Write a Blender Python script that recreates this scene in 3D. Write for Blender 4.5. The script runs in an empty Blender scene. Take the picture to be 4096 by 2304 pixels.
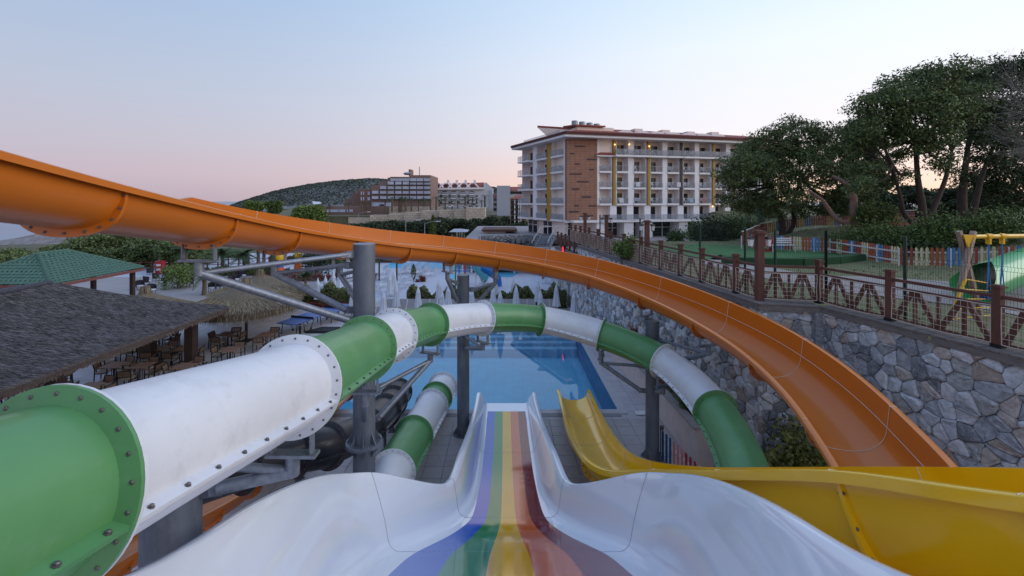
import bpy, math, random
import numpy as np
from mathutils import Vector, Matrix
rnd = random.Random(11)
npr = np.random.default_rng(5)
scn = bpy.context.scene
COL = scn.collection
V = Vector
UP = V((0, 0, 1))
# ---------------------------------------------------------------- camera
F, CX, CY, H = 437.0, 504.0, 200.7, 8.4      # focal length / principal point in 1024-px units, eye height
cam = bpy.data.cameras.new('camera')
camo = bpy.data.objects.new('camera', cam)
COL.objects.link(camo)
scn.camera = camo
camo.location = (0, 0, H)
camo.rotation_euler = (math.pi / 2, 0, 0)
cam.sensor_width = 36
cam.lens = F / 1024 * 36
cam.shift_x = (512 - CX) / 1024
cam.shift_y = -(288 - CY) / 1024
cam.clip_start = .05
cam.clip_end = 20000


def lin(c):
    return tuple((x / 255 / 12.92) if x / 255 <= .04045 else ((x / 255 + .055) / 1.055) ** 2.4 for x in c)


# ---------------------------------------------------------------- dusk sky (whole dome) and the weak low sun
SUN_AZ, SUN_EL = math.radians(95), math.radians(20)      # clockwise from +Y, sunset glow to the right
world = bpy.data.worlds.new('World')
scn.world = world
world.use_nodes = True
wt = world.node_tree
wn, wl = wt.nodes, wt.links


def wmath(op, a, b=None, c=None):
    n = wn.new('ShaderNodeMath')
    n.operation = op
    for i, x in enumerate((a, b, c)):
        if x is None:
            continue
        if isinstance(x, (int, float)):
            n.inputs[i].default_value = x
        else:
            wl.new(x, n.inputs[i])
    return n.outputs[0]


def wramp(fac, stops):
    n = wn.new('ShaderNodeValToRGB')
    e = n.color_ramp.elements
    while len(e) < len(stops):
        e.new(.5)
    for k, (p, c) in enumerate(stops):
        e[k].position = p
        e[k].color = (*lin(c), 1)
    wl.new(fac, n.inputs[0])
    return n.outputs[0]


tc = wn.new('ShaderNodeTexCoord')
sp = wn.new('ShaderNodeSeparateXYZ')
wl.new(tc.outputs['Generated'], sp.inputs[0])
hx = wmath('MULTIPLY', sp.outputs[0], math.sin(SUN_AZ))
hd = wmath('MULTIPLY_ADD', sp.outputs[1], math.cos(SUN_AZ), hx)
ele = wmath('MAXIMUM', sp.outputs[2], 0.0)
away = wramp(ele, [(0, (146, 135, 149)), (.05, (160, 147, 158)), (.11, (158, 154, 166)), (.2, (151, 158, 174)), (.38, (131, 152, 180)), (1, (122, 148, 192))])
toward = wramp(ele, [(0, (228, 190, 160)), (.05, (220, 194, 180)), (.14, (208, 204, 208)), (.3, (200, 207, 217)), (.45, (178, 198, 216)), (1, (134, 162, 205))])
fac = wn.new('ShaderNodeMapRange')
fac.interpolation_type = 'SMOOTHERSTEP'
fac.inputs['From Min'].default_value = -1.05
fac.inputs['From Max'].default_value = .82
wl.new(hd, fac.inputs[0])
mx = wn.new('ShaderNodeMix')
mx.data_type = 'RGBA'
wl.new(fac.outputs[0], mx.inputs[0])
wl.new(away, mx.inputs[6])
wl.new(toward, mx.inputs[7])
sky = wn.new('ShaderNodeTexSky')
sky.sky_type = 'NISHITA'
sky.sun_disc = False
sky.sun_elevation = SUN_EL
sky.sun_rotation = SUN_AZ
sky.ozone_density = 3
sk2 = wn.new('ShaderNodeMix')
sk2.data_type = 'RGBA'
sk2.blend_type = 'ADD'
sk2.inputs[0].default_value = .002
wl.new(mx.outputs[2], sk2.inputs[6])
wl.new(sky.outputs[0], sk2.inputs[7])
wl.new(sk2.outputs[2], wn['Background'].inputs[0])
wn['Background'].inputs[1].default_value = 1.0
sun = bpy.data.lights.new('sun', 'SUN')
suno = bpy.data.objects.new('sun', sun)
COL.objects.link(suno)
sun.energy = .85
sun.angle = math.radians(45)
sun.color = (1, .93, .9)
suno.rotation_euler = (math.pi / 2 - SUN_EL, 0, math.pi - SUN_AZ)
scn.view_settings.view_transform = 'Standard'
scn.view_settings.look = 'None'
scn.view_settings.exposure = .68
scn.view_settings.gamma = 1
scn.cycles.max_bounces = 8
scn.cycles.caustics_reflective = False
scn.cycles.caustics_refractive = False


# ---------------------------------------------------------------- helpers
def P(px, py, Z):
    return V(((px - CX) / F * Z, Z, H - (py - CY) / F * Z))


def G(px, py, z=0.0):
    return P(px, py, (H - z) * F / (py - CY))


ORG = {}


class MB:
    def __init__(s):
        s.v, s.f = [], []

    def add(s, vs, fs):
        n = len(s.v)
        s.v += [tuple(p) for p in vs]
        s.f += [tuple(i + n for i in f) for f in fs]
        return s

    def box(s, c, d, rz=0.0, M=None):
        x, y, z = d[0] / 2, d[1] / 2, d[2] / 2
        vs = [V((a * x, b * y, e * z)) for e in (-1, 1) for b in (-1, 1) for a in (-1, 1)]
        if M is None:
            M = Matrix.Rotation(rz, 3, 'Z')
        return s.add([M @ p + V(c) for p in vs], [(0, 2, 3, 1), (4, 5, 7, 6), (0, 1, 5, 4), (2, 6, 7, 3), (0, 4, 6, 2), (1, 3, 7, 5)])

    def bar(s, p, q, w, h=None, up=UP):
        p, q = V(p), V(q)
        h = h or w
        d = (q - p)
        L = d.length
        d = d.normalized()
        if abs(d.dot(up)) > .98:
            up = V((0, 1, 0))
        x = d.cross(up).normalized()
        z = x.cross(d)
        M = Matrix((x, d, z)).transposed()
        return s.box((p + q) / 2, (w, L, h), M=M)

    def tube(s, pts, r, n=8, caps=True):
        pts = [V(p) for p in pts]
        rows = []
        pn = None
        for i, p in enumerate(pts):
            t = (pts[min(i + 1, len(pts) - 1)] - pts[max(i - 1, 0)]).normalized()
            if pn is None:
                a = UP if abs(t.z) < .95 else V((1, 0, 0))
                pn = (a - t * a.dot(t)).normalized()
            else:
                pn = (pn - t * pn.dot(t)).normalized()
            b = t.cross(pn)
            rr = r[i] if isinstance(r, (list, tuple)) else r
            rows.append([p + (pn * math.cos(2 * math.pi * k / n) + b * math.sin(2 * math.pi * k / n)) * rr for k in range(n)])
        s.grid(rows, True)
        if caps:
            m = len(s.v)
            s.f.append(tuple(range(m - n, m)))
            s.f.append(tuple(reversed(range(m - n * len(pts), m - n * len(pts) + n))))
        return s

    def grid(s, rows, closed=False):
        m = len(rows[0])
        fs = []
        for i in range(len(rows) - 1):
            for k in range(m if closed else m - 1):
                a, b = i * m + k, i * m + (k + 1) % m
                fs.append((a, b, b + m, a + m))
        return s.add([p for r in rows for p in r], fs)

    def lathe(s, prof, n=16, c=(0, 0, 0), wob=None):
        c = V(c)
        rows = []
        for r, z in prof:
            rows.append([c + V((r * math.cos(2 * math.pi * k / n) * (wob(k, z) if wob else 1), r * math.sin(2 * math.pi * k / n) * (wob(k, z) if wob else 1), z)) for k in range(n)])
        s.grid(rows, True)
        m = len(s.v)
        s.f.append(tuple(range(m - n, m)))
        s.f.append(tuple(reversed(range(m - n * len(prof), m - n * len(prof) + n))))
        return s

    def prism(s, poly, z0, z1):
        n = len(poly)
        vs = [(p[0], p[1], z0) for p in poly] + [(p[0], p[1], z1) for p in poly]
        return s.add(vs, [tuple(reversed(range(n))), tuple(range(n, 2 * n))] + [(i, (i + 1) % n, (i + 1) % n + n, i + n) for i in range(n)])

    def quad(s, a, b, c, d):
        return s.add([a, b, c, d], [(0, 1, 2, 3)])

    def build(s, name, m, parent=None, smooth=None, origin=None):
        if parent is not None:
            origin = ORG[parent.name]
        elif origin is None:
            a = np.array(s.v)
            origin = V(((a[:, 0].min() + a[:, 0].max()) / 2, (a[:, 1].min() + a[:, 1].max()) / 2, a[:, 2].min()))
        origin = V(origin)
        me = bpy.data.meshes.new(name)
        me.from_pydata([(p[0] - origin.x, p[1] - origin.y, p[2] - origin.z) for p in s.v], [], s.f)
        return link(name, me, m, parent, origin, smooth)


def link(name, me, m, parent=None, origin=None, smooth=None):
    if m is not None:
        me.materials.append(m)
    if smooth is not None:
        me.shade_smooth()
        me.set_sharp_from_angle(angle=math.radians(smooth))
    o = bpy.data.objects.new(name, me)
    COL.objects.link(o)
    if parent is not None:
        o.parent = parent
    elif origin is not None:
        o.location = origin
    ORG[o.name] = V(origin) if origin is not None else V((0, 0, 0))
    return o


def tag(o, label=None, cat=None, group=None, kind=None):
    for k, x in (('label', label), ('category', cat), ('group', group), ('kind', kind)):
        if x:
            o[k] = x
    return o


def thing(name, loc, label, cat, group=None, rz=0.0):
    o = bpy.data.objects.new(name, None)
    COL.objects.link(o)
    o.empty_display_size = .2
    o.location = loc
    o.rotation_euler.z = rz
    ORG[o.name] = V(loc)
    return tag(o, label, cat, group)


KIDS = {}


def copy_tree(o, parent=None):
    c = o.copy()
    COL.objects.link(c)
    c.parent = parent
    ORG[c.name] = ORG[o.name].copy()
    for ch in list(o.children):
        copy_tree(ch, c)
    return c


def place(proto, used, loc, rz, label, group=None, sc=1.0):
    """first call moves the prototype itself, later calls copy it with its parts"""
    o = proto if not used else copy_tree(proto)
    used.append(1)
    o.location = loc
    o.rotation_euler.z = rz
    o.scale = (sc, sc, sc)
    o['label'] = label
    if group:
        o['group'] = group
    return o


# ---------------------------------------------------------------- materials
MATS = {}


def mat(name, col, rough=.6, metal=0.0, var=.12, vs=3.0, bump=0.0, bs=40.0, spec=.5, coat=0.0, emit=None, estr=1.0, trans=0.0, ior=1.45, alpha=1.0, attr=None, col2=None, stretch=None, dirt=None):
    """procedural Principled material: two-scale noise variation, optional bump and per-face random mix"""
    if name in MATS:
        return MATS[name]
    m = bpy.data.materials.new(name)
    MATS[name] = m
    m.use_nodes = True
    nt = m.node_tree
    N, L = nt.nodes, nt.links
    b = N['Principled BSDF']
    c = lin(col) if max(col) > 1 else tuple(col)
    b.inputs['Roughness'].default_value = rough
    b.inputs['Metallic'].default_value = metal
    b.inputs['Specular IOR Level'].default_value = spec
    b.inputs['IOR'].default_value = ior
    b.inputs['Coat Weight'].default_value = coat
    b.inputs['Coat Roughness'].default_value = .06
    b.inputs['Transmission Weight'].default_value = trans
    b.inputs['Alpha'].default_value = alpha
    if emit:
        b.inputs['Emission Color'].default_value = (*lin(emit), 1)
        b.inputs['Emission Strength'].default_value = estr
    g = N.new('ShaderNodeNewGeometry')
    mp = N.new('ShaderNodeMapping')
    L.new(g.outputs['Position'], mp.inputs[0])
    if stretch:
        mp.inputs['Scale'].default_value = stretch
    if var > 0:
        nz = N.new('ShaderNodeTexNoise')
        nz.inputs['Scale'].default_value = vs
        nz.inputs['Detail'].default_value = 6
        nz.inputs['Roughness'].default_value = .65
        L.new(mp.outputs[0], nz.inputs['Vector'])
        mr = N.new('ShaderNodeMapRange')
        mr.inputs['From Min'].default_value = .3
        mr.inputs['From Max'].default_value = .7
        L.new(nz.outputs[0], mr.inputs[0])
        r = N.new('ShaderNodeMix')
        r.data_type = 'RGBA'
        c2 = (lin(col2) if max(col2) > 1 else col2) if col2 else tuple(min(1, x * (1 + var)) for x in c)
        c1 = c if col2 else tuple(x * (1 - var) for x in c)
        r.inputs[6].default_value = (*c1, 1)
        r.inputs[7].default_value = (*c2, 1)
        L.new(mr.outputs[0], r.inputs[0])
        out = r.outputs[2]
        if attr:
            at = N.new('ShaderNodeAttribute')
            at.attribute_name = 'rnd'
            r2 = N.new('ShaderNodeMix')
            r2.data_type = 'RGBA'
            r2.inputs[7].default_value = (*(lin(attr) if max(attr) > 1 else attr), 1)
            L.new(at.outputs['Fac'], r2.inputs[0])
            L.new(out, r2.inputs[6])
            out = r2.outputs[2]
        if dirt:
            dn = N.new('ShaderNodeTexNoise')
            dn.inputs['Scale'].default_value = dirt[1]
            dn.inputs['Detail'].default_value = 9
            dn.inputs['Roughness'].default_value = .75
            L.new(mp.outputs[0], dn.inputs['Vector'])
            dr = N.new('ShaderNodeMapRange')
            dr.inputs['From Min'].default_value = .52
            dr.inputs['From Max'].default_value = .72
            dr.inputs['To Max'].default_value = dirt[2]
            L.new(dn.outputs[0], dr.inputs[0])
            r3 = N.new('ShaderNodeMix')
            r3.data_type = 'RGBA'
            r3.inputs[7].default_value = (*lin(dirt[0]), 1)
            L.new(dr.outputs[0], r3.inputs[0])
            L.new(out, r3.inputs[6])
            out = r3.outputs[2]
        L.new(out, b.inputs['Base Color'])
    else:
        b.inputs['Base Color'].default_value = (*c, 1)
    if bump > 0:
        n2 = N.new('ShaderNodeTexNoise')
        n2.inputs['Scale'].default_value = bs
        n2.inputs['Detail'].default_value = 5
        L.new(mp.outputs[0], n2.inputs['Vector'])
        bm = N.new('ShaderNodeBump')
        bm.inputs['Strength'].default_value = bump
        bm.inputs['Distance'].default_value = .02
        L.new(n2.outputs[0], bm.inputs['Height'])
        L.new(bm.outputs[0], b.inputs['Normal'])
    return m


def tilemat(name, col, grout, su, sv, ou=0.0, ov=0.0, gw=.012, rough=.7, var=.1, brick=False, axis='XY', frame=None, bump=.0, spec=.4):
    """rectangular joints in metres for surfaces too far away to build piece by piece"""
    if name in MATS:
        return MATS[name]
    m = mat(name, col, rough, var=var, vs=1.7, spec=spec)
    N, L = m.node_tree.nodes, m.node_tree.links
    b = N['Principled BSDF']
    src = b.inputs['Base Color'].links[0].from_socket
    g = N.new('ShaderNodeNewGeometry')
    mp = N.new('ShaderNodeMapping')
    mp.vector_type = 'POINT'
    L.new(g.outputs['Position'], mp.inputs[0])
    if frame:
        mp.inputs['Rotation'].default_value = frame
    s = N.new('ShaderNodeSeparateXYZ')
    L.new(mp.outputs[0], s.inputs[0])

    def mt(op, a, bb=None):
        n = N.new('ShaderNodeMath')
        n.operation = op
        for i, x in enumerate((a, bb)):
            if x is None:
                continue
            if isinstance(x, (int, float)):
                n.inputs[i].default_value = x
            else:
                L.new(x, n.inputs[i])
        return n.outputs[0]
    u, v = s.outputs['XYZ'.index(axis[0])], s.outputs['XYZ'.index(axis[1])]
    v = mt('DIVIDE', mt('SUBTRACT', v, ov), sv)
    u = mt('DIVIDE', mt('SUBTRACT', u, ou), su)
    if brick:
        u = mt('ADD', u, mt('MULTIPLY', mt('MODULO', mt('FLOOR', v), 2.0), .5))
    fu = mt('ABSOLUTE', mt('SUBTRACT', mt('FRACT', u), .5))
    fv = mt('ABSOLUTE', mt('SUBTRACT', mt('FRACT', v), .5))
    gg = mt('MAXIMUM', mt('GREATER_THAN', fu, .5 - gw / su / 2), mt('GREATER_THAN', fv, .5 - gw / sv / 2))
    wn_ = N.new('ShaderNodeTexWhiteNoise')
    wn_.noise_dimensions = '2D'
    cb = N.new('ShaderNodeCombineXYZ')
    L.new(mt('FLOOR', u), cb.inputs[0])
    L.new(mt('FLOOR', v), cb.inputs[1])
    L.new(cb.outputs[0], wn_.inputs[0])
    hs = N.new('ShaderNodeHueSaturation')
    L.new(src, hs.inputs['Color'])
    L.new(mt('ADD', mt('MULTIPLY', wn_.outputs[0], var), 1 - var / 2), hs.inputs['Value'])
    r = N.new('ShaderNodeMix')
    r.data_type = 'RGBA'
    L.new(gg, r.inputs[0])
    L.new(hs.outputs[0], r.inputs[6])
    r.inputs[7].default_value = (*lin(grout), 1)
    L.new(r.outputs[2], b.inputs['Base Color'])
    return m


def leafmesh(name, pts, size, m, parent=None, origin=None, up=.0, asp=1.0, fold=False):
    """many small leaf faces (numpy) joined into one part"""
    pts = np.asarray(pts, dtype=np.float64)
    n = len(pts)
    a = npr.normal(size=(n, 3))
    a[:, 2] += up
    a /= np.linalg.norm(a, axis=1)[:, None] + 1e-9
    b = np.cross(a, npr.normal(size=(n, 3)))
    b /= np.linalg.norm(b, axis=1)[:, None] + 1e-9
    c = np.cross(a, b)
    sz = (size * npr.uniform(.6, 1.35, n))[:, None]
    v = np.empty((n, 4, 3))
    v[:, 0] = pts - b * sz * .5 * asp
    v[:, 1] = pts + c * sz * .3 + a * sz * .08
    v[:, 2] = pts + b * sz * .5 * asp
    v[:, 3] = pts - c * sz * .3 + a * sz * .08
    if parent is not None:
        origin = ORG[parent.name]
    if origin is None:
        origin = V((0, 0, 0))
    v -= np.array(origin)
    me = bpy.data.meshes.new(name)
    me.vertices.add(n * 4)
    me.vertices.foreach_set('co', v.reshape(-1))
    me.loops.add(n * 4)
    me.loops.foreach_set('vertex_index', np.arange(n * 4, dtype=np.int32))
    me.polygons.add(n)
    me.polygons.foreach_set('loop_start', np.arange(0, n * 4, 4, dtype=np.int32))
    me.polygons.foreach_set('loop_total', np.full(n, 4, dtype=np.int32))
    at = me.attributes.new('rnd', 'FLOAT', 'FACE')
    at.data.foreach_set('value', npr.uniform(0, 1, n).astype(np.float32))
    me.update()
    me.validate()
    return link(name, me, m, parent, origin)


def catmull(pts, per=8):
    pts = [V(p) for p in pts]
    out = []
    n = len(pts)
    for i in range(n - 1):
        p0, p1, p2, p3 = pts[max(i - 1, 0)], pts[i], pts[i + 1], pts[min(i + 2, n - 1)]
        if i == 0:
            p0 = p1 * 2 - p2
        if i == n - 2:
            p3 = p2 * 2 - p1
        for k in range(per):
            t = k / per
            out.append(.5 * (2 * p1 + (p2 - p0) * t + (2 * p0 - 5 * p1 + 4 * p2 - p3) * t * t + (3 * p1 - p0 - 3 * p2 + p3) * t ** 3))
    out.append(pts[-1])
    return out
# ================================================================ SETTING
M_deck = tilemat('deck_stone', (176, 170, 174), (118, 112, 112), .605, .605, .52, 15.0, gw=.014, var=.12)
M_grout = mat('deck_grout', (84, 80, 80), .95)
M_tile = mat('paving_granite', (170, 162, 162), .7, var=.22, vs=60, bump=.15, bs=200, dirt=((110, 100, 96), 1.1, .5))
M_white_deck = tilemat('white_boards', (182, 184, 197), (134, 135, 148), .16, 6, 0, 0, gw=.014, var=.08)
M_earth = mat('earth', (92, 88, 66), .95, var=.35, vs=.12)
M_coping = mat('pool_coping', (176, 172, 176), .55, var=.1, vs=8)
POOL = (-9.2, 4.6, 17.5, 29.0)   # x0, x1, near, far
x0, x1, y0, y1 = POOL
# far ground: one sheet, land side of the coast
poly = [(-700, -60), (900, -60), (900, 1900), (-700, 1900), (-640, 1150), (-420, 760), (-190, 470), (-112, 262), (-112, 130), (-330, 95), (-700, 80)]
g = MB()
g.add([(x, y, -4.2) for x, y in poly], [tuple(range(len(poly)))])
tag(g.build('ground', M_earth), kind='structure')
M_sea = mat('sea_water', (96, 116, 138), .3, var=.1, vs=.01, spec=.6)
g = MB().quad((-9000, -200, -9), (9000, -200, -9), (9000, 9000, -9), (-9000, 9000, -9))
tag(g.build('sea', M_sea), kind='structure')
# pool deck slab with a hole for the pool, far white sun deck behind
g = MB()
xs, ys = [-64, x0, x1, 30], [-12, y0, y1, 36.2]
for i in range(3):
    for k in range(3):
        if (i, k) != (1, 1):
            g.quad((xs[i], ys[k], -.004), (xs[i + 1], ys[k], -.004), (xs[i + 1], ys[k + 1], -.004), (xs[i], ys[k + 1], -.004))
g.quad((-64, 36.2, -.004), (-64, -12, -.004), (-64, -12, -4.3), (-64, 36.2, -4.3))
deck = tag(g.build('pool_deck', M_deck, origin=(0, 0, -.004)), kind='structure')
g = MB().quad((-64, 36.2, -.008), (40, 36.2, -.008), (40, 70, -.008), (-64, 70, -.008)).quad((-64, 70, -.008), (40, 70, -.008), (40, 70, -4.3), (-64, 70, -4.3))
tag(g.build('sun_deck', M_white_deck), kind='structure')
M_terr = mat('terrace_paving', (150, 144, 146), .8, var=.12, vs=.8, dirt=((140, 134, 134), 1.5, .4))
tag(MB().quad((-64, 36.2, -.003), (-17, 36.2, -.003), (-19.5, 48, -.003), (-64, 48, -.003)).build('left_terrace', M_terr), kind='structure')
# near paving: built slab by slab on a recessed grout bed, the 300 that show largest
g = MB()
gx0, gx1 = .52 - .605 * 13, .52 + .605 * 10
gy0, gy1 = 15.0 - .605 * 8, 15.0 + .605 * 3
M_bed = M_grout
bed = g.quad((gx0, gy0, .004), (gx1, gy0, .004), (gx1, gy1, .004), (gx0, gy1, .004)).build('grout_bed', M_bed, deck)
t = MB()
a, hgt = .2965, .014
for z, k in ((0, 1.0), (hgt - .004, 1.0), (hgt, .985)):
    t.v += [(sx * a * k, sy * a * k, z) for sx, sy in ((-1, -1), (1, -1), (1, 1), (-1, 1))]
t.f = [(8, 9, 10, 11)] + [(r + i, r + (i + 1) % 4, r + 4 + (i + 1) % 4, r + 4 + i) for r in (0, 4) for i in range(4)]
tile_me = bpy.data.meshes.new('paving_slab')
tile_me.from_pydata(t.v, [], t.f)
tile_me.materials.append(M_tile)
cells = [(i, k) for k in range(11) for i in range(23)]
for i, k in cells:
    o = bpy.data.objects.new('paving_slab', tile_me)
    COL.objects.link(o)
    o.parent = deck
    o.location = (gx0 + (i + .5) * .605, gy0 + (k + .5) * .605, .0095 + rnd.uniform(-.001, .001))
    o.rotation_euler = (rnd.uniform(-.003, .003), rnd.uniform(-.003, .003), rnd.uniform(-.004, .004))
# pool basin
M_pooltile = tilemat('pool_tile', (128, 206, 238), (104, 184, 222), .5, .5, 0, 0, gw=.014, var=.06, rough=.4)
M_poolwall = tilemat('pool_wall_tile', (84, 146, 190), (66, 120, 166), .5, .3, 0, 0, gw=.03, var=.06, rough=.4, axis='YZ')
M_step = mat('pool_step', (146, 204, 232), .5, var=.05)
d = -1.35
g = MB().quad((x0, y0, d), (x1, y0, d), (x1, y1, d), (x0, y1, d))
basin = tag(g.build('pool_basin', M_pooltile, origin=(0, 0, d)), kind='structure')
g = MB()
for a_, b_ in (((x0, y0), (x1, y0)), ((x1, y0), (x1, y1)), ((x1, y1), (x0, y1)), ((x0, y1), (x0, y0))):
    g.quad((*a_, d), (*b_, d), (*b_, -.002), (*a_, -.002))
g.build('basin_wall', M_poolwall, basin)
for k in range(4):
    yb = y1 - .03 - k * .5
    MB().box(((x0 + x1) / 2, (yb + y1 - .03) / 2, (d + -.22 - k * .2) / 2), (x1 - x0 - .06, y1 - .03 - yb + .6, -.22 - k * .2 - d - .004 - k * .003)).build('step', M_step, basin)
M_water = bpy.data.materials.new('pool_water')
M_water.use_nodes = True
N, L = M_water.node_tree.nodes, M_water.node_tree.links
N.remove(N['Principled BSDF'])
fr = N.new('ShaderNodeFresnel')
fr.inputs[0].default_value = 1.33
gl = N.new('ShaderNodeBsdfGlossy')
gl.inputs['Roughness'].default_value = .015
tr = N.new('ShaderNodeBsdfTransparent')
tr.inputs[0].default_value = (.9, .98, 1, 1)
mxs = N.new('ShaderNodeMixShader')
nz = N.new('ShaderNodeTexNoise')
nz.inputs['Scale'].default_value = 1.1
bm = N.new('ShaderNodeBump')
bm.inputs['Strength'].default_value = .05
bm.inputs['Distance'].default_value = .02
L.new(nz.outputs[0], bm.inputs['Height'])
gp = N.new('ShaderNodeNewGeometry')
L.new(gp.outputs['Position'], nz.inputs['Vector'])
L.new(bm.outputs[0], gl.inputs['Normal'])
L.new(bm.outputs[0], fr.inputs['Normal'])
mf = N.new('ShaderNodeMath')
mf.operation = 'MULTIPLY_ADD'
mf.inputs[1].default_value = 1.15
mf.inputs[2].default_value = .02
L.new(fr.outputs[0], mf.inputs[0])
L.new(mf.outputs[0], mxs.inputs[0])
L.new(tr.outputs[0], mxs.inputs[1])
L.new(gl.outputs[0], mxs.inputs[2])
L.new(mxs.outputs[0], N['Material Output'].inputs[0])
g = MB().quad((x0, y0, -.1), (x1, y0, -.1), (x1, y1, -.1), (x0, y1, -.1))
tag(g.build('pool_water', M_water), kind='structure')
g = MB()
for (cx, cy, w, h) in (((x0 + x1) / 2, y0 - .13, x1 - x0 + .6, .34), ((x0 + x1) / 2, y1 + .13, x1 - x0 + .6, .34), (x0 - .13, (y0 + y1) / 2, .34, y1 - y0 - .08), (x1 + .13, (y0 + y1) / 2, .34, y1 - y0 - .08)):
    g.box((cx, cy, .005), (w, h, .05))
g.build('coping', M_coping, deck)
M_grate = mat('overflow_grate', (140, 138, 142), .6, var=.1)
gr = MB()
for k in range(230):
    gr.box((x0 + .03 + k * .06, y0 - .42, .02), (.035, .17, .012))
tag(gr.build('overflow_grate', M_grate, deck), kind='stuff')
# depth plate by the pool corner (small white square with a mark)
g = MB().box((x1 + .85, y0 - .25, .028), (.55, .32, .02))
g.build('depth_plate', mat('plate_white', (205, 203, 204), .5), deck)
# ================================================================ WATER SLIDES
def gel(name, c, rough=.32, coat=.25, var=.06, dirt=None, bump=.06, bs=14):
    return mat(name, c, rough, var=var, vs=1.3, coat=coat, bump=bump, bs=bs, dirt=dirt)


M_green = gel('green_gelcoat', (84, 136, 86), .42, .12, var=.08, dirt=((128, 162, 128), 2.0, .3))
M_whitetube = gel('white_gelcoat', (205, 206, 212), .45, .1, dirt=((140, 138, 142), 3.2, .26))
M_black = gel('black_gelcoat', (38, 38, 44), .42, .1)
M_orange = gel('orange_gelcoat', (190, 104, 24), .34, .2, var=.05)
M_yellow = gel('yellow_gelcoat', (228, 176, 14), .2, .45, var=.05)
M_bowl = gel('white_polished', (228, 231, 240), .1, .8, var=.02, bump=0)
M_seam = mat('silicone_seam', (205, 196, 186), .6, var=.05)
M_steel = mat('galvanised_steel', (128, 134, 146), .5, .55, var=.22, vs=14, dirt=((92, 96, 106), 5, .6))
M_column = mat('column_steel', (102, 108, 120), .55, .35, var=.2, vs=4, dirt=((150, 154, 158), 2.2, .5), stretch=(1, 1, .35))
M_bolt = mat('bolt_steel', (112, 106, 106), .45, .7, var=.2, vs=80)

bm_ = MB().lathe([(.021, 0), (.021, .004), (.014, .005), (.014, .014), (.009, .018)], 6)
bolt_me = bpy.data.meshes.new('bolt')
bolt_me.from_pydata(bm_.v, [], bm_.f)
bolt_me.materials.append(M_bolt)
BOLTS = {}


def bolt(root, part, pos, nrm, rest, sc=1.0, solo=True):
    """a bolt of its own near the camera, else collected into one joined part"""
    n = BOLTS.get(root.name, 0)
    q = V((0, 0, 1)).rotation_difference(V(nrm).normalized())
    if solo and n < 295:
        BOLTS[root.name] = n + 1
        o = bpy.data.objects.new('bolt', bolt_me)
        COL.objects.link(o)
        o.parent = part
        o.location = V(pos) - ORG[part.name]
        o.rotation_mode = 'QUATERNION'
        o.rotation_quaternion = q
        o.scale = (sc, sc, sc)
    else:
        rest.add([q @ (V(p) * sc) + V(pos) for p in bm_.v], bm_.f)


def frames(line):
    out = []
    for i, p in enumerate(line):
        t = (line[min(i + 1, len(line) - 1)] - line[max(i - 1, 0)]).normalized()
        s = t.cross(UP).normalized()
        out.append((p, t, s, s.cross(t)))
    return out


def tube_slide(name, label, ctrl, r, fr_, colours, near, per=9, n=44, seam_tilt=-.28):
    root = thing(name, (ctrl[0][0], ctrl[0][1], 0), label, 'water slide')
    line = catmull(ctrl, per)
    fm = frames(line)
    rest = MB()
    for k in range(len(ctrl) - 1):
        seg = fm[k * per:(k + 1) * per + 1]
        m = colours[k]
        g = MB()
        rows = []
        for p, t, s, u in seg:
            rows.append([p + (s * math.cos(2 * math.pi * j / n) + u * math.sin(2 * math.pi * j / n)) * r for j in range(n)])
        g.grid(rows, True)
        part = g.build('tube_section', m, root, smooth=40)
        for end in (0, 1):
            p, t, s, u = seg[-1 if end else 0]
            off = t * (-.002 if end else .002)
            th = t * (-.022 if end else .022)
            g = MB()
            ring = []
            for rr, o in ((r - .005, off), (fr_, off), (fr_, off + th), (r - .005, off + th * 2.2)):
                ring.append([p + o + (s * math.cos(2 * math.pi * j / n) + u * math.sin(2 * math.pi * j / n)) * rr for j in range(n)])
            g.grid(ring, True)
            fo = g.build('flange', m, part, smooth=30)
            nb = 22
            for j in range(nb):
                a = 2 * math.pi * (j + .5) / nb
                pos = p + off + th + (s * math.cos(a) + u * math.sin(a)) * (r + fr_ + .012) / 2
                bolt(root, part, pos, th, rest, 1.0, (k, end) in near)
        for sd in (-1, 1):
            g = MB()
            rows = []
            pts = []
            for p, t, s, u in seg:
                dirn = (s * sd * math.cos(seam_tilt) + u * math.sin(seam_tilt)).normalized()
                tn = t.cross(dirn) * (1 if sd > 0 else -1)
                if tn.z < 0:
                    tn = -tn
                a, b = p + dirn * (r - .004), p + dirn * (fr_ - .012)
                rows.append([a + tn * .022, b + tn * .014, b - tn * .014, a - tn * .022])
                pts.append((p + dirn * ((r + fr_) / 2 + .005) + tn * .017, tn))
            g.grid(rows, True)
            so = g.build('seam_flange', m, part, smooth=30)
            L = sum((seg[i + 1][0] - seg[i][0]).length for i in range(len(seg) - 1))
            nb = max(3, int(L / .26))
            for j in range(nb):
                f = (j + .5) / nb * (len(pts) - 1)
                i = int(f)
                pos = pts[i][0].lerp(pts[min(i + 1, len(pts) - 1)][0], f - i)
                bolt(root, part, pos, pts[i][1], rest, 1.0, sd > 0 and (k, 1) in near)
    if rest.v:
        tag(rest.build('bolts', M_bolt, root), kind='stuff')
    return root, fm


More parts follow.
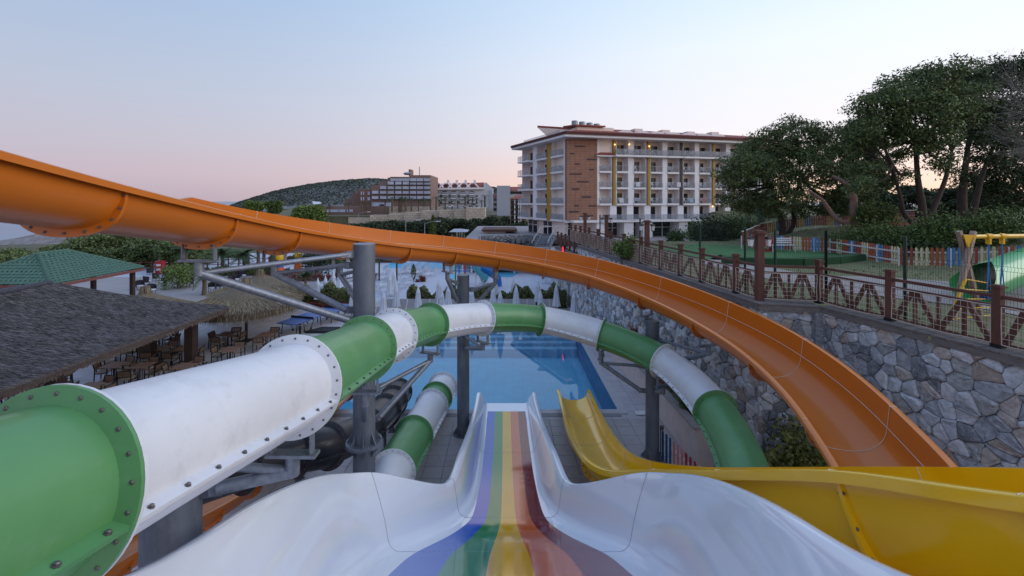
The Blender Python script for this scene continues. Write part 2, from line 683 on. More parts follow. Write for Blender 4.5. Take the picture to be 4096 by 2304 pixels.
# ---- green and white tube: helix in the air, passes under the tower, runs out into the pool
GW = [(-2.55, -.2, 7.25), (-2.52, 2.4, 6.8), (-2.37, 4.9, 6.32), (-2.42, 7.6, 5.83), (-2.35, 9.2, 5.57), (-1.94, 11.5, 5.15), (-.67, 13.7, 4.72),
      (1.24, 15.0, 4.32), (3.25, 14.6, 3.93), (4.85, 13.35, 3.5), (5.29, 10.95, 3.14), (4.78, 8.4, 2.72), (3.6, 6.6, 2.1), (1.6, 5.6, 1.6), (-.9, 5.9, 1.35), (-2.3, 8.0, 1.3)]
cg, cw = M_green, M_whitetube
cols = [cg if k % 2 == 0 else cw for k in range(len(GW) - 1)]
near = {(0, 1), (1, 0), (1, 1), (2, 0), (2, 1), (3, 0), (3, 1), (5, 1), (4, 1), (8, 0), (9, 0), (10, 0)}
tube_root, GWF = tube_slide('tube_slide', 'green and white enclosed tube slide looping over the pool on grey columns', GW, .46, .56, cols, near)
LOW = [(-2.75, 9.9, 1.27), (-3.0, 11.75, 1.08), (-2.86, 13.9, .95), (-2.68, 16.2, .8), (-2.62, 16.95, .76), (-2.52, 18.0, .72)]
low_root, LOWF = tube_slide('tube_slide_runout', 'short straight green and white tube running low over the paving into the pool', LOW, .53, .63, [cw, cg, cw, cg, cw],
                            {(0, 1), (1, 0), (1, 1), (2, 0), (2, 1), (3, 0)})
low_root['category'] = 'water slide'
BK = [(-6.9, 5.6, 3.75), (-6.15, 7.6, 3.3), (-5.5, 9.25, 2.8), (-4.88, 10.3, 2.48), (-4.39, 10.95, 2.26), (-4.02, 12.9, 1.7), (-3.98, 14.6, 1.38), (-4.06, 15.9, 1.1), (-4.32, 17.9, .55)]
blk_root, BKF = tube_slide('tube_slide_black', 'black enclosed tube slide curving low beside the grey column into the pool', BK, .46, .56, [M_black] * 8, {(2, 1), (3, 0), (3, 1), (4, 0), (5, 1), (6, 0), (6, 1), (7, 0)}, seam_tilt=-.1)
blk_root.name = 'black_tube_slide'
ORG[blk_root.name] = ORG['tube_slide_black']


def flume(name, label, Ls, Rs, depth, m, per=8, ext=None, lip=.1, n=22, e=.82, ribs=True, solo=(), seams=True, skip_rib=(), ribh=.1, lipd=.085):
    root = thing(name, (Ls[0][0], Ls[0][1], 0), label, 'water slide')
    A, B = catmull(Ls, per), catmull(Rs, per)
    rest = MB()
    secs = []
    for i in range(len(A)):
        a, b = A[i], B[i]
        t = ((A[min(i + 1, len(A) - 1)] + B[min(i + 1, len(A) - 1)]) - (A[max(i - 1, 0)] + B[max(i - 1, 0)])).normalized()
        half = (a - b) / 2
        o = half.normalized()
        dn = o.cross(t).normalized()
        if dn.z > 0:
            dn = -dn
        mid = (a + b) / 2
        dp = depth(i / per) if callable(depth) else depth
        sec = []
        for k in range(n + 1):
            th = math.pi * k / n
            c, s = math.cos(th), math.sin(th)
            sec.append(mid + half * (math.copysign(abs(c) ** e, c)) + dn * dp * abs(s) ** e)
        h = ext(i / per) if ext else 0.0
        row = [a + o * lip + dn * lipd, a + o * lip + dn * .012, a + o * (lip - .015), a + o * .02] + sec
        if h > 0.004:
            row += [b - o * (.02 * h) - dn * h * f for f in (.33, .66, 1.0)]
            top = b - dn * h - o * .02
        else:
            row += [b, b, b]
            top = b
        row += [top - o * .02, top - o * (lip - .015), top - o * lip + dn * .012, top - o * lip + dn * lipd]
        secs.append((row, sec, o, dn, t, h, a, b))
    for k in range(len(Ls) - 1):
        rows = [s[0] for s in secs[k * per:(k + 1) * per + 1]]
        part = MB().grid(rows).build('channel_section', m, root, smooth=50)
        if ribs and k + 1 not in skip_rib and k + 1 < len(Ls):
            row, sec, o, dn, t, h, a, b = secs[(k + 1) * per]
            cen = (a + b) / 2
            g = MB()
            ring = []
            for j, p in enumerate(sec):
                w = ribh * min(1.0, .25 + 3.2 * min(j, n - j) / n)
                pn = sec[min(j + 1, n)] - sec[max(j - 1, 0)]
                nr = pn.cross(t).normalized()
                if nr.dot(p - cen) < 0:
                    nr = -nr
                ring.append([p + t * .022, p + nr * w + t * .022, p + nr * w - t * .022, p - t * .022])
                if j % 2 == 1:
                    for sg in (-1, 1):
                        bolt(root, part, p + nr * w * .55 + t * .022 * sg, t * sg, rest, 1.05, (k + 1) in solo and sg == -1)
            g.grid(ring).build('rib_flange', m, part, smooth=30)
            if seams:
                pts = [row[2] - dn * .004] + [row[3] - dn * .004] + [p - (p - cen).normalized() * .004 for p in sec[1:]]
                if h > .01:
                    pts += [q + o * .006 for q in row[-7:-4]] + [row[-3] - dn * .004]
                MB().tube(pts, .006, 4).build('seam', M_seam, part)
    if ext and seams:
        run = [s[7] + s[2] * .006 for s in secs if s[5] > .2]
        if len(run) > 3:
            MB().tube(run, .006, 4).build('seam', M_seam, root)
    if rest.v:
        tag(rest.build('bolts', M_bolt, root), kind='stuff')
    return root, secs


# ---- orange open flume: near rim known, far rim offset outwards
ON = [(-4.1, 1.2, 9.3), (-4.45, 3.5, 8.9), (-4.68, 5.4, 8.57), (-4.77, 7.8, 8.15), (-4.65, 10.0, 7.76), (-3.95, 11.9, 7.38), (-2.84, 13.45, 7.03), (-1.55, 14.6, 6.75), (-.08, 15.2, 6.46),
      (1.46, 15.3, 6.17), (2.9, 14.95, 5.86), (4.32, 14.0, 5.43), (5.22, 12.1, 5.12), (5.6, 9.94, 4.85), (5.42, 7.79, 4.5), (4.5, 5.4, 4.15), (2.4, 3.6, 3.85), (-.6, 2.9, 3.55), (-3.4, 3.0, 3.3)]
OFAR = []
for i, p in enumerate(ON):
    t = (V(ON[min(i + 1, len(ON) - 1)]) - V(ON[max(i - 1, 0)]))
    nrm = V((-t.y, t.x, 0)).normalized()
    OFAR.append(V(p) + nrm * 1.2)


def oext(s):
    return .4 * max(0.0, min(1.0, (s - 3.0) / .16)) ** .5 if s < 14.9 else 0.0


org_root, OS = flume('orange_flume', 'long orange open flume slide sweeping across the whole park on grey supports', ON, OFAR, .52, M_orange, per=10, ext=oext, solo=(2, 3, 4, 5, 6, 7, 12, 13, 14))
OLr = [(-5.95, 5.2, 3.1), (-6.3, 7.46, 2.45), (-6.35, 9.95, 1.55), (-6.35, 11.5, 1.17), (-6.35, 14.5, .85), (-6.35, 18.6, .45)]
OLl = [(x - 1.15, y, z) for x, y, z in OLr]
olow, _ = flume('orange_runout', 'lower straight orange chute under the black tube running into the pool', OLr, OLl, .5, M_orange, solo=(2, 3, 4))
# ---- yellow flume
YL = [(6.1, 2.2, 6.55), (4.64, 3.9, 5.79), (3.94, 5.2, 5.2), (3.42, 6.9, 4.15), (3.0, 8.6, 3.12), (2.35, 9.9, 2.33), (2.03, 11.2, 1.95), (2.1, 14.0, 1.13), (2.28, 16.5, .6), (2.32, 18.3, .49)]
YR = [(7.2, 2.6, 6.45), (5.9, 4.3, 5.72), (5.2, 5.5, 5.05), (4.55, 7.2, 4.01), (4.0, 8.9, 2.98), (3.46, 10.4, 2.2), (3.3, 11.9, 1.62), (3.36, 14.2, 1.0), (3.46, 16.5, .6), (3.49, 18.3, .49)]
yel_root, _ = flume('yellow_flume', 'glossy yellow open flume slide curving down beside the white slide', YL, YR, lambda s: .6 + .55 * max(0, min(1, (5 - s) / 2.5)) - .17 * max(0, min(1, (s - 6) / 2)), M_yellow, per=9, lip=.12, lipd=.13, solo=(1, 2, 3, 4, 5, 6, 7), ribh=.12)
# ---- white wide slide with the rainbow stripes
WS = [  # y, floor z, floor half width, rim x, rim z, stripe half width
    (18.0, .06, .86, 1.07, .49, 0), (17.3, .08, .87, 1.07, .53, .742), (16.2, .14, .88, 1.09, .66, .742), (15.4, .2, .88, 1.1, .79, .742), (14.0, .33, .89, 1.12, 1.08, .745), (12.6, .5, .9, 1.15, 1.44, .75), (11.5, .75, .92, 1.18, 1.73, .765),
    (10.6, .98, .98, 1.2, 1.9, .79), (10.0, 1.14, 1.12, 1.24, 2.0, .83), (9.6, 1.25, 1.34, 1.42, 2.14, .97), (9.1, 1.42, 1.66, 1.86, 2.55, 1.23), (8.6, 1.64, 2.0, 2.28, 3.0, 1.5), (8.15, 1.85, 2.24, 2.58, 3.33, 1.72), (7.75, 2.05, 2.36, 2.76, 3.55, 1.83),
    (7.3, 2.28, 2.42, 2.85, 3.83, 1.88), (6.5, 2.72, 2.45, 2.9, 4.28, 1.93), (5.4, 3.35, 2.45, 2.9, 4.78, 1.95), (4.5, 3.95, 2.45, 2.9, 5.1, 1.95), (3.5, 4.7, 2.45, 2.9, 5.4, 1.95), (2.0, 5.9, 2.45, 2.9, 6.3, 1.95), (1.0, 6.4, 2.45, 2.9, 6.9, 1.95)]
WC = .1
rainbow = thing('rainbow_slide', (WC, 1, 0), 'wide white slide with five rainbow stripes narrowing down into the pool', 'water slide')
sm = catmull([(a, b, c) for a, b, c, d_, e_, f_ in WS], 5)
sm2 = catmull([(d_, e_, f_) for a, b, c, d_, e_, f_ in WS], 5)

for _ in range(11):
    sm = [sm[0]] + [(a + b * 2 + c) / 4 for a, b, c in zip(sm, sm[1:], sm[2:])] + [sm[-1]]
    sm2 = [sm2[0]] + [(a + b * 2 + c) / 4 for a, b, c in zip(sm2, sm2[1:], sm2[2:])] + [sm2[-1]]


def wsec(i, sd):
    y, fz, a = sm[i]
    rx, rz, _ = sm2[i]
    r = min(.3, .35 * (rz - fz))
    pts = [(0, fz), (a * .5, fz), (a - r * .6, fz)]
    for k in range(1, 6):
        th = k / 6 * math.pi / 2
        pts.append((a - r * .6 + r * .75 * math.sin(th), fz + r * (1 - math.cos(th))))
    bx, bz = pts[-1]
    for f in (.3, .6, .85, 1):
        pts.append((bx + (rx - bx) * f ** 1.3, bz + (rz - bz) * f))
    pts += [(rx + .03, rz + .018), (rx + .13, rz + .0), (rx + .15, rz - .015), (rx + .15, rz - .09)]
    return [V((WC + sd * x, y, z)) for x, z in pts]


cuts = [0, 20, 40, 60, len(sm) - 1]
for c0, c1 in zip(cuts[:-1], cuts[1:]):
    rows = []
    for i in range(c0, c1 + 1):
        rows.append(list(reversed(wsec(i, -1)))[:-1] + wsec(i, 1))
    part = MB().grid(rows).build('slide_section', M_bowl, rainbow, smooth=60)
    if c0:
        i = c0
        pts = [p + V((0, -.004, .004)) for p in list(reversed(wsec(i, -1)))[2:-1] + wsec(i, 1)[:-2]]
        MB().tube(pts, .004, 4).build('seam', mat('seam_grey', (150, 152, 158), .5), part)
SC = [(6, 86, 190), (40, 132, 66), (226, 168, 22), (206, 96, 46), (116, 20, 32)]
SN = ['blue', 'green', 'yellow', 'orange', 'dark red']
for k, c in enumerate(SC):
    m = gel('stripe_' + SN[k].replace(' ', '_'), c, .08, .4, var=.03, bump=0)
    rows = []
    for i in range(5, len(sm)):
        y, fz, a = sm[i]
        w = max(.742, sm2[i][2])
        xa, xb = WC - w + 2 * w * k / 5, WC - w + 2 * w * (k + 1) / 5
        rows.append([V((xa + (xb - xa) * f, y, fz + .005)) for f in (0, .5, 1)])
    so = MB().grid(rows).build('stripe', m, rainbow, smooth=60)
    so['label'] = SN[k] + ' stripe'
for sx, yy in ((-.93, 12.9),):
    g = MB().lathe([(.05, 0), (.05, .012), (.03, .016)], 12, (0, 0, 0))
    M3 = Matrix.Rotation(math.radians(75), 3, 'Y')
    g2 = MB().add([M3 @ V(p) + V((WC + sx, yy, .62)) for p in g.v], g.f)
    g2.build('drain_cover', M_bolt, rainbow)

# ================================================================ COLUMNS AND BRACKETS
def saddle(root, pos, t, w=.3, post=.28):
    """fork plate under a flange: two upright plates, base plate, short post"""
    t = V((t[0], t[1], 0)).normalized()
    s = V((-t.y, t.x, 0))
    pos = V(pos)
    for sd in (-1, 1):
        MB().bar(pos + s * w * sd + UP * .1, pos + s * w * sd - UP * .2, .02, .09, up=t).build('fork_plate', M_steel, root)
    MB().bar(pos - s * (w + .06) - UP * .2, pos + s * (w + .06) - UP * .2, .14, .035).build('cradle_plate', M_steel, root)
    MB().tube([pos - UP * .215, pos - UP * (.215 + post)], .075, 12).build('cradle_post', M_steel, root, smooth=40)
    return pos - UP * (.215 + post * .8)


def column(loc, r, top, label, splice=None, base=True):
    x, y = loc
    root = thing('steel_column', (x, y, 0), label, 'column', 'galvanised slide columns')
    MB().tube([(x, y, .0 if base else .0), (x, y, top)], r, 32).build('shaft', M_column, root, smooth=40)
    MB().tube([(x, y, top), (x, y, top + .02)], r * 1.015, 32).build('cap', M_steel, root, smooth=40)
    zs = [(.0, 1)] + ([(splice, 0)] if splice else [])
    for z, b in zs:
        MB().tube([(x, y, z + .003), (x, y, z + .04)], r + .16, 32).build('base_plate' if b else 'splice_flange', M_column, root, smooth=40)
        if not b:
            MB().tube([(x, y, z + .043), (x, y, z + .075)], r + .155, 32).build('splice_flange', M_steel, root, smooth=40)
        for k in range(8):
            a = 2 * math.pi * (k + .3) / 8
            c, s_ = math.cos(a), math.sin(a)
            for up_ in ((1,) if b else (1, -1)):
                zz = z + (.04 if b else (.075 if up_ > 0 else .003))
                q = [(r - .01, zz), (r + .14, zz), (r - .01, zz + .26 * up_)]
                g = MB()
                vs = []
                for w in (-.008, .008):
                    vs += [(x + c * rr - s_ * w, y + s_ * rr + c * w, zq) for rr, zq in q]
                g.add(vs, [(0, 1, 2), (5, 4, 3), (0, 3, 4, 1), (1, 4, 5, 2), (2, 5, 3, 0)]).build('gusset', M_column, root)
    return root


def arm(root, p, cxy, cr, z, r=.06):
    """round strut from p to a lug on the column skin at height z"""
    c = V((cxy[0], cxy[1], z))
    d = (V(p) - c)
    d.z = 0
    d.normalize()
    q = c + d * (cr + .16)
    MB().tube([p, q], r, 12).build('strut', M_steel, root, smooth=40)
    MB().bar(c + d * (cr - .02), c + d * (cr + .2), .03, .16).build('lug', M_column, root)
    for s in (-1, 1):
        n = V((-d.y, d.x, 0)) * .03 * s
        MB().bar(q - (V(p) - q).normalized() * .08 + n, q + (V(p) - q).normalized() * .16 + n, .018, .1).build('clamp', M_steel, root)


C0, C1, C2, C3 = (-3.5, 4.6), (-3.2, 10.0), (-1.47, 15.75), (4.82, 14.2)
c0 = column(C0, .27, 5.72, 'squat dark grey steel column under the nearest white tube section')
c1 = column(C1, .245, 7.4, 'thick tall grey steel column with bolted splice carrying the orange slide', splice=2.84)
c2 = column(C2, .22, 5.71, 'slim grey steel column standing at the pool edge behind the white tube section')
c3 = column(C3, .215, 4.5, 'grey steel column beside the small picket fence under the right of the tube loop')


def obottom(s, per=10):
    row, sec, o, dn, t, h, a, b = OS[int(s * per)]
    return sec[len(sec) // 2] + dn * .1, t


for s, root, cxy, cr, zs in ((3, c1, C1, .245, (7.2, 5.75)), (4, c1, C1, .245, (6.92, 5.9)), (5, c1, C1, .245, (6.75, 5.95)), (7, c2, C2, .22, (5.5, 4.9)), (8, c2, C2, .22, (5.2, 4.55)), (12, c3, C3, .215, (3.95, 3.2))):
    p, t = obottom(s)
    q = saddle(root, p, t, .28, .25)
    for z in zs:
        arm(root, q, cxy, cr, z, .075 if z == zs[-1] else .05)
p, t = obottom(11)
saddle(c3, (p.x, p.y, p.z), t, .3, .35)


def tbottom(k, per=9, r=.56):
    p, t, s, u = GWF[k * per]
    return p - UP * r, t


for k, root, cxy, cr, zs in ((2, c0, C0, .27, (5.3, 5.55)), (3, c1, C1, .245, (3.6, 4.3)), (5, c1, C1, .245, (3.3, 4.0)), (6, c2, C2, .22, (3.2, 3.6)), (8, c3, C3, .215, (2.2, 3.0)), (9, c3, C3, .215, (2.35,))):
    p, t = tbottom(k)
    q = saddle(root, p, t, .22, .22)
    for z in zs:
        arm(root, q, cxy, cr, z, .07 if z == zs[0] else .05)
# pedestals under the low tubes
M_ped = mat('pedestal_steel', (92, 96, 104), .6, .3, var=.2, vs=10)
for nm, pts, r in (('low tube', [LOWF[k * 9] for k in (1, 2, 3)], .63), ('black tube', [BKF[k * 9] for k in (3, 5, 6, 7)], .56)):
    for i, (p, t, s, u) in enumerate(pts):
        x, y, z = p.x, p.y, p.z - r
        if z < .05:
            continue
        w = ['nearest', 'second', 'third', 'farthest'][i]
        ro = thing('slide_pedestal', (x, y, 0), f'{w} small grey steel pedestal under the {nm} slide', 'support', 'small slide pedestals')
        MB().box((x, y, .025), (.26, .26, .03)).build('foot_plate', M_ped, ro)
        MB().tube([(x, y, .04), (x, y, z)], .05, 10).build('post', M_ped, ro, smooth=40)
        MB().box((x, y, z - .015), (.4, .16, .03), rz=math.atan2(t.y, t.x) + math.pi / 2).build('cradle', M_ped, ro)
# ================================================================ TERRACE: stone wall, boardwalk, fences, playground
ZT = 5.4
HT = H - ZT


def T(px, py, z=ZT):
    return G(px, py, z)


E1, EC, ES = V((4.95, 29.5, 0)), V((7.4, 12.68, 0)), V((8.95, 12.35, 0))
E2 = V((9.9, 8.2, 0))
E3 = V((11.2, 2.5, 0))
E0a, E0b = V((4.5, 39, 0)), V((5.5, 31.5, 0))
M_mortar = mat('wall_mortar', (138, 134, 136), .95, var=.3, vs=3, bump=.3, bs=20)
SM = []
for i, (c, c2, dd) in enumerate([((122, 125, 134), (174, 177, 184), (214, 214, 216)), ((92, 94, 102), (138, 140, 146), (196, 197, 200)), ((172, 172, 178), (214, 212, 214), (126, 116, 112)),
                                 ((132, 118, 112), (176, 162, 150), (112, 84, 66)), ((164, 168, 176), (206, 208, 214), (104, 106, 112)), ((124, 124, 126), (186, 186, 186), (78, 78, 84)), ((156, 144, 138), (200, 190, 182), (106, 98, 98))]):
    m = mat('wall_stone_%d' % i, c, .85, var=.35, vs=7, bump=.9, bs=9, col2=c2, dirt=(dd, 11, .75), stretch=(1, 1, 1.6))
    N_, L_ = m.node_tree.nodes, m.node_tree.links
    vz = N_.new('ShaderNodeTexVoronoi')       # thin pale quartz veins
    vz.feature = 'DISTANCE_TO_EDGE'
    vz.inputs['Scale'].default_value = 5
    gg_ = N_.new('ShaderNodeNewGeometry')
    nn_ = N_.new('ShaderNodeTexNoise')
    nn_.inputs['Scale'].default_value = 6
    nn_.inputs['Detail'].default_value = 5
    ad = N_.new('ShaderNodeVectorMath')
    L_.new(gg_.outputs['Position'], nn_.inputs['Vector'])
    L_.new(gg_.outputs['Position'], ad.inputs[0])
    L_.new(nn_.outputs['Color'], ad.inputs[1])
    L_.new(ad.outputs[0], vz.inputs['Vector'])
    mr_ = N_.new('ShaderNodeMapRange')
    mr_.inputs['From Min'].default_value = .0
    mr_.inputs['From Max'].default_value = .03
    mr_.inputs['To Min'].default_value = .45
    mr_.inputs['To Max'].default_value = 0
    L_.new(vz.outputs[0], mr_.inputs[0])
    mm = N_.new('ShaderNodeMix')
    mm.data_type = 'RGBA'
    mm.inputs[7].default_value = (*lin((196, 198, 204)), 1)
    bs_ = N_['Principled BSDF']
    L_.new(mr_.outputs[0], mm.inputs[0])
    L_.new(bs_.inputs['Base Color'].links[0].from_socket, mm.inputs[6])
    L_.new(mm.outputs[2], bs_.inputs['Base Color'])
    SM.append(m)
M_board = mat('grey_weathered_wood', (112, 104, 102), .8, var=.3, vs=6, stretch=(1, 1, 4))


def clip(poly, a, b):
    """keep the part of poly nearer to a than b"""
    m = ((a[0] + b[0]) / 2, (a[1] + b[1]) / 2)
    n = (b[0] - a[0], b[1] - a[1])
    out = []
    for i in range(len(poly)):
        p, q = poly[i], poly[(i + 1) % len(poly)]
        dp = (p[0] - m[0]) * n[0] + (p[1] - m[1]) * n[1]
        dq = (q[0] - m[0]) * n[0] + (q[1] - m[1]) * n[1]
        if dp <= 0:
            out.append(p)
        if (dp < 0) != (dq < 0):
            f = dp / (dp - dq)
            out.append((p[0] + (q[0] - p[0]) * f, p[1] + (q[1] - p[1]) * f))
    return out


def stones(wall, a, b, z0, z1, size, n_solo, face, xs=None):
    """irregular fieldstones on the vertical face a->b; face = outward normal"""
    a, b = V(a), V(b)
    L = (b - a).length
    u = (b - a).normalized()
    nu, nv = max(1, round(L / size)), max(1, round((z1 - z0) / (size * .82)))
    su, sv = L / nu, (z1 - z0) / nv
    pts = {}
    for i in range(-1, nu + 1):
        for k in range(-1, nv + 1):
            pts[i, k] = ((i + .5 + rnd.uniform(-.5, .5) + (.5 if k % 2 else 0)) * su, (k + .5 + rnd.uniform(-.46, .46)) * sv)
    for q in list(pts):
        if rnd.random() < .16:
            del pts[q]
    rest = [MB() for _ in SM]
    cells = []
    for (i, k), p in pts.items():
        poly = [(0, 0), (L, 0), (L, z1 - z0), (0, z1 - z0)]
        for di in (-3, -2, -1, 0, 1, 2, 3):
            for dk in (-3, -2, -1, 0, 1, 2, 3):
                q = pts.get((i + di, k + dk))
                if q and q != p:
                    poly = clip(poly, p, q)
                    if len(poly) < 3:
                        break
            if len(poly) < 3:
                break
        if len(poly) < 3:
            continue
        cx = sum(q[0] for q in poly) / len(poly)
        cy = sum(q[1] for q in poly) / len(poly)
        w = a + u * cx
        cells.append(((w - V((0, 0, 0))).length + abs(z1 - z0 - cy) * .3, poly, cx, cy))
    cells.sort(key=lambda c: c[0])
    for idx, (dist, poly, cx, cy) in enumerate(cells):
        # round the corners a little, inset for the joint
        n = len(poly)
        pl = []
        for i in range(n):
            p, q, r_ = poly[i - 1], poly[i], poly[(i + 1) % n]
            pl.append((q[0] * .87 + p[0] * .13, q[1] * .87 + p[1] * .13))
            pl.append((q[0] * .87 + r_[0] * .13, q[1] * .87 + r_[1] * .13))
        depth = rnd.uniform(.025, .11)
        tx, ty = rnd.uniform(-.12, .12), rnd.uniform(-.12, .12)
        rings = []
        for k, (sc, d) in enumerate(((.985, 0.0), (.955, depth * .7), (.72, depth), (.36, depth * rnd.uniform(.8, 1.25)))):
            ring = []
            for x, y in pl:
                dx, dy = (x - cx) * sc, (y - cy) * sc
                dd = d + (tx * dx + ty * dy if k else 0) + (rnd.uniform(-.018, .018) if k else 0)
                w = a + u * (cx + dx) + face * max(dd, .0)
                ring.append(V((w.x, w.y, z0 + cy + dy)))
            rings.append(ring)
        g = MB().grid(rings, True)
        m = len(g.v)
        g.f.append(tuple(range(m - len(pl), m)))
        mi = rnd.choices(range(7), (5, 3, 4, 2, 5, 3, 2))[0]
        if idx < n_solo:
            g.build('stone', SM[mi], wall, smooth=28)
        else:
            rest[mi].add(g.v, g.f)
    for mi, g in enumerate(rest):
        if g.v:
            tag(g.build('stones', SM[mi], wall, smooth=28), kind='stuff')


def facing(a, b):
    u = (V(b) - V(a)).normalized()
    n = V((-u.y, u.x, 0))
    return n if n.x < 0 or (abs(n.x) < .3 and n.y < 0) else -n


def retaining(a, b, top, label, size, n_solo):
    a, b = V(a), V(b)
    f = facing(a, b)
    a2, b2 = a - f * .12, b - f * .12
    w = thing('stone_wall', (a2 + b2) / 2, label, 'wall')
    g = MB()
    c, d = a2 - f * .5, b2 - f * .5
    g.prism([(a2.x, a2.y), (b2.x, b2.y), (d.x, d.y), (c.x, c.y)] if ((b2 - a2).cross(c - a2)).z > 0 else [(b2.x, b2.y), (a2.x, a2.y), (c.x, c.y), (d.x, d.y)], 0.0, top - .16)
    g.build('mortar_core', M_mortar, w)
    stones(w, a2 + f * .004, b2 + f * .004, .02, top - .17, size, n_solo, f)
    return w


retaining(ES, E3, ZT, 'tall grey fieldstone wall nearest at the right under the boardwalk corner', .31, 230)
retaining(EC, ES, ZT, 'short return of grey fieldstone wall facing the slides below the fence corner', .3, 60)
retaining(E1, EC, ZT, 'long grey fieldstone wall running back beside the orange slide', .32, 250)
retaining(E0a, E0b, 4.35, 'far lower grey fieldstone wall carrying the red number sign', .6, 40)
tag(MB().box((ES.x + .08, ES.y + .2, (ZT - .17) / 2), (.5, .5, ZT - .17)).build('corner_pier', SM[1]), 'dark stone pier closing the inner corner of the fieldstone walls', 'pier')
# boardwalk edge: planks laid across, one per plank for the near part
def boardwalk(a, b, top, w=.62, label='', solo=True):
    a, b = V(a), V(b)
    f = facing(a, b)
    u = (b - a).normalized()
    L = (b - a).length
    bw = thing('boardwalk', (a + b) / 2, label, 'boardwalk')
    g = MB()
    g.bar(a + UP * (top - .1) - f * .03, b + UP * (top - .1) - f * .03, .05, .16).build('fascia_board', M_board, bw)
    n = int(L / .145)
    mes = {}
    rest = MB()
    for k in range(n):
        c = a + u * ((k + .5) * L / n) - f * (w / 2 - .02)
        if solo:
            MB().box(c + UP * (top + rnd.uniform(-.004, .004)), (L / n - .012, w, .035), rz=math.atan2(u.y, u.x)).build('plank', M_board, bw)
        else:
            rest.box(c + UP * (top + rnd.uniform(-.004, .004)), (L / n - .012, w, .035), rz=math.atan2(u.y, u.x))
    if rest.v:
        tag(rest.build('planks', M_board, bw), kind='stuff')


boardwalk(E3 + V((0, 0, 0)), ES, ZT, label='weathered grey plank edge walk on top of the nearest stone wall')
boardwalk(ES, EC, ZT, .8, label='short cross piece of grey plank walk at the fence corner')
boardwalk(EC, E1, ZT, label='long grey plank edge walk on top of the stone wall beside the orange slide')
boardwalk(E0b, E0a, 4.35, label='far lower grey plank walk on the end wall', solo=False)

# ---------------------------------------------------------------- terrace ground and slope
M_lawn = mat('lawn', (92, 100, 62), .95, var=.4, vs=1.2, bump=.4, bs=30, col2=(122, 114, 86))
M_turf = mat('artificial_turf', (72, 112, 66), .95, var=.15, vs=2, bump=.2, bs=60)
M_turf2 = mat('turf_dark', (36, 72, 40), .95, var=.15, vs=3)
M_path = mat('gravel_path', (156, 146, 142), .95, var=.2, vs=6, bump=.3, bs=60)
M_grass = mat('grass_blades', (78, 92, 52), .9, var=.3, vs=2, attr=(128, 130, 84))


def tz(x, y):
    """terrace height: level by the wall, rising behind the picket fence"""
    d = (x - 18) + (y - 22) * .05
    e = max(0.0, min(1.0, d / 9))
    s = ZT - .06 + 1.2 * e * e * (3 - 2 * e) + max(0.0, min(90, y - 40)) * .004
    s -= max(0.0, min(4.2, (y - 33) * .16)) * max(0.0, min(1.0, (35 - x) / 7))
    return s


rows = []
for j in range(61):
    row = []
    for i in range(61):
        y = 2.5 + (j / 60) ** 1.8 * 120
        # inner edge follows the wall line
        if y < 12.35:
            xe = ES.x + (E3.x - ES.x) * (12.35 - y) / (12.35 - 2.5)
        elif y < 12.68:
            xe = ES.x + (EC.x - ES.x) * (y - 12.35) / .33
        else:
            xe = EC.x + (E1.x - EC.x) * min(1.0, (y - 12.68) / (E1.y - 12.68)) + max(0, y - 29.5) * .14
        x = xe + .55 + (i / 60) ** 1.7 * 150
        row.append(V((x, y, tz(x, y))))
    rows.append(row)
terr = tag(MB().grid(rows).build('terrace_ground', M_lawn, smooth=60), kind='structure')
# skirt at the far edge so the terrace is solid
g = MB()
g.quad(rows[-1][0], rows[-1][-1], rows[-1][-1] - UP * 12, rows[-1][0] - UP * 12)
for r0, r1 in zip(rows[:-1], rows[1:]):
    g.quad(r0[0], r1[0], r1[0] - UP * 10, r0[0] - UP * 10)
tag(g.build('terrace_bank', M_earth), kind='structure')


def patch(name, pts, m, dz, parent=None, n=24):
    """ground patch draped on the terrace from a closed outline of (x,y)"""
    c = V((sum(p[0] for p in pts) / len(pts), sum(p[1] for p in pts) / len(pts), 0))
    rows_ = []
    for f in (0, .25, .5, .75, 1):
        rows_.append([V((c.x + (p[0] - c.x) * f, c.y + (p[1] - c.y) * f, tz(c.x + (p[0] - c.x) * f, c.y + (p[1] - c.y) * f) + dz)) for p in pts])
    return tag(MB().grid(rows_, True).build(name, m), kind='structure')


path_pts = [T(700, 262), T(760, 276), T(840, 290), T(1000, 310), T(1080, 340), T(1180, 420), T(1290, 400), T(1150, 296), T(1000, 284), T(880, 276), T(800, 272), T(720, 254)]
g = MB()
lo_, hi_ = catmull(path_pts[:6], 8), catmull(list(reversed(path_pts[6:])), 8)
g.grid([[V((q.x, q.y, tz(q.x, q.y) + .02)) for q in (a_.lerp(b_, f) for f in (0, .2, .4, .6, .8, 1))] for a_, b_ in zip(lo_, hi_)])
tag(g.build('gravel_path', M_path), kind='structure')
turf = [T(x, y) for x, y in ((660, 247), (700, 243), (752, 246), (800, 250), (850, 254), (860, 257), (830, 262), (770, 262), (700, 258))]
patch('putting_green', [(p.x, p.y) for p in turf], M_turf, .02)
# low dark green turf bank edge (box-like edge of the mini green)
g = MB()
bk = [T(x, y) for x, y in ((722, 262), (760, 263.5), (800, 264), (835, 262), (860, 259))]
for a_, b_ in zip(bk[:-1], bk[1:]):
    g.bar(V((a_.x, a_.y, tz(a_.x, a_.y) + .16)), V((b_.x, b_.y, tz(b_.x, b_.y) + .16)), .5, .34)
tag(g.build('turf_bank', M_turf2), 'low dark green turf covered bank at the edge of the mini green', 'turf bank')
mids = [(*((a_ + b_) / 2)[:2], ((a_ - b_).length * .52) ** 2) for a_, b_ in zip(lo_, hi_)]
mids += [(q.x, q.y, 2.2) for q in turf] + [(sum(q.x for q in turf) / len(turf), sum(q.y for q in turf) / len(turf), 20)]
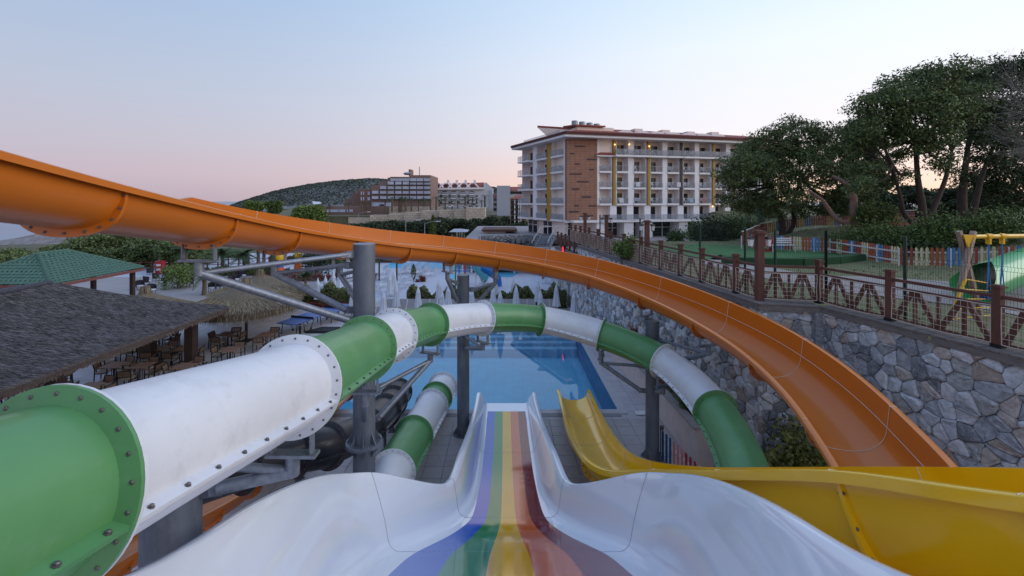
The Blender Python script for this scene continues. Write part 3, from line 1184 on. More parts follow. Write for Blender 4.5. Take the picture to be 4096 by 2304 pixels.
# grass blades in front of the path and under the trees
pts = []
for k in range(16000):
    x, y = rnd.uniform(8, 46), rnd.uniform(9, 52)
    if x < 7.8 + max(0, (29.5 - y)) * .0 + .0:
        continue
    if y < 20 and x < 9.2:
        continue
    if any((x - m_[0]) ** 2 + (y - m_[1]) ** 2 < m_[2] for m_ in mids):
        continue
    pts.append((x, y, tz(x, y) + .03))
tag(leafmesh('grass', pts, .09, M_grass, up=0), kind='stuff')

# ---------------------------------------------------------------- brown timber fence with rope net
M_brown = mat('brown_timber', (90, 55, 47), .7, var=.25, vs=5, stretch=(1, 1, .3), bump=.15, bs=40)
M_rope = mat('net_rope', (186, 172, 160), .9, var=.1)
M_shoe = mat('post_shoe', (42, 42, 46), .5, .5)


def fence(label, pts, lineoff, z, hgt=1.2, net=True, first=True, last=True, brace_px=.5):
    """posts at pts (x,y), rails, M-shaped braces and a rope net between"""
    f = thing('timber_fence', (pts[0][0], pts[0][1], z), label, 'fence', 'brown timber fences')
    for i, p in enumerate(pts):
        if (i == 0 and not first) or (i == len(pts) - 1 and not last):
            continue
        ang = math.atan2(pts[min(i + 1, len(pts) - 1)][1] - pts[max(i - 1, 0)][1], pts[min(i + 1, len(pts) - 1)][0] - pts[max(i - 1, 0)][0])
        po = MB().box((p[0], p[1], z + .06 + hgt / 2), (.14, .14, hgt - .06), rz=ang).build('post', M_brown, f)
        c = MB().box((p[0], p[1], z + hgt + .045), (.21, .21, .03), rz=ang).box((p[0], p[1], z + hgt + .075), (.14, .14, .03), rz=ang)
        c.build('post_cap', M_brown, po)
        MB().box((p[0], p[1], z + .05), (.17, .17, .07), rz=ang).build('post_shoe', M_shoe, po)
    for a, b in zip(pts[:-1], pts[1:]):
        a, b = V((*a, z)), V((*b, z))
        u = (b - a).normalized()
        nrm = V((-u.y, u.x, 0))
        L = (b - a).length
        ia, ib = a + u * .08, b - u * .08
        for zz, th in ((1.05, .07), (.86, .06), (.1, .06)):
            MB().bar(ia + UP * zz, ib + UP * zz, .06, th).build('rail', M_brown, f)
        nb = max(1, round(L / 1.0))
        for k in range(nb):
            p, q = ia + (ib - ia) * (k / nb), ia + (ib - ia) * ((k + 1) / nb)
            mid = (p + q) / 2
            if k:
                MB().bar(p + UP * .13, p + UP * .83, .05, .05).build('stile', M_brown, f)
            MB().bar(mid + UP * .13, mid + UP * .82, .05, .06).build('stile', M_brown, f)
            for e in (p + u * .05, q - u * .05):
                MB().bar(e + UP * .14 + nrm * .002, mid + UP * .83 + nrm * .002 + (e - mid).normalized() * .05, .05, .1).build('brace', M_brown, f)
        if net:
            g = MB()
            off = nrm * (-.06 if (a - nrm).length < (a + nrm).length else .06)
            nu, nv = int(L / .135), 6
            for k in range(nu + 1):
                x = ia + (ib - ia) * (k / nu) + off
                r = .012 if k in (0, nu) else .0055
                g.tube([x + UP * (.1 + .76 * j / 4) + u * rnd.uniform(-.012, .012) for j in range(5)], r, 4, caps=False)
            for k in range(nv + 1):
                r = .012 if k in (0, nv) else .0055
                sag = rnd.uniform(.01, .03)
                g.tube([ia + (ib - ia) * (j / 8) + off + UP * (.1 + .76 * k / nv - sag * math.sin(math.pi * j / 8) + rnd.uniform(-.008, .008)) for j in range(9)], r, 4, caps=False)
            g.build('rope_net', M_rope, f)
    return f


def on_line(px, a, b, off):
    """point of the fence line (set back by off) on the sight line through column px"""
    f = facing(a, b)
    a2, b2 = V(a) - f * off, V(b) - f * off
    k = (px - CX) / F
    # a2.x + s*dx = k*(a2.y+s*dy)
    dx, dy = b2.x - a2.x, b2.y - a2.y
    s = (k * a2.y - a2.x) / (dx - k * dy)
    return (a2.x + s * dx, a2.y + s * dy)


PX1 = [598, 611, 624, 641, 661, 680.5, 702, 736]
f1 = [on_line(p, E1, EC, .3) for p in PX1]
corner = on_line(759.5, E1, EC, .3)
c2p = (on_line(819, ES, E2, .3))
PX2 = [890, 998]
f2 = [c2p] + [on_line(p, ES, E2, .3) for p in PX2]
f2.append((f2[-1][0] + (f2[-1][0] - f2[-2][0]) * .8, f2[-1][1] + (f2[-1][1] - f2[-2][1]) * .8))
far1 = [on_line(p, E1, EC, .3) for p in (571, 575.5, 580.5, 589)]
fence('brown timber fence with rope net nearest at the right above the stone wall', f2, 0, ZT)
fence('short brown timber fence turning the corner beside the lantern post', [corner, c2p], 0, ZT, first=False, last=False)
fence('long brown timber fence with rope net behind the orange slide', far1 + f1 + [corner], 0, ZT, last=False)
# lower far stretch
f0 = [tuple((E0a + (E0b - E0a) * k / 6)[:2]) for k in range(7)]
fence('far lower brown timber fence before the hotel steps', [(x + .3, y) for x, y in f0], 0, 4.35, net=False)
# lantern posts
M_lampglass = mat('lantern_glass', (205, 208, 212), .3, var=.05)
M_lampmetal = mat('lantern_metal', (70, 58, 58), .5, .4)


def lantern_post(p, z, hgt, label, w=.19):
    r = thing('lantern_post', (p[0], p[1], z), label, 'lamp post', 'brown timber lantern posts')
    MB().box((p[0], p[1], z + hgt / 2), (w, w, hgt)).build('post', M_brown, r)
    MB().box((p[0], p[1], z + hgt + .03), (w * 1.7, w * 1.7, .05)).box((p[0], p[1], z + hgt + .075), (w * 1.2, w * 1.2, .04)).build('post_cap', M_brown, r)
    for s in (-1, 1):
        c = V((p[0] + s * (w / 2 + .17), p[1], z + hgt - .22))
        lo = MB().lathe([(.07, -.16), (.1, .05)], 6, c).build('lantern_glass', M_lampglass, r)
        MB().lathe([(.13, .05), (.1, .1), (.03, .14)], 6, c).lathe([(.08, -.19), (.075, -.165)], 6, c).build('lantern_cap', M_lampmetal, lo)
        MB().bar((p[0] + s * w / 2, p[1], c.z + .12), c + UP * .12, .03, .03).build('bracket', M_lampmetal, r)


lantern_post(corner, ZT, 2.02, 'tall brown lantern post at the near corner of the timber fence')
for px, nm, hh in ((647, 'second', 2.0), (606.5, 'third', 2.1), (585, 'farthest', 2.1)):
    lantern_post(on_line(px, E1, EC, .34), ZT, hh, f'{nm} brown lantern post from the fence corner, in front of the hotel')

# ---------------------------------------------------------------- green welded mesh fence
M_mesh = mat('green_mesh', (22, 50, 42), .5, .2, var=.1)


def mesh_fence(label, pts, z, hgt=2.05, dv=.055):
    f = thing('mesh_fence', (pts[0][0], pts[0][1], z), label, 'fence', 'green wire mesh fences')
    for p in pts:
        MB().tube([(p[0], p[1], z - .1), (p[0], p[1], z + hgt + .05)], .038, 10).build('post', M_mesh, f, smooth=40)
    for a, b in zip(pts[:-1], pts[1:]):
        a, b = V((*a, z)), V((*b, z))
        u = (b - a).normalized()
        nrm = V((-u.y, u.x, 0))
        L = (b - a).length
        g = MB()
        zs = [0, .1, .45, .5, .55, .95, 1.0, 1.05, 1.5, 1.55, 1.6, 1.95, hgt]
        of = [0, 0, 0, .035, 0, 0, .035, 0, 0, .035, 0, 0, 0]
        n = int(L / dv)
        for k in range(1, n):
            x = a + u * (L * k / n)
            vs, fs = [], []
            for q, (zz, oo) in enumerate(zip(zs, of)):
                c = x + UP * zz + nrm * oo
                vs += [c - u * .0028, c + u * .0028]
                if q:
                    fs.append((2 * q - 2, 2 * q - 1, 2 * q + 1, 2 * q))
            g.add(vs, fs)
        for zz in (.1, .45, .55, .95, 1.05, 1.5, 1.6, 1.95):
            g.bar(a + UP * zz, b + UP * zz, .006, .006)
        g.build('wire_panel', M_mesh, f)


def off_line(p, d):
    return (p[0] + d, p[1] + d * .15)


m2 = [on_line(p, ES, E2, .95) for p in (826, 905, 1040, 1300)]
mesh_fence('green wire mesh fence panel run behind the nearest timber fence', m2, ZT)
m1 = [on_line(p, E1, EC, 1.0) for p in (600, 640, 700, 745, 775)] + [m2[0]]
mesh_fence('long green wire mesh fence behind the lantern post fence', m1, ZT)

# ---------------------------------------------------------------- coloured picket fences
PC = {'red': (156, 66, 60), 'cream': (210, 194, 156), 'orange': (172, 84, 54), 'blue': (76, 124, 176), 'dred': (120, 38, 36), 'dyel': (150, 112, 36), 'dblue': (36, 82, 128), 'dbrown': (112, 52, 34), 'navy': (40, 78, 118), 'pink': (196, 120, 112), 'crim': (160, 34, 42)}
PM = {k: mat('picket_' + k, c, .55, var=.1, vs=6, dirt=((110, 96, 86), 9, .3)) for k, c in PC.items()}
M_wrail = mat('white_rail', (208, 206, 206), .55, var=.08)
pk = {}


def picket_mesh(w, h, m):
    key = (w, h, m)
    if key not in pk:
        g = MB()
        prof = [(-w / 2, 0), (w / 2, 0), (w / 2, h - w * .6), (w * .3, h - w * .15), (0, h), (-w * .3, h - w * .15), (-w / 2, h - w * .6)]
        n = len(prof)
        g.add([(x, -.011, z) for x, z in prof] + [(x, .011, z) for x, z in prof], [tuple(range(n)), tuple(reversed(range(n, 2 * n)))] + [(i, (i + 1) % n, (i + 1) % n + n, i + n) for i in range(n)])
        me = bpy.data.meshes.new('picket')
        me.from_pydata(g.v, [], g.f)
        me.materials.append(PM[m])
        pk[key] = me
    return pk[key]


def picket_fence(label, a, b, colours, run, w, gap, h, zf, lift=.08, toprail=False):
    a, b = V((*a, 0)), V((*b, 0))
    u = (b - a).normalized()
    nrm = V((-u.y, u.x, 0))
    if nrm.y > 0:
        nrm = -nrm
    L = (b - a).length
    root = thing('picket_fence', (a.x, a.y, zf(a.x, a.y)), label, 'fence', 'coloured picket fences')
    n = int(L / (w + gap))
    ang = math.atan2(u.y, u.x)
    for k in range(n):
        p = a + u * ((k + .5) * (w + gap))
        o = bpy.data.objects.new('picket', picket_mesh(w, h, colours[(k // run) % len(colours)]))
        COL.objects.link(o)
        o.parent = root
        z = zf(p.x, p.y) + lift + rnd.uniform(-.012, .012)
        o.location = p + nrm * .03 + UP * z - ORG[root.name]
        o.rotation_euler = (0, rnd.uniform(-.015, .015), ang)
    for zz in ((.2, .72) if not toprail else (.25, .6)):
        q = 8
        for k in range(q):
            p0, p1 = a + u * (L * k / q), a + u * (L * (k + 1) / q)
            MB().bar(p0 + UP * (zf(p0.x, p0.y) + lift + h * zz), p1 + UP * (zf(p1.x, p1.y) + lift + h * zz), .03, .07).build('rail', M_wrail, root)
    if toprail:
        for k in range(6):
            p0, p1 = a + u * (L * k / 6), a + u * (L * (k + 1) / 6)
            MB().bar(p0 + UP * (zf(p0.x, p0.y) + lift + h + .05), p1 + UP * (zf(p1.x, p1.y) + lift + h + .05), .06, .05).build('top_rail', M_wrail, root)
    for k in range(int(L / 1.7) + 1):
        p = a + u * min(L, k * 1.7)
        MB().box((p.x, p.y, zf(p.x, p.y) + .42), (.06, .06, .86), rz=ang).build('post', M_wrail, root)
    return root


seq = ['red', 'cream', 'orange', 'blue']
A1, A2, A3, A4 = T(752, 247), T(830, 253), T(899, 265), T(1040, 275)
A1b = T(757, 248)
picket_fence('bright red cream orange and blue picket fence, left stretch behind the lantern post', A1[:2], A2[:2], seq, 3, .1, .055, .82, tz)
picket_fence('bright red cream orange and blue picket fence, middle stretch partly hidden by bushes', A2[:2], A3[:2], seq, 3, .1, .055, .82, tz)
picket_fence('bright picket fence stretch behind the swing frame under dark bushes', A3[:2], A4[:2], seq, 3, .1, .07, .82, tz)
# ramp fence: darker colours, with rail above
dk = ['dred', 'dblue', 'dbrown', 'dyel']


def ramp(x, y):
    return tz(x, y)


picket_fence('dark red blue and yellow picket fence climbing the ramp toward the hotel', (15.0, 27.6), (20.5, 35), dk, 4, .11, .06, .8, ramp, .25, True)
picket_fence('dark picket fence along the upper ramp behind the pine trunks', (20.5, 35), (29.5, 36.5), ['dred', 'dyel', 'dblue', 'dbrown'], 4, .11, .06, .85, ramp, .3, True)
picket_fence('short dark picket fence with red kick board right of the bent pine trunk', (25.6, 33.2), (32.5, 34.6), ['dred', 'dyel', 'dbrown', 'dblue'], 3, .11, .07, .85, ramp, .3, True)
MB().bar((28.6, 33.5, ramp(28.6, 33.5) - .02), (32.5, 34.3, ramp(32.5, 34.3) - .02), .25, .62).build('kick_board', PM['crim'], bpy.data.objects['picket_fence.005'])
# small white picket fence by the column on the pool deck
pw = thing('picket_fence', (5.2, 13.0, 0), 'small white picket fence with blue pink and red pickets beside the grey column', 'fence', 'coloured picket fences')
pa, pb = V((5.12, 14.15, .02)), V((5.6, 11.6, .02))
u = (pb - pa).normalized()
for k in range(12):
    p = pa + u * (.1 + k * .21)
    o = bpy.data.objects.new('picket', picket_mesh(.1, .95, ['navy', 'pink', 'crim', 'cream'][min(3, k // 3)]))
    COL.objects.link(o)
    o.parent = pw
    o.location = p + V((-.03, 0, .04)) - ORG[pw.name]
    o.rotation_euler.z = math.atan2(u.y, u.x)
for zz in (.2, .68):
    MB().bar(pa + UP * zz, pb + UP * zz, .03, .07).build('rail', M_wrail, pw)
for p in (pa, pb):
    MB().box((p.x, p.y, .5), (.09, .09, .96)).build('post', M_wrail, pw)
MB().box((pa.x, pa.y + .02, .55), (.1, .08, 1.1)).build('end_post', mat('olive_post', (84, 80, 66), .7), pw)

# ---------------------------------------------------------------- planter below the stone wall
M_plant = mat('cream_render', (196, 180, 176), .85, var=.08, vs=2, dirt=((140, 126, 118), 2.5, .45))
pl = thing('planter_wall', (6.5, 20, 0), 'long pale pink rendered planter wall along the pool deck under the stone wall', 'planter')
g = MB().prism([(6.1, 13.75), (7.1, 13.85), (5.75, 31.6), (5.5, 31.6)], 0, 1.15)
g.build('render_wall', M_plant, pl)
M_cap = mat('planter_cap', (150, 140, 138), .8, var=.15, vs=6)
MB().bar((6.14, 13.8, 1.19), (5.56, 31.6, 1.19), .3, .07).bar((6.29, 13.83, 1.186), (7.1, 13.9, 1.186), .3, .07).build('coping_stone', M_cap, pl)
MB().prism([(6.3, 14.0), (7.0, 14.0), (5.75, 31.5), (5.66, 31.5)], 1.1, 1.18).build('soil', M_earth, pl)

# ---------------------------------------------------------------- swing set and green tube slide
M_swood = mat('swing_timber', (150, 128, 116), .75, var=.2, vs=8, stretch=(1, 1, .25))
M_syel = mat('swing_yellow', (224, 172, 10), .35, var=.05, coat=.3)
M_srope = mat('blue_rope', (64, 120, 176), .8, var=.15, vs=60)
M_sblue = mat('blue_plastic', (34, 84, 160), .4, var=.05)
SZ = 11.2
top = P(967, 236, SZ)
sw = thing('swing_set', (top.x, top.y, ZT), 'wooden swing frame with yellow top bar blue ropes and yellow ladder', 'swing set')
bz = top.z - .02
x0_, y0_ = top.x, top.y
MB().tube([(x0_ - .12, y0_, bz), (x0_ + 3.4, y0_ + .5, bz)], .055, 14).build('top_bar', M_syel, sw, smooth=40)
MB().prism([(x0_ - .02, y0_ - .09), (x0_ + .04, y0_ - .09), (x0_ + .04, y0_ + .09), (x0_ - .02, y0_ + .09)], bz - .0, bz + .01)
g = MB().add([(x0_ - .16, y0_ - .075, bz + .05), (x0_ + .17, y0_ - .075, bz + .05), (x0_ + .06, y0_ - .075, bz - .27), (x0_ - .06, y0_ - .075, bz - .27),
              (x0_ - .16, y0_ - .06, bz + .05), (x0_ + .17, y0_ - .06, bz + .05), (x0_ + .06, y0_ - .06, bz - .27), (x0_ - .06, y0_ - .06, bz - .27)],
             [(3, 2, 1, 0), (4, 5, 6, 7), (0, 1, 5, 4), (1, 2, 6, 5), (2, 3, 7, 6), (3, 0, 4, 7)])
g.build('corner_plate', M_syel, sw)
for dx, dy in ((-.05, -.08), (.06, -.08), (0, -.2)):
    pass
legs = [((x0_ + .17, y0_ - .0, bz + .14), (x0_ - .62, y0_ - .25, ZT)), ((x0_ - .19, y0_ + .02, bz + .14), (x0_ + .62, y0_ + .25, ZT)), ((x0_ + 3.5, y0_ + .5, bz + .14), (x0_ + 2.9, y0_ - .3, ZT)), ((x0_ + 3.3, y0_ + .5, bz + .14), (x0_ + 3.9, y0_ + 1.2, ZT))]
for a_, b_ in legs:
    MB().bar(a_, b_, .1, .1).build('leg', M_swood, sw)
for i, dx in enumerate((.66, 1.08)):
    xx, yy = x0_ + dx, y0_ + dx * .147
    MB().tube([(xx - .06, yy, bz), (xx + .06, yy, bz)], .075, 14).build('hanger', M_syel, sw, smooth=40)
    MB().bar((xx, yy, bz - .03), (xx, yy, bz - .2), .05, .1).build('hanger', M_syel, sw)
    MB().tube([(xx, yy, bz - .2), (xx + .0, yy, bz - .75), (xx - .04, yy + .02, ZT + .55)], .017, 6).tube([(xx, yy, bz - .75), (xx + .07, yy, ZT + .55)], .013, 6).build('rope', M_srope, sw)
MB().box((x0_ + .85, y0_ + .12, ZT + .5), (.62, .22, .06)).build('swing_seat', M_sblue, sw)
la, lb = V((x0_ - .25, y0_ - .2, bz - 1.05)), V((x0_ - .85, y0_ - .35, ZT))
ra, rb = V((x0_ + .62, y0_ + .1, bz - 1.2)), V((x0_ + .75, y0_ + .1, ZT))
MB().bar(la, lb, .05, .05).build('ladder_rail', M_syel, sw)
for k in range(5):
    f = k / 4.2
    MB().tube([la.lerp(lb, f), ra.lerp(rb, f)], .014, 6).build('ladder_rung', M_syel, sw)
M_gtube = mat('green_plastic', (84, 164, 100), .35, var=.06, coat=.2)
tb = thing('play_tube', (15.3, 13.0, ZT), 'light green plastic tube slide behind the swing ropes at the right edge', 'play slide')
ctr = catmull([P(1090, 245, 15.5), P(1035, 262, 14.4), P(1000, 275, 13.6), P(972, 287, 13.0)], 8)
fm_ = frames(ctr)
rows = []
for i, (p, t, s, u_) in enumerate(fm_):
    open_ = max(0.0, (i - 18) / 6)
    n = 26
    a0 = math.pi / 2 + open_ * 1.25
    rows.append([p + (s * math.cos(a0 + (2 * math.pi - 2 * (a0 - math.pi / 2)) * k / n) + u_ * math.sin(a0 + (2 * math.pi - 2 * (a0 - math.pi / 2)) * k / n)) * .52 for k in range(n + 1)])
MB().grid(rows).build('tube_body', M_gtube, tb, smooth=60)
e_ = fm_[-1][0]
MB().tube([(e_.x, e_.y, ZT), (e_.x, e_.y, e_.z - .5)], .05, 10).build('support_leg', M_sblue, tb, smooth=40)
e_ = fm_[0][0]
MB().tube([(e_.x, e_.y, ZT), (e_.x, e_.y, e_.z - .5)], .08, 10).build('support_leg', M_sblue, tb, smooth=40)
b = tag(MB().lathe([(.02, 0), (.22, .1), (.26, .28), (.18, .44), (.03, .5)], 16, (15.6, 12.2, ZT)).build('blue_seat_ball', M_sblue, smooth=50), 'rounded blue plastic seat below the green play slide at the right edge', 'play seat')
# small red slide and white bench far on the green
p = T(764, 250.5)
sl = thing('toddler_slide', (p.x, p.y, tz(p.x, p.y)), 'small red toddler slide on the green behind the lantern post', 'play slide')
zb = tz(p.x, p.y) + .02
MB().grid([[(p.x - .45, p.y - .18, zb + .05), (p.x - .45, p.y + .18, zb + .05)], [(p.x - .1, p.y - .18, zb + .25), (p.x - .1, p.y + .18, zb + .25)], [(p.x + .35, p.y - .18, zb + .75), (p.x + .35, p.y + .18, zb + .75)]]).build('chute', PM['crim'], sl)
for s in (-1, 1):
    MB().prism([(p.x - .45, p.y + s * .18), (p.x + .4, p.y + s * .18), (p.x + .4, p.y + s * .2), (p.x - .45, p.y + s * .2)], zb, zb + .1).bar((p.x - .45, p.y + s * .2, zb + .1), (p.x + .38, p.y + s * .2, zb + .85), .03, .2).build('side', PM['crim'], sl)
MB().box((p.x + .42, p.y, zb + .4), (.06, .36, .8)).build('ladder', PM['crim'], sl)
p = T(782, 251)
bn = thing('garden_bench', (p.x, p.y, tz(p.x, p.y)), 'white garden bench with curled ends in front of the picket fence', 'bench')
zb = tz(p.x, p.y)
for k in range(3):
    MB().box((p.x, p.y - .12 + k * .12, zb + .42), (1.4, .09, .03)).build('seat_slat', M_wrail, bn)
    MB().box((p.x, p.y + .22, zb + .55 + k * .12), (1.4, .03, .08)).build('back_slat', M_wrail, bn)
for s in (-1, 1):
    MB().tube([(p.x + s * .66, p.y - .2, zb), (p.x + s * .66, p.y - .16, zb + .42), (p.x + s * .66, p.y + .2, zb + .42), (p.x + s * .66, p.y + .24, zb + .9)], .025, 6).tube([(p.x + s * .66, p.y + .2, zb + .42), (p.x + s * .66, p.y + .3, zb)], .025, 6).build('leg', M_wrail, bn)
# red number sign on the far wall
sg = thing('number_sign', (4.4, 33, 3), 'small red lit number sign on the far stone wall', 'sign')
pq = P(563.7, 250.3, 36.0)
fx = facing(E0a, E0b)
MB().box(pq, (.1, .75, .85)).build('case', mat('sign_black', (20, 18, 20), .5), sg)
M_led = mat('led_red', (200, 16, 30), .5, var=0, emit=(255, 30, 50), estr=1.6)
g = MB()
for dy, segs in ((.16, 'afgedc'), (-.18, 'fgbc')):
    c = pq + V((-.06, dy, 0))
    S = {'a': ((-.12, .24), (.12, .24)), 'g': ((-.12, 0), (.12, 0)), 'd': ((-.12, -.24), (.12, -.24)), 'f': ((-.12, .24), (-.12, 0)), 'e': ((-.12, 0), (-.12, -.24)), 'b': ((.12, .24), (.12, 0)), 'c': ((.12, 0), (.12, -.24))}
    for q in segs:
        (u0, v0), (u1, v1) = S[q]
        g.bar(c + V((0, -u0, v0)), c + V((0, -u1, v1)), .03, .05)
g.build('digits', M_led, sg)
# ================================================================ LEFT: pavilions, straw parasols, terrace tables
def strands(name, roots, dirs, length, width, m, parent):
    """thin grass blades (numpy): one narrow quad each"""
    p, d = np.asarray(roots, float), np.asarray(dirs, float)
    n = len(p)
    d /= np.linalg.norm(d, axis=1)[:, None]
    s = np.cross(d, npr.normal(size=(n, 3)))
    s /= np.linalg.norm(s, axis=1)[:, None] + 1e-9
    L = (length * npr.uniform(.5, 1.3, n))[:, None]
    w = width * npr.uniform(.6, 1.4, n)[:, None]
    v = np.empty((n, 4, 3))
    v[:, 0], v[:, 1] = p - s * w, p + s * w
    v[:, 2], v[:, 3] = p + d * L + s * w * .3, p + d * L - s * w * .3
    v -= np.array(ORG[parent.name])
    me = bpy.data.meshes.new(name)
    me.vertices.add(n * 4)
    me.vertices.foreach_set('co', v.reshape(-1))
    me.loops.add(n * 4)
    me.loops.foreach_set('vertex_index', np.arange(n * 4, dtype=np.int32))
    me.polygons.add(n)
    me.polygons.foreach_set('loop_start', np.arange(0, n * 4, 4, dtype=np.int32))
    me.polygons.foreach_set('loop_total', np.full(n, 4, dtype=np.int32))
    at = me.attributes.new('rnd', 'FLOAT', 'FACE')
    at.data.foreach_set('value', npr.uniform(0, 1, n).astype(np.float32))
    me.update()
    me.validate()
    return tag(link(name, me, m, parent), kind='stuff')


M_thatch = mat('dark_thatch', (70, 70, 76), .95, var=.35, vs=3, bump=.8, bs=25, col2=(96, 95, 108))
M_thatchs = mat('thatch_strand', (62, 62, 68), .95, var=.3, vs=2, attr=(128, 127, 132))
M_dwood = mat('dark_timber', (54, 36, 32), .75, var=.25, vs=6, stretch=(1, 1, .3))
th = thing('thatched_pavilion', (-16.5, 14, 0), 'long open dining pavilion with dark grey thatched roof and brown posts', 'pavilion')
EV = -14.75
zE, zR = 2.75, 5.0
cf = V((EV, 23.4, zE))          # far corner of the pool-side eave
cn = V((EV - .55, 3.0, zE))
rf, rn = V((-16.8, 16.2, 5.35)), V((-17.25, 3.0, 5.35))
lf, ln_ = V((-18.5, 23.5, zE)), V((-19.0, 3.0, zE))
g = MB()
nU, nV = 46, 14


def face(a, b, c, d_, nu, nv, wob=.035):
    rows_ = []
    for j in range(nv + 1):
        row = []
        for i in range(nu + 1):
            p = a.lerp(b, i / nu).lerp(d_.lerp(c, i / nu), j / nv)
            sag = -.12 * math.sin(math.pi * j / nv)
            row.append(p + V((0, 0, sag + rnd.uniform(-wob, wob))))
        rows_.append(row)
    return rows_


for q in ((cn, cf, rf, rn), (cf, lf, rf, rf), (lf, ln_, rn, rf)):
    g.grid(face(*q, nU, nV))
g.build('roof_thatch', M_thatch, th, smooth=70)
# thick eave edge
g = MB()
for a, b in ((cn, cf), (cf, lf)):
    n = 120
    rows_ = []
    for i in range(n + 1):
        p = a.lerp(b, i / n)
        inn = (V((-16.8, p.y if a is cn else 16.2, 0)) - V((p.x, p.y, 0))).normalized()
        rows_.append([p + UP * .02, p + UP * -.06 - inn * .06 + V((0, 0, rnd.uniform(-.02, .02))), p - UP * rnd.uniform(.24, .34) + inn * .02, p - UP * .22 + inn * .5])
    g.grid(rows_)
g.build('eave_edge', mat('thatch_edge', (92, 78, 72), .95, var=.4, vs=14, bump=1, bs=60), th)
R0, D0 = [], []
for k in range(64000):
    if k % 9 == 0:
        i, j = rnd.random(), rnd.random()
        p = cf.lerp(lf, i).lerp(rf, j)
        sl = V((.2, 1, -.4))
    else:
        i, j = rnd.random() ** .8, rnd.random()
        p = cn.lerp(cf, i).lerp(rn.lerp(rf, i), j)
        sl = V((.6, 1.0, -.72))
    sag = -.12 * math.sin(math.pi * j)
    R0.append((p.x, p.y, p.z + sag + .015))
    D0.append((sl.x + rnd.gauss(0, .25), sl.y + rnd.gauss(0, .35), sl.z + rnd.uniform(.05, .2)))
strands('thatch_blades', R0, D0, .2, .008, M_thatchs, th)
R0, D0 = [], []
for k in range(9000):
    p = cn.lerp(cf, rnd.random()) if k % 5 else cf.lerp(lf, rnd.random())
    R0.append((p.x - .03, p.y, p.z - rnd.uniform(.0, .25)))
    D0.append((rnd.gauss(.25, .2), rnd.gauss(0, .2), -1))
strands('eave_fringe', R0, D0, .13, .009, mat('fringe', (104, 88, 80), .95, var=.3, attr=(140, 122, 112)), th)
for x, y in ((-15.75, 22.0), (-15.9, 15.5), (-16.1, 9), (-18.0, 22.2), (-18.2, 13)):
    MB().box((x, y, 1.32), (.42, .42, 2.64), rz=.0).build('post', M_dwood, th)
MB().bar((-15.75, 22.6, 2.62), (-16.25, 3, 2.62), .2, .3).build('eave_beam', M_dwood, th)
MB().bar((-15.4, 22.0, 2.62), (-18.1, 22.2, 2.62), .2, .28).build('eave_beam', M_dwood, th)
for k in range(12):
    y = 17.6 - k * 1.15
    MB().bar((EV - .28, y, 2.42), (-16.0, y, 3.55), .12, .16).build('rafter', M_dwood, th)
M_ridge = mat('ridge_thatch', (70, 69, 80), .95, var=.3, vs=8, bump=.8, bs=30)
MB().tube([rn.lerp(rf, k / 20) + UP * rnd.uniform(-.02, .03) for k in range(21)], [.1 + rnd.uniform(-.02, .02) for k in range(21)], 10).build('ridge_roll', M_ridge, th, smooth=60)

# ---------------------------------------------------------------- green tiled pavilion
M_gt = mat('green_roof_tile', (72, 102, 86), .55, var=.18, vs=3, dirt=((44, 70, 66), 4, .5))
M_rfas = mat('red_brown_timber', (112, 66, 60), .7, var=.2, vs=5)
gp_ = thing('tiled_pavilion', (-32.5, 31.5, 0), 'open pavilion with green tiled hip roof behind the thatched roof', 'pavilion')
gx0_, gx1_, gy0_, gy1_ = -36.2, -29.0, 28.0, 35.2
ez, rz_ = 3.0, 4.65
ra_, rb_ = V((-32.6, 30.6, rz_)), V((-32.6, 32.6, rz_))
cs = [V((gx1_, gy0_, ez)), V((gx1_, gy1_, ez)), V((gx0_, gy1_, ez)), V((gx0_, gy0_, ez))]
g = MB()
g.quad(cs[0], cs[1], rb_, ra_).quad(cs[2], cs[3], ra_, rb_)
g.add([cs[3], cs[0], ra_], [(0, 1, 2)]).add([cs[1], cs[2], rb_], [(0, 1, 2)])
g.build('roof_deck', M_gt, gp_)
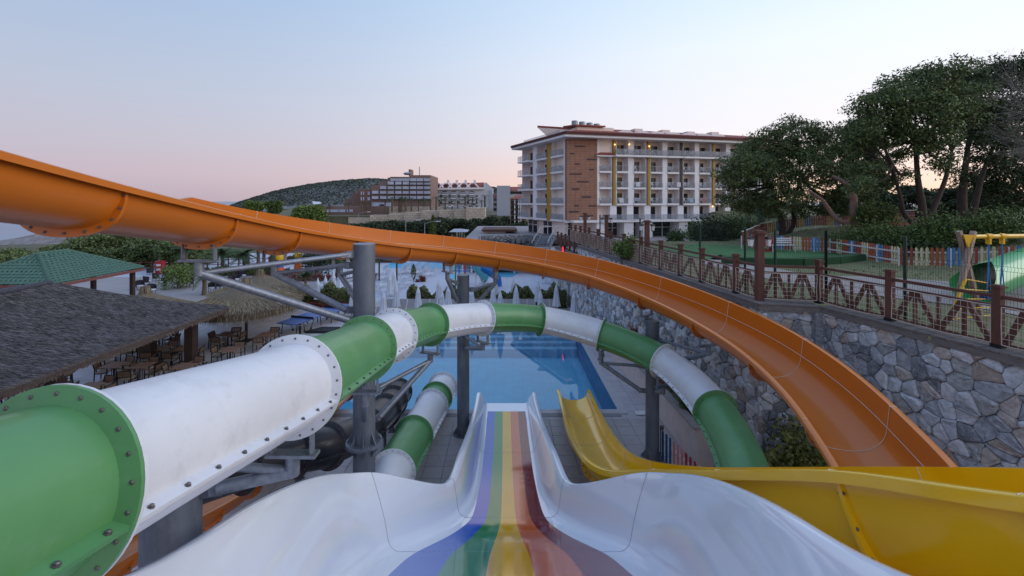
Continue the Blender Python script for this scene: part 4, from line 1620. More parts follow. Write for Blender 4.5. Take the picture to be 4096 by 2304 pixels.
# tiles in courses on the two faces in view
tm = MB()
tw, tl = .3, .36
rows_ = []
for i, z in ((0, .0), (1, .0)):
    pass
for yy in (0, tl):
    rows_.append([V((tw * (k / 4 - .5), yy, .012 + .045 * math.sin(math.pi * k / 4) + (.05 if yy == 0 else .015))) for k in range(5)])
tm.grid(rows_)
tm.add([V((tw * (k / 4 - .5), 0, .012 + .045 * math.sin(math.pi * k / 4) + .05 - (.03 if q else 0))) for q in (0, 1) for k in range(5)], [(k, k + 5, k + 6, k + 1) for k in range(4)])
tile2 = bpy.data.meshes.new('roof_tile')
tile2.from_pydata([tuple(p) for p in tm.v], [], tm.f)
tile2.materials.append(M_gt)
cnt = 0
rest = MB()
for fi, (a, b, top_) in enumerate(((cs[0], cs[1], (ra_, rb_)), (cs[3], cs[0], (ra_, ra_)))):
    u = (b - a).normalized()
    mid = (top_[0] + top_[1]) / 2
    up_ = mid - a
    up_ = (up_ - u * up_.dot(u))
    Ls = up_.length
    up_.normalize()
    nr = u.cross(up_)
    M3 = Matrix((u, up_, nr)).transposed()
    tot = (b - a).length
    s0, s1 = (top_[0] - a).dot(u), (top_[1] - a).dot(u)
    nj = int(Ls / .3)
    for j in range(nj):
        v = j * .3
        f = v / Ls
        lo, hi = s0 * f + .1, tot + (s1 - tot) * f - .1
        n = int((hi - lo) / tw)
        for i in range(n):
            c = a + u * (lo + (hi - lo) * (i + .5) / n) + up_ * v + nr * .004
            if cnt < 298 and (fi == 0 or i > n * .4):
                cnt += 1
                o = bpy.data.objects.new('roof_tile', tile2)
                COL.objects.link(o)
                o.parent = gp_
                o.matrix_local = Matrix.Translation(c - ORG[gp_.name]) @ M3.to_4x4()
            else:
                rest.add([M3 @ V(p) + c for p in tm.v], tm.f)
tag(rest.build('roof_tiles', M_gt, gp_), kind='stuff')
for c, r_ in ((cs[0], ra_), (cs[1], rb_), (cs[3], ra_), (ra_, rb_)):
    n = 16 if c is not ra_ else 6
    for k in range(n):
        p0, p1 = c.lerp(r_, k / n), c.lerp(r_, (k + 1.12) / n)
        MB().tube([p0 + UP * .05, p1 + UP * .03], [.13, .11], 8).build('ridge_tile', M_gt, gp_, smooth=40)
for a, b in zip(cs, cs[1:] + cs[:1]):
    MB().bar(a - UP * .12, b - UP * .12, .06, .2).build('fascia', M_rfas, gp_)
for x in (gx1_ - .5, (gx0_ + gx1_) / 2, gx0_ + .5):
    for y in (gy0_ + .5, gy1_ - .5):
        MB().box((x, y, 1.45), (.26, .26, 2.9)).build('post', M_dwood, gp_)
M_bar = mat('bar_counter', (70, 56, 50), .6, var=.2)
MB().box((-33, 32.5, .55), (4.5, .6, 1.1)).build('bar_counter', M_bar, gp_)

# ---------------------------------------------------------------- straw parasols
M_straw = mat('straw_core', (104, 92, 78), .95, var=.3, vs=6, bump=.6, bs=30)
M_straws = mat('straw_blade', (106, 94, 78), .95, var=.3, vs=1.5, attr=(164, 150, 128))
M_pole = mat('parasol_pole', (40, 34, 36), .6, .2)


def straw_parasol(x, y, R, zt, label, n=15000):
    r = thing('straw_parasol', (x, y, 0), label, 'parasol', 'straw thatched parasols')
    zb = zt - 1.55
    prof = [(R * .97, zb - .42), (R, zb - .1), (R * .93, zb + .12), (R * .62, zb + .55), (R * .3, zb + .93), (.26, zb + 1.15), (.2, zb + 1.32), (.17, zb + 1.35), (.2, zt - .1), (.22, zt - .02), (.1, zt)]
    MB().lathe(prof, 40, (x, y, 0)).build('straw_roof', M_straw, r, smooth=60)
    R0, D0 = [], []
    for k in range(n):
        a = rnd.uniform(0, 2 * math.pi)
        q = rnd.random()
        if q < .3:
            rr, z, dr, dz = R * rnd.uniform(.93, 1.0), zb + rnd.uniform(-.15, .1), .12, -1
        else:
            f = math.sqrt(rnd.random())
            rr = .25 + (R - .25) * f
            z = zb + .12 + (1.06) * (1 - rr / R) ** 1.05 + .03
            dr, dz = 1, -.42
        c, s_ = math.cos(a), math.sin(a)
        w = rnd.gauss(0, .22)
        R0.append((x + c * rr, y + s_ * rr, z))
        D0.append((c * dr - s_ * w, s_ * dr + c * w, dz + rnd.uniform(-.05, .12)))
    for k in range(900):
        a = rnd.uniform(0, 2 * math.pi)
        c, s_ = math.cos(a), math.sin(a)
        z = rnd.uniform(zb + 1.15, zt)
        R0.append((x + c * .21, y + s_ * .21, z))
        D0.append((c * .2, s_ * .2, -.8))
    strands('straw_blades', R0, D0, .42, .014, M_straws, r)
    MB().tube([(x, y, zt - .28), (x, y, zt - .22)], .23, 14).build('binding', mat('straw_rope', (150, 130, 96), .9), r, smooth=40)
    MB().tube([(x, y, 0), (x, y, zb + .6)], .075, 12).build('pole', M_pole, r, smooth=40)
    MB().box((x, y, .03), (.6, .6, .05)).build('base_plate', M_pole, r)


straw_parasol(-15.45, 26.2, 2.75, 3.8, 'nearest straw parasol over tables right of the thatched roof')
straw_parasol(-17.5, 31.4, 2.9, 3.45, 'second straw parasol behind and left of the nearest one')
straw_parasol(-20.2, 24.6, 2.5, 3.6, 'straw parasol mostly hidden behind the thatched roof', 9000)

# ---------------------------------------------------------------- dining tables and chairs
M_frame = mat('chair_frame', (36, 34, 36), .5, .4, var=.1)
M_slat = mat('chair_wood', (116, 90, 70), .6, var=.25, vs=20)
M_seat = mat('chair_seat', (150, 134, 120), .7, var=.12, vs=10)
M_ttop = mat('table_wood', (120, 92, 76), .5, var=.2, vs=6, stretch=(4, 1, 1))


def make_chair():
    r = thing('dining_chair', (0, 0, 0), 'x', 'chair', 'slat back dining chairs on the paved terrace')
    for sx in (-1, 1):
        MB().bar((sx * .26, .24, 0), (sx * .26, .22, .64), .035, .035).build('leg', M_frame, r)
        MB().bar((sx * .26, -.27, 0), (sx * .26, -.24, .62), .035, .035).build('leg', M_frame, r)
        MB().bar((sx * .26, -.24, .6), (sx * .26, -.31, .86), .035, .035).build('back_upright', M_frame, r)
        MB().bar((sx * .26, -.24, .63), (sx * .26, .26, .65), .05, .028).build('armrest', M_slat, r)
        MB().bar((sx * .26, -.25, .41), (sx * .26, .23, .41), .03, .03).build('seat_rail', M_frame, r)
    MB().bar((-.26, -.31, .85), (.26, -.31, .85), .035, .03).build('back_rail', M_frame, r)
    MB().bar((-.26, -.255, .56), (.26, -.255, .56), .03, .03).build('back_rail', M_frame, r)
    for k in range(8):
        x = -.21 + k * .06
        MB().bar((x, -.26, .57), (x, -.305, .84), .045, .014, up=V((0, 1, 0))).build('back_slat', M_slat, r)
    MB().box((0, 0, .435), (.48, .48, .035)).build('seat', M_seat, r)
    return r


def make_table():
    r = thing('dining_table', (0, 0, 0), 'x', 'table', 'square wooden dining tables on the paved terrace')
    MB().box((0, 0, .745), (.78, .8, .03)).build('table_top', M_ttop, r)
    for dx, dy in ((-.12, 0), (-.04, 0), (.04, 0), (.12, 0)):
        MB().tube([(dx, dy, .06), (dx, dy, .73)], .014, 6).build('leg_rod', M_frame, r)
    for a in (.78, 2.35, 3.92, 5.5):
        MB().tube([(0, 0, .08), (.25 * math.cos(a), .25 * math.sin(a), .06), (.36 * math.cos(a), .36 * math.sin(a), .015)], .018, 6).build('foot', M_frame, r)
    return r


TT = [(53, 386, 'front row', 'left'), (88.5, 386.2, 'front row', 'right'), (8, 387.2, 'front row', 'far left'), (114, 364.8, 'second row', 'left'), (140, 365.4, 'second row', 'middle'), (183.7, 366, 'second row', 'right by roof post'),
      (118, 350.5, 'third row', 'left'), (159, 348.3, 'third row', 'second'), (182, 348.5, 'third row', 'third'), (230, 349.2, 'third row', 'under parasol'), (161, 336.6, 'back row', 'left'), (226.5, 333.8, 'back row', 'middle under parasol'), (265.7, 334.5, 'back row', 'right'), (48, 372.5, 'second row', 'far left under eave')]
ch0, tb0, cu, tu = make_chair(), make_table(), [], []
for px, py, row, col_ in TT:
    c = G(px, py, .75)
    nm = f'{row}, {col_}'
    place(tb0, tu, (c.x, c.y, 0), rnd.uniform(-.06, .06), f'brown square dining table in the {nm}')
    for sd, dx, dy, rz in (('near side', 0, -1, 0), ('far side', 0, 1, math.pi), ('left side', -1, 0, -math.pi / 2), ('right side', 1, 0, math.pi / 2)):
        if rnd.random() < .14:
            continue
        d_ = rnd.uniform(.56, .72)
        place(ch0, cu, (c.x + dx * d_ + rnd.uniform(-.08, .08), c.y + dy * d_ + rnd.uniform(-.08, .08), 0), rz + rnd.uniform(-.3, .3), f'slat back chair, {sd} of {nm} table')

# ---------------------------------------------------------------- table tennis tables, bollard
M_tt = mat('tennis_blue', (66, 92, 150), .45, var=.06)
M_wheel = mat('rubber', (30, 30, 34), .7)


def make_tt():
    r = thing('tennis_table', (0, 0, 0), 'x', 'table tennis table', 'blue table tennis tables')
    for s in (-1, 1):
        t_ = MB().box((0, s * .69, .755), (1.525, 1.36, .025)).build('table_half', M_tt, r)
        MB().box((0, s * .69, .73), (1.45, 1.25, .04)).build('apron', M_frame, t_)
        for sx in (-1, 1):
            MB().bar((sx * .55, s * 1.15, .04), (sx * .55, s * 1.05, .73), .04, .04).build('leg', M_frame, r)
            MB().bar((sx * .45, s * .3, .1), (sx * .55, s * .5, .73), .03, .03).build('leg', M_frame, r)
            M3 = Matrix.Rotation(math.pi / 2, 3, 'Y')
            w = MB().lathe([(.07, -.02), (.07, .02)], 12)
            MB().add([M3 @ V(p) + V((sx * .45, s * .3, .075)) for p in w.v], w.f).build('wheel', M_wheel, r)
    MB().box((0, 0, .84), (1.7, .015, .13)).build('net', M_frame, r)
    for sx in (-1, 1):
        MB().box((sx * .84, 0, .82), (.03, .03, .2)).build('net_post', M_frame, r)
    return r


tt, ttu = make_tt(), []
p = G(302, 318.5, .75)
place(tt, ttu, (p.x, p.y, 0), -.28, 'blue table tennis table nearest, left of the thick grey column')
p = G(335, 308.5, .75)
place(tt, ttu, (p.x, p.y, 0), -.28, 'blue table tennis table farther away behind the steel struts')
p = G(300, 338.5)
bo = thing('bollard_light', (p.x, p.y, 0), 'short dark grey bollard light on the paving left of the tube', 'bollard')
MB().tube([(p.x, p.y, 0), (p.x, p.y, .78)], .07, 14).build('post', M_frame, bo, smooth=40)
MB().tube([(p.x, p.y, .78), (p.x, p.y, .84)], .05, 14).build('lens', M_seat, bo, smooth=40)
MB().tube([(p.x, p.y, .84), (p.x, p.y, .9)], .085, 14).build('cap', M_frame, bo, smooth=40)
# dark ramp board lying on the deck behind the tube
p = G(322, 331)
tag(MB().prism([(p.x - .9, p.y - .5), (p.x + .7, p.y - .5), (p.x + 1.0, p.y + .5), (p.x - .2, p.y + .5)], .01, .14).build('deck_hatch', M_wheel), 'dark grey hatch board on the paving behind the green tube', 'hatch')
# ================================================================ MIDDLE DISTANCE: sun deck, loungers, parasols, hedges
M_canvas = mat('white_canvas', (200, 203, 214), .85, var=.06, vs=8)
M_wpole = mat('white_pole', (206, 206, 210), .5)
M_wplast = mat('white_plastic', (196, 198, 208), .5, var=.05)
M_sling = mat('grey_sling', (142, 136, 138), .8, var=.06, vs=20)
M_hedge = mat('hedge_leaf', (66, 74, 42), .7, var=.3, vs=2, attr=(126, 130, 84))
M_redleaf = mat('red_leaf', (84, 30, 34), .7, var=.3, vs=2, attr=(128, 62, 50))
M_twig = mat('twig', (70, 58, 48), .9)


def make_parasol(table):
    r = thing('closed_parasol', (0, 0, 0), 'x', 'parasol', 'closed white sun parasols')
    n = 16
    MB().lathe([(.3, .62), (.27, .75), (.19, 1.3), (.15, 1.75), (.155, 1.78), (.1, 2.0), (.02, 2.26)], n, (0, 0, 0), wob=lambda k, z: (1.12 if k % 2 else .84) if z < 1.76 else 1).build('canopy', M_canvas, r, smooth=30)
    MB().tube([(0, 0, .03), (0, 0, 2.32)], .022, 8).build('pole', M_wpole, r, smooth=40)
    MB().lathe([(.28, 0), (.28, .05), (.06, .08)], 14).build('base', M_wpole, r, smooth=40)
    if table:
        MB().lathe([(.27, .5), (.28, .52), (.27, .54)], 18).build('ring_table', M_wpole, r, smooth=40)
    return r


PS = []
Z3 = [(145, 600, 0), (365, 490, 1), (740, 520, 0), (1148, 580, 0), (1255, 495, 1), (1660, 550, 1), (2025, 500, 1), (2147, 590, 0), (2420, 500, 0), (1095, 410, 0), (1745, 390, 0), (2370, 390, 0), (250, 315, 0), (330, 250, 0), (2068, 388, 0)]
Z2 = [(735, 385, 0), (865, 345, 0), (1003, 275, 1), (1107, 235, 1), (1335, 500, 0), (1270, 90, 0)]
Z4 = [(865, 560, 0), (930, 790, 1), (1700, 790, 0), (1290, 640, 0), (305, 510, 0)]
for lst, ox, oy, k in ((Z3, 1500, 1020, .2333), (Z2, 1100, 1020, .2333), (Z4, 2000, 1020, .1747)):
    for x, y, t in lst:
        px, py = (ox + x * k) / 4, (oy + y * k) / 4
        Z = (H - 2.32) * F / (py - CY)
        q = P(px, py, Z)
        if not any(abs(q.x - a) + abs(q.y - b) < .7 for a, b, c in PS):
            PS.append((q.x, q.y, t))
pp = {0: make_parasol(0), 1: make_parasol(1)}
pu = {0: [], 1: []}
front = sorted([p for p in PS if p[1] < 34.5])
back = sorted([p for p in PS if p[1] >= 34.5])
ords = ['first', 'second', 'third', 'fourth', 'fifth', 'sixth', 'seventh', 'eighth', 'ninth', 'tenth', 'eleventh', 'twelfth', 'thirteenth', 'fourteenth', 'fifteenth', 'sixteenth', 'seventeenth', 'eighteenth', 'nineteenth', 'twentieth']
for lst, where in ((front, 'row before the hedge'), (back, 'group behind the hedge')):
    for i, (x, y, t) in enumerate(lst):
        place(pp[t], pu[t], (x, y, 0), rnd.uniform(0, 1), f'closed white parasol{" with ring table" if t else ""}, {ords[i]} from left in the {where}')


def make_lounger(m, wh):
    r = thing('sun_lounger', (0, 0, 0), 'x', 'sun lounger')
    for s in (-1, 1):
        MB().bar((s * .3, -.9, .32), (s * .3, .45, .32), .04, .05).build('side_rail', wh, r)
        for y in (-.8, .55):
            MB().bar((s * .28, y, 0), (s * .3, y, .32), .04, .04).build('leg', wh, r)
        MB().bar((s * .3, .4, .34), (s * .3, .86, .95), .035, .045).build('back_rail', wh, r)
    if m is M_sling:
        MB().box((0, -.22, .335), (.58, 1.3, .02)).build('seat_sling', m, r)
        MB().bar((0, .4, .36), (0, .85, .95), .58, .02, up=V((0, 0, 1))).build('back_sling', m, r)
    else:
        for k in range(9):
            MB().box((0, -.82 + k * .145, .345), (.6, .1, .02)).build('slat', m, r)
        for k in range(5):
            MB().bar((-.3, .46 + k * .09, .43 + k * .12), (.3, .46 + k * .09, .43 + k * .12), .02, .09, up=V((0, -1, 1)).normalized()).build('slat', m, r)
    return r


lg, lgu = make_lounger(M_sling, M_wplast), []
xs3 = [245, 480, 617, 862, 1000, 1135, 1365, 1765, 1907, 2150, 2290]
pxs = [(1500 + x * .2333) / 4 for x in xs3] + [522.9, 530.9, 545.6, 553]
for i, px in enumerate(pxs):
    q = P(px, 300, 33.0)
    place(lg, lgu, (q.x, 32.3, 0), rnd.uniform(-.05, .05), f'grey sling sun lounger, {ords[i]} from left in the row before the hedge', 'grey loungers before the hedge')
for i, x in enumerate([-60, 50, 295, 447, 600]):
    q = P((1500 + x * .2333) / 4, 300, 30.6)
    place(lg, lgu, (q.x, 29.9, 0), rnd.uniform(-.05, .05), f'grey sling sun lounger, {ords[i]} from left in the front row by the pool', 'grey loungers by the pool')
lw, lwu = make_lounger(M_wplast, M_wplast), []
W3 = [(-40, 640), (60, 620), (110, 560), (235, 640), (255, 570), (290, 700), (420, 590), (490, 560), (540, 520), (440, 340), (480, 310), (590, 340), (640, 310), (740, 340), (790, 310), (940, 360), (1010, 365), (1060, 360), (340, 420), (150, 420), (120, 330), (560, 260), (700, 250), (850, 270), (960, 260)]
W2 = [(870, 560), (940, 545), (1030, 520), (1100, 500), (1180, 520), (1260, 540), (1310, 470), (1200, 440), (1290, 420), (1330, 380)]
W4 = [(1120, 650), (1210, 680), (1330, 700), (1420, 720), (1510, 740), (1600, 750), (1660, 790)]
WL = []
for lst, ox, oy, k, rz in ((W3, 1500, 1020, .2333, -.5), (W2, 1100, 1020, .2333, -.6), (W4, 2000, 1020, .1747, .9)):
    for x, y in lst:
        q = G((ox + x * k) / 4, (oy + y * k) / 4)
        q = V((q.x, max(q.y, 38.0), 0))
        if all((q.x - a.x) ** 2 + (q.y - a.y) ** 2 > 1.0 for a, _ in WL):
            WL.append((q, rz))
WL.sort(key=lambda w: (round(w[0].y / 4), w[0].x))
rowc = {}
for q, rz in WL:
    k = round(q.y / 4)
    rowc.setdefault(k, 0)
    rows_sorted = sorted({round(w[0].y / 4) for w in WL})
    place(lw, lwu, q, rz + rnd.uniform(-.08, .08), f'white slatted lounger, {ords[rowc[k]]} from left in {ords[rows_sorted.index(k)]} row behind hedge', 'white slatted loungers on the sun deck')
    rowc[k] += 1


def shrub(name, label, cat, c, size, n, leaf, m, group=None, stem=True, top=1.0):
    c = V(c)
    r = thing(name, c, label, cat, group)
    pts = []
    clumps = [(rnd.uniform(-.42, .42) * size[0], rnd.uniform(-.42, .42) * size[1], rnd.uniform(.18, .85) * size[2]) for _ in range(max(6, int(size[0] * size[1] * size[2] * 5)))]
    rad = .22 * min(size[0], size[1], size[2]) + .12
    for k in range(n):
        q = rnd.choice(clumps)
        pts.append((c.x + q[0] + rnd.gauss(0, rad * .5), c.y + q[1] + rnd.gauss(0, rad * .5), c.z + max(.03, q[2] + rnd.gauss(0, rad * .5))))
    leafmesh('foliage', pts, leaf, m, r)
    if stem:
        g = MB()
        for q in clumps[:14]:
            g.tube([(c.x + q[0] * .3, c.y + q[1] * .3, c.z), (c.x + q[0], c.y + q[1], c.z + q[2])], .02, 5)
        g.build('stems', M_twig, r)
    return r


def hedge(label, a, b, h, w, n, leaf=.13, m=None):
    a, b = V(a), V(b)
    r = thing('hedge', (a + b) / 2, label, 'hedge')
    u = (b - a)
    L = u.length
    u = u.normalized()
    nn = V((-u.y, u.x, 0))
    pts = []
    for k in range(n):
        t = rnd.random()
        bump_ = .8 + .2 * math.sin(t * L * 2.3) + .12 * math.sin(t * L * 6.1)
        z = h * bump_ * rnd.random() ** .8
        p = a + u * (t * L) + nn * rnd.uniform(-.5, .5) * w
        pts.append((p.x, p.y, a.z + z))
    leafmesh('foliage', pts, leaf, m or M_hedge, r)
    g = MB()
    for k in range(int(L / .8) + 1):
        p = a + u * min(L, k * .8)
        g.tube([p, p + UP * h * .7 + u * rnd.uniform(-.2, .2)], .03, 5)
    g.build('stems', M_twig, r)


hL0, hL1 = G(300, 305.6), G(353, 305.6)
hedge('leafy hedge left of the thick grey column behind the tennis tables', (hL0.x - 1, 35.0, 0), (hL1.x + 1.2, 35.0, 0), 1.7, 1.0, 24000, .15)
hedge('low dark red border at the foot of the left hedge', (hL0.x - 2.2, 34.2, 0), (hL1.x + 1.4, 34.2, 0), .5, .5, 3500, .1, M_redleaf)
hedge('long leafy hedge behind the grey loungers', (-7.6, 34.6, 0), (4.9, 34.6, 0), 1.65, 1.1, 40000, .15)
tag(MB().box(((hL0.x + hL1.x) / 2 - .4, 33.85, .04), (hL1.x - hL0.x + 4, .12, .1)).build('kerb_edging', M_coping), 'pale kerb edging in front of the left hedge', 'kerb')
# shower portal, clipped cypress, planting bed
pl0 = G(388, 281)
pt = thing('portal_frame', pl0, 'dark brown rectangular portal frame on the white sun deck', 'frame')
for s in (-1, 1):
    MB().box((pl0.x + s * .92, pl0.y, .98), (.13, .13, 1.96)).build('post', M_dwood, pt)
MB().box((pl0.x, pl0.y, 2.03), (1.97, .13, .13)).build('beam', M_dwood, pt)
shrub('planting_bed', 'low dark planting bed beside the clipped cypress on the sun deck', 'plants', G(411, 281.5), (3.2, .7, .45), 1500, .1, M_redleaf, stem=False)
M_cyp = mat('cypress_leaf', (58, 74, 30), .8, var=.3, vs=2, attr=(96, 108, 44))


def cypress(label, c, h, w, n=2600):
    r = thing('cypress', c, label, 'tree')
    pts = []
    for k in range(n):
        f = rnd.random()
        rr = w * (math.sin(math.pi * min(1, f * .9 + .1)) ** .7) * rnd.random() ** .4
        a = rnd.uniform(0, 6.283)
        pts.append((c[0] + rr * math.cos(a), c[1] + rr * math.sin(a), c[2] + .12 + f * (h - .12)))
    leafmesh('foliage', pts, .11 * max(.6, h / 3), M_cyp, r)
    MB().tube([(c[0], c[1], c[2]), (c[0], c[1], c[2] + h * .8)], [.05, .015], 6).build('trunk', M_twig, r)


cypress('small clipped cypress beside the dark portal frame', G(413.5, 280.5), 1.75, .3)
cypress('small golden cypress in front of the blue kids slide', G(484, 283.5), 1.9, .5)
# far pools and white paving
M_fpool = mat('far_pool', (84, 164, 200), .45, var=.08, vs=.8, spec=.25)
for nm, pts_ in (('lap_pool', ((382, 268), (470, 268.6), (470, 263), (392, 262.4))), ('kids_pool', ((447.5, 279), (456, 279), (456, 274), (447.5, 274))), ('splash_pool', ((486, 277), (512, 277), (522, 271), (484, 270)))):
    q = [G(*p) for p in pts_]
    tag(MB().add([(p.x, p.y, .01) for p in q], [(0, 1, 2, 3)]).build(nm, M_fpool), kind='structure')
# kids water slide
M_teal = mat('teal_plastic', (84, 158, 170), .3, var=.05, coat=.3)
M_bluep = mat('blue_slide', (40, 112, 188), .3, var=.05, coat=.3)
kz = 41.5
ks = thing('kids_slide', G(478, 282), 'teal and blue curved kids water slide behind the hedge', 'water slide')
for k, (m, pts_) in enumerate(((M_teal, ((475, 263), (482, 270), (489, 277))), (M_bluep, ((482, 266), (492, 270.5), (500, 277), (502, 285))))):
    c = catmull([P(x, y, kz + k) for x, y in pts_], 8)
    fm_ = frames(c)
    rows_ = [[p + (s * math.cos(math.pi * (1 + j / 12)) + u_ * math.sin(math.pi * (1 + j / 12))) * .62 for j in range(13)] for p, t, s, u_ in fm_]
    MB().grid(rows_).build('chute', m, ks, smooth=60)
    MB().tube([(c[1].x, c[1].y, 0), (c[1].x, c[1].y, c[1].z - .6)], .09, 8).build('post', M_wpole, ks)
for px, m in ((459, M_bluep), (462.5, M_wpole), (465, PM['crim']), (455.5, mat('play_green', (60, 130, 60), .4))):
    q = P(px, 264, 43)
    MB().tube([(q.x, q.y, 0), (q.x, q.y, 2.3)], .07, 8).build('play_post', m, ks)
q = P(460, 268, 43)
MB().box((q.x, q.y, 1.5), (1.9, .1, .12)).build('play_beam', M_bluep, ks)
# coloured playground figures on the left
M_porange, M_pyel = mat('play_orange', (206, 92, 34), .4, var=.05), mat('play_yellow', (214, 168, 40), .4, var=.05)
for px, py, hh, lb in ((280, 281, 2.9, 'left orange and blue playground figure with yellow head'), (298, 274.5, 2.6, 'right orange playground figure with yellow head')):
    q = G(px, py)
    r = thing('play_figure', q, lb, 'play figure', 'playground figures')
    MB().lathe([(.75, 0), (.75, .15)], 12, q).build('base', mat('play_greenb', (84, 140, 96), .5), r)
    MB().lathe([(.5, .15), (.34, hh * .5)], 12, q).build('skirt', M_porange, r, smooth=40)
    MB().lathe([(.34, hh * .5), (.26, hh * .72)], 12, q).build('torso', M_sblue, r, smooth=40)
    MB().lathe([(.05, hh * .72), (.34, hh * .76), (.42, hh * .86), (.3, hh * .97), (.05, hh)], 12, q).build('head', M_pyel, r, smooth=40)
hedge('dark red flower border behind the left parasols', (-26, 45.5, 0), (-13.5, 46.5, 0), .8, 1.2, 5000, .14, M_redleaf)
# wicker chairs on the left terrace
M_wick = mat('dark_wicker', (44, 40, 46), .8, var=.2, vs=30)


def make_wicker():
    r = thing('wicker_chair', (0, 0, 0), 'x', 'chair', 'dark wicker tub chairs on the left terrace')
    rows_ = []
    for z, k in ((.28, .92), (.45, .97), (.62, 1.0), (.8, 1.04)):
        rows_.append([V((.33 * k * math.cos(a), .33 * k * math.sin(a), z + (.12 * max(0, -math.sin(a)) if z > .6 else 0))) for a in [math.radians(150 + 240 * j / 14) for j in range(15)]])
    MB().grid(rows_).build('shell', M_wick, r, smooth=60)
    MB().lathe([(.3, .36), (.31, .42), (.28, .45)], 14).build('seat', M_wplast, r, smooth=40)
    for a in (.8, 2.35, 3.93, 5.5):
        MB().tube([(.26 * math.cos(a), .26 * math.sin(a), 0), (.28 * math.cos(a), .28 * math.sin(a), .36)], .02, 6).build('leg', M_wick, r)
    return r


wk, wku = make_wicker(), []
wp = [(212, 292), (220, 289), (232, 285.5), (226, 287), (236, 283), (147, 285), (156, 281), (164, 286), (170, 282), (150, 275), (160, 272), (185, 283), (190, 287), (238, 276), (243, 279), (178, 277), (140, 290), (152, 294)]
for i, (x, y) in enumerate(wp):
    place(wk, wku, G(x, y), rnd.uniform(0, 6.28), f'dark wicker tub chair, {ords[i]} in the scattered set behind the thatched roof')
sb = thing('vending_machine', G(160.5, 274), 'red drinks cooler by the left fence', 'cooler')
q = ORG[sb.name]
MB().box((q.x, q.y, .75), (.75, .6, 1.5)).build('body', PM['crim'], sb)
MB().box((q.x, q.y - .31, 1.05), (.5, .02, .22)).build('panel', M_wplast, sb)
MB().box((q.x, q.y - .31, .55), (.5, .02, .22)).build('panel', M_wplast, sb)
fl = thing('timber_fence', (-38, 52, 0), 'dark timber fence at the far left edge of the terrace', 'fence')
for k in range(22):
    x = -46 + k * 1.1
    MB().box((x, 52 + k * .35, .55), (.12, .12, 1.1)).build('post', M_brown, fl)
for zz in (.35, .95):
    MB().bar((-46, 52, zz), (-22.9, 59.35, zz), .06, .08).build('rail', M_brown, fl)
for k in range(21):
    x = -46 + k * 1.1
    MB().bar((x + .05, 52 + k * .35, .38), (x + 1.05, 52.35 + k * .35, .92), .05, .06).build('brace', M_brown, fl)
# slatted deck chair by the planter
q = G(577, 311)
dcx = thing('deck_chair', q, 'single brown woven deck chair beside the pink planter wall', 'chair')
M_weave = mat('brown_weave', (84, 66, 56), .8, var=.2, vs=40)
MB().bar((q.x, q.y + .5, .38), (q.x, q.y + .85, 1.0), .62, .03).build('backrest', M_weave, dcx)
MB().box((q.x, q.y + .1, .36), (.62, .85, .03)).build('seat', M_weave, dcx)
for sx in (-1, 1):
    MB().bar((q.x + sx * .31, q.y + .5, 0), (q.x + sx * .31, q.y + .88, 1.02), .04, .04).build('leg', M_dwood, dcx)
    MB().bar((q.x + sx * .31, q.y - .3, 0), (q.x + sx * .31, q.y - .25, .6), .04, .04).build('leg', M_dwood, dcx)
    MB().bar((q.x + sx * .31, q.y - .27, .6), (q.x + sx * .31, q.y + .65, .6), .05, .03).build('armrest', M_dwood, dcx)
MB().bar((q.x - .31, q.y + .88, 1.02), (q.x + .31, q.y + .88, 1.02), .04, .04).build('top_bar', M_dwood, dcx)

hedge('low green hedge across the far left terrace behind the wicker chairs', (-38, 49, 0), (-24.5, 49.6, 0), 1.0, 1.2, 12000, .2)
hedge('long low hedge behind the playground on the far left', (-31, 58, 0), (-14, 60, 0), 1.3, 1.4, 12000, .22)
# ================================================================ HOTELS
M_cream = mat('hotel_render', (228, 210, 200), .85, var=.05, vs=.4)
M_trim = mat('hotel_trim', (228, 222, 224), .8, var=.04, vs=.5)
M_glassd = mat('dark_glazing', (34, 36, 44), .12, var=.25, vs=.8, spec=.6)
M_glasst = mat('balcony_glass', (150, 156, 168), .12, var=.05, alpha=.35, spec=.6)
M_curtain = mat('curtain_glass', (96, 98, 104), .3, var=.3, vs=1.2)
M_rail = mat('rail_grey', (150, 150, 156), .5, .3)
M_redroof = mat('red_roof', (138, 70, 60), .8, var=.2, vs=2)
M_dkroof = mat('roof_edge', (84, 42, 40), .8, var=.15)
M_gold = mat('gold_strip', (164, 124, 34), .5, var=.1, vs=2)
M_choc = mat('dark_strip', (58, 44, 46), .6)
M_slot = mat('slot_dark', (72, 52, 56), .7)
M_lampon = mat('lamp_on', (255, 190, 90), .5, var=0, emit=(255, 190, 90), estr=2.5)
ZS = .3975


class Facade:
    def __init__(s, root, a, b):
        s.root, s.a, s.b = root, V(a), V(b)
        s.u = (s.b - s.a).normalized()
        n = V((-s.u.y, s.u.x, 0))
        s.n = n if n.y < 0 else -n
        s.L = (s.b - s.a).length
        s.ang = math.atan2(s.u.y, s.u.x)

    def pu(s, px):
        k = (px - CX) / F
        dx, dy = s.b.x - s.a.x, s.b.y - s.a.y
        return (k * s.a.y - s.a.x) / (dx - k * dy) * s.L

    def box(s, u0, u1, n0, n1, z0, z1, g=None):
        c = s.a + s.u * ((u0 + u1) / 2) + s.n * ((n0 + n1) / 2)
        return (g or MB()).box((c.x, c.y, (z0 + z1) / 2), (abs(u1 - u0), abs(n1 - n0), z1 - z0), rz=s.ang)

    def at(s, u, n, z):
        return s.a + s.u * u + s.n * n + UP * z


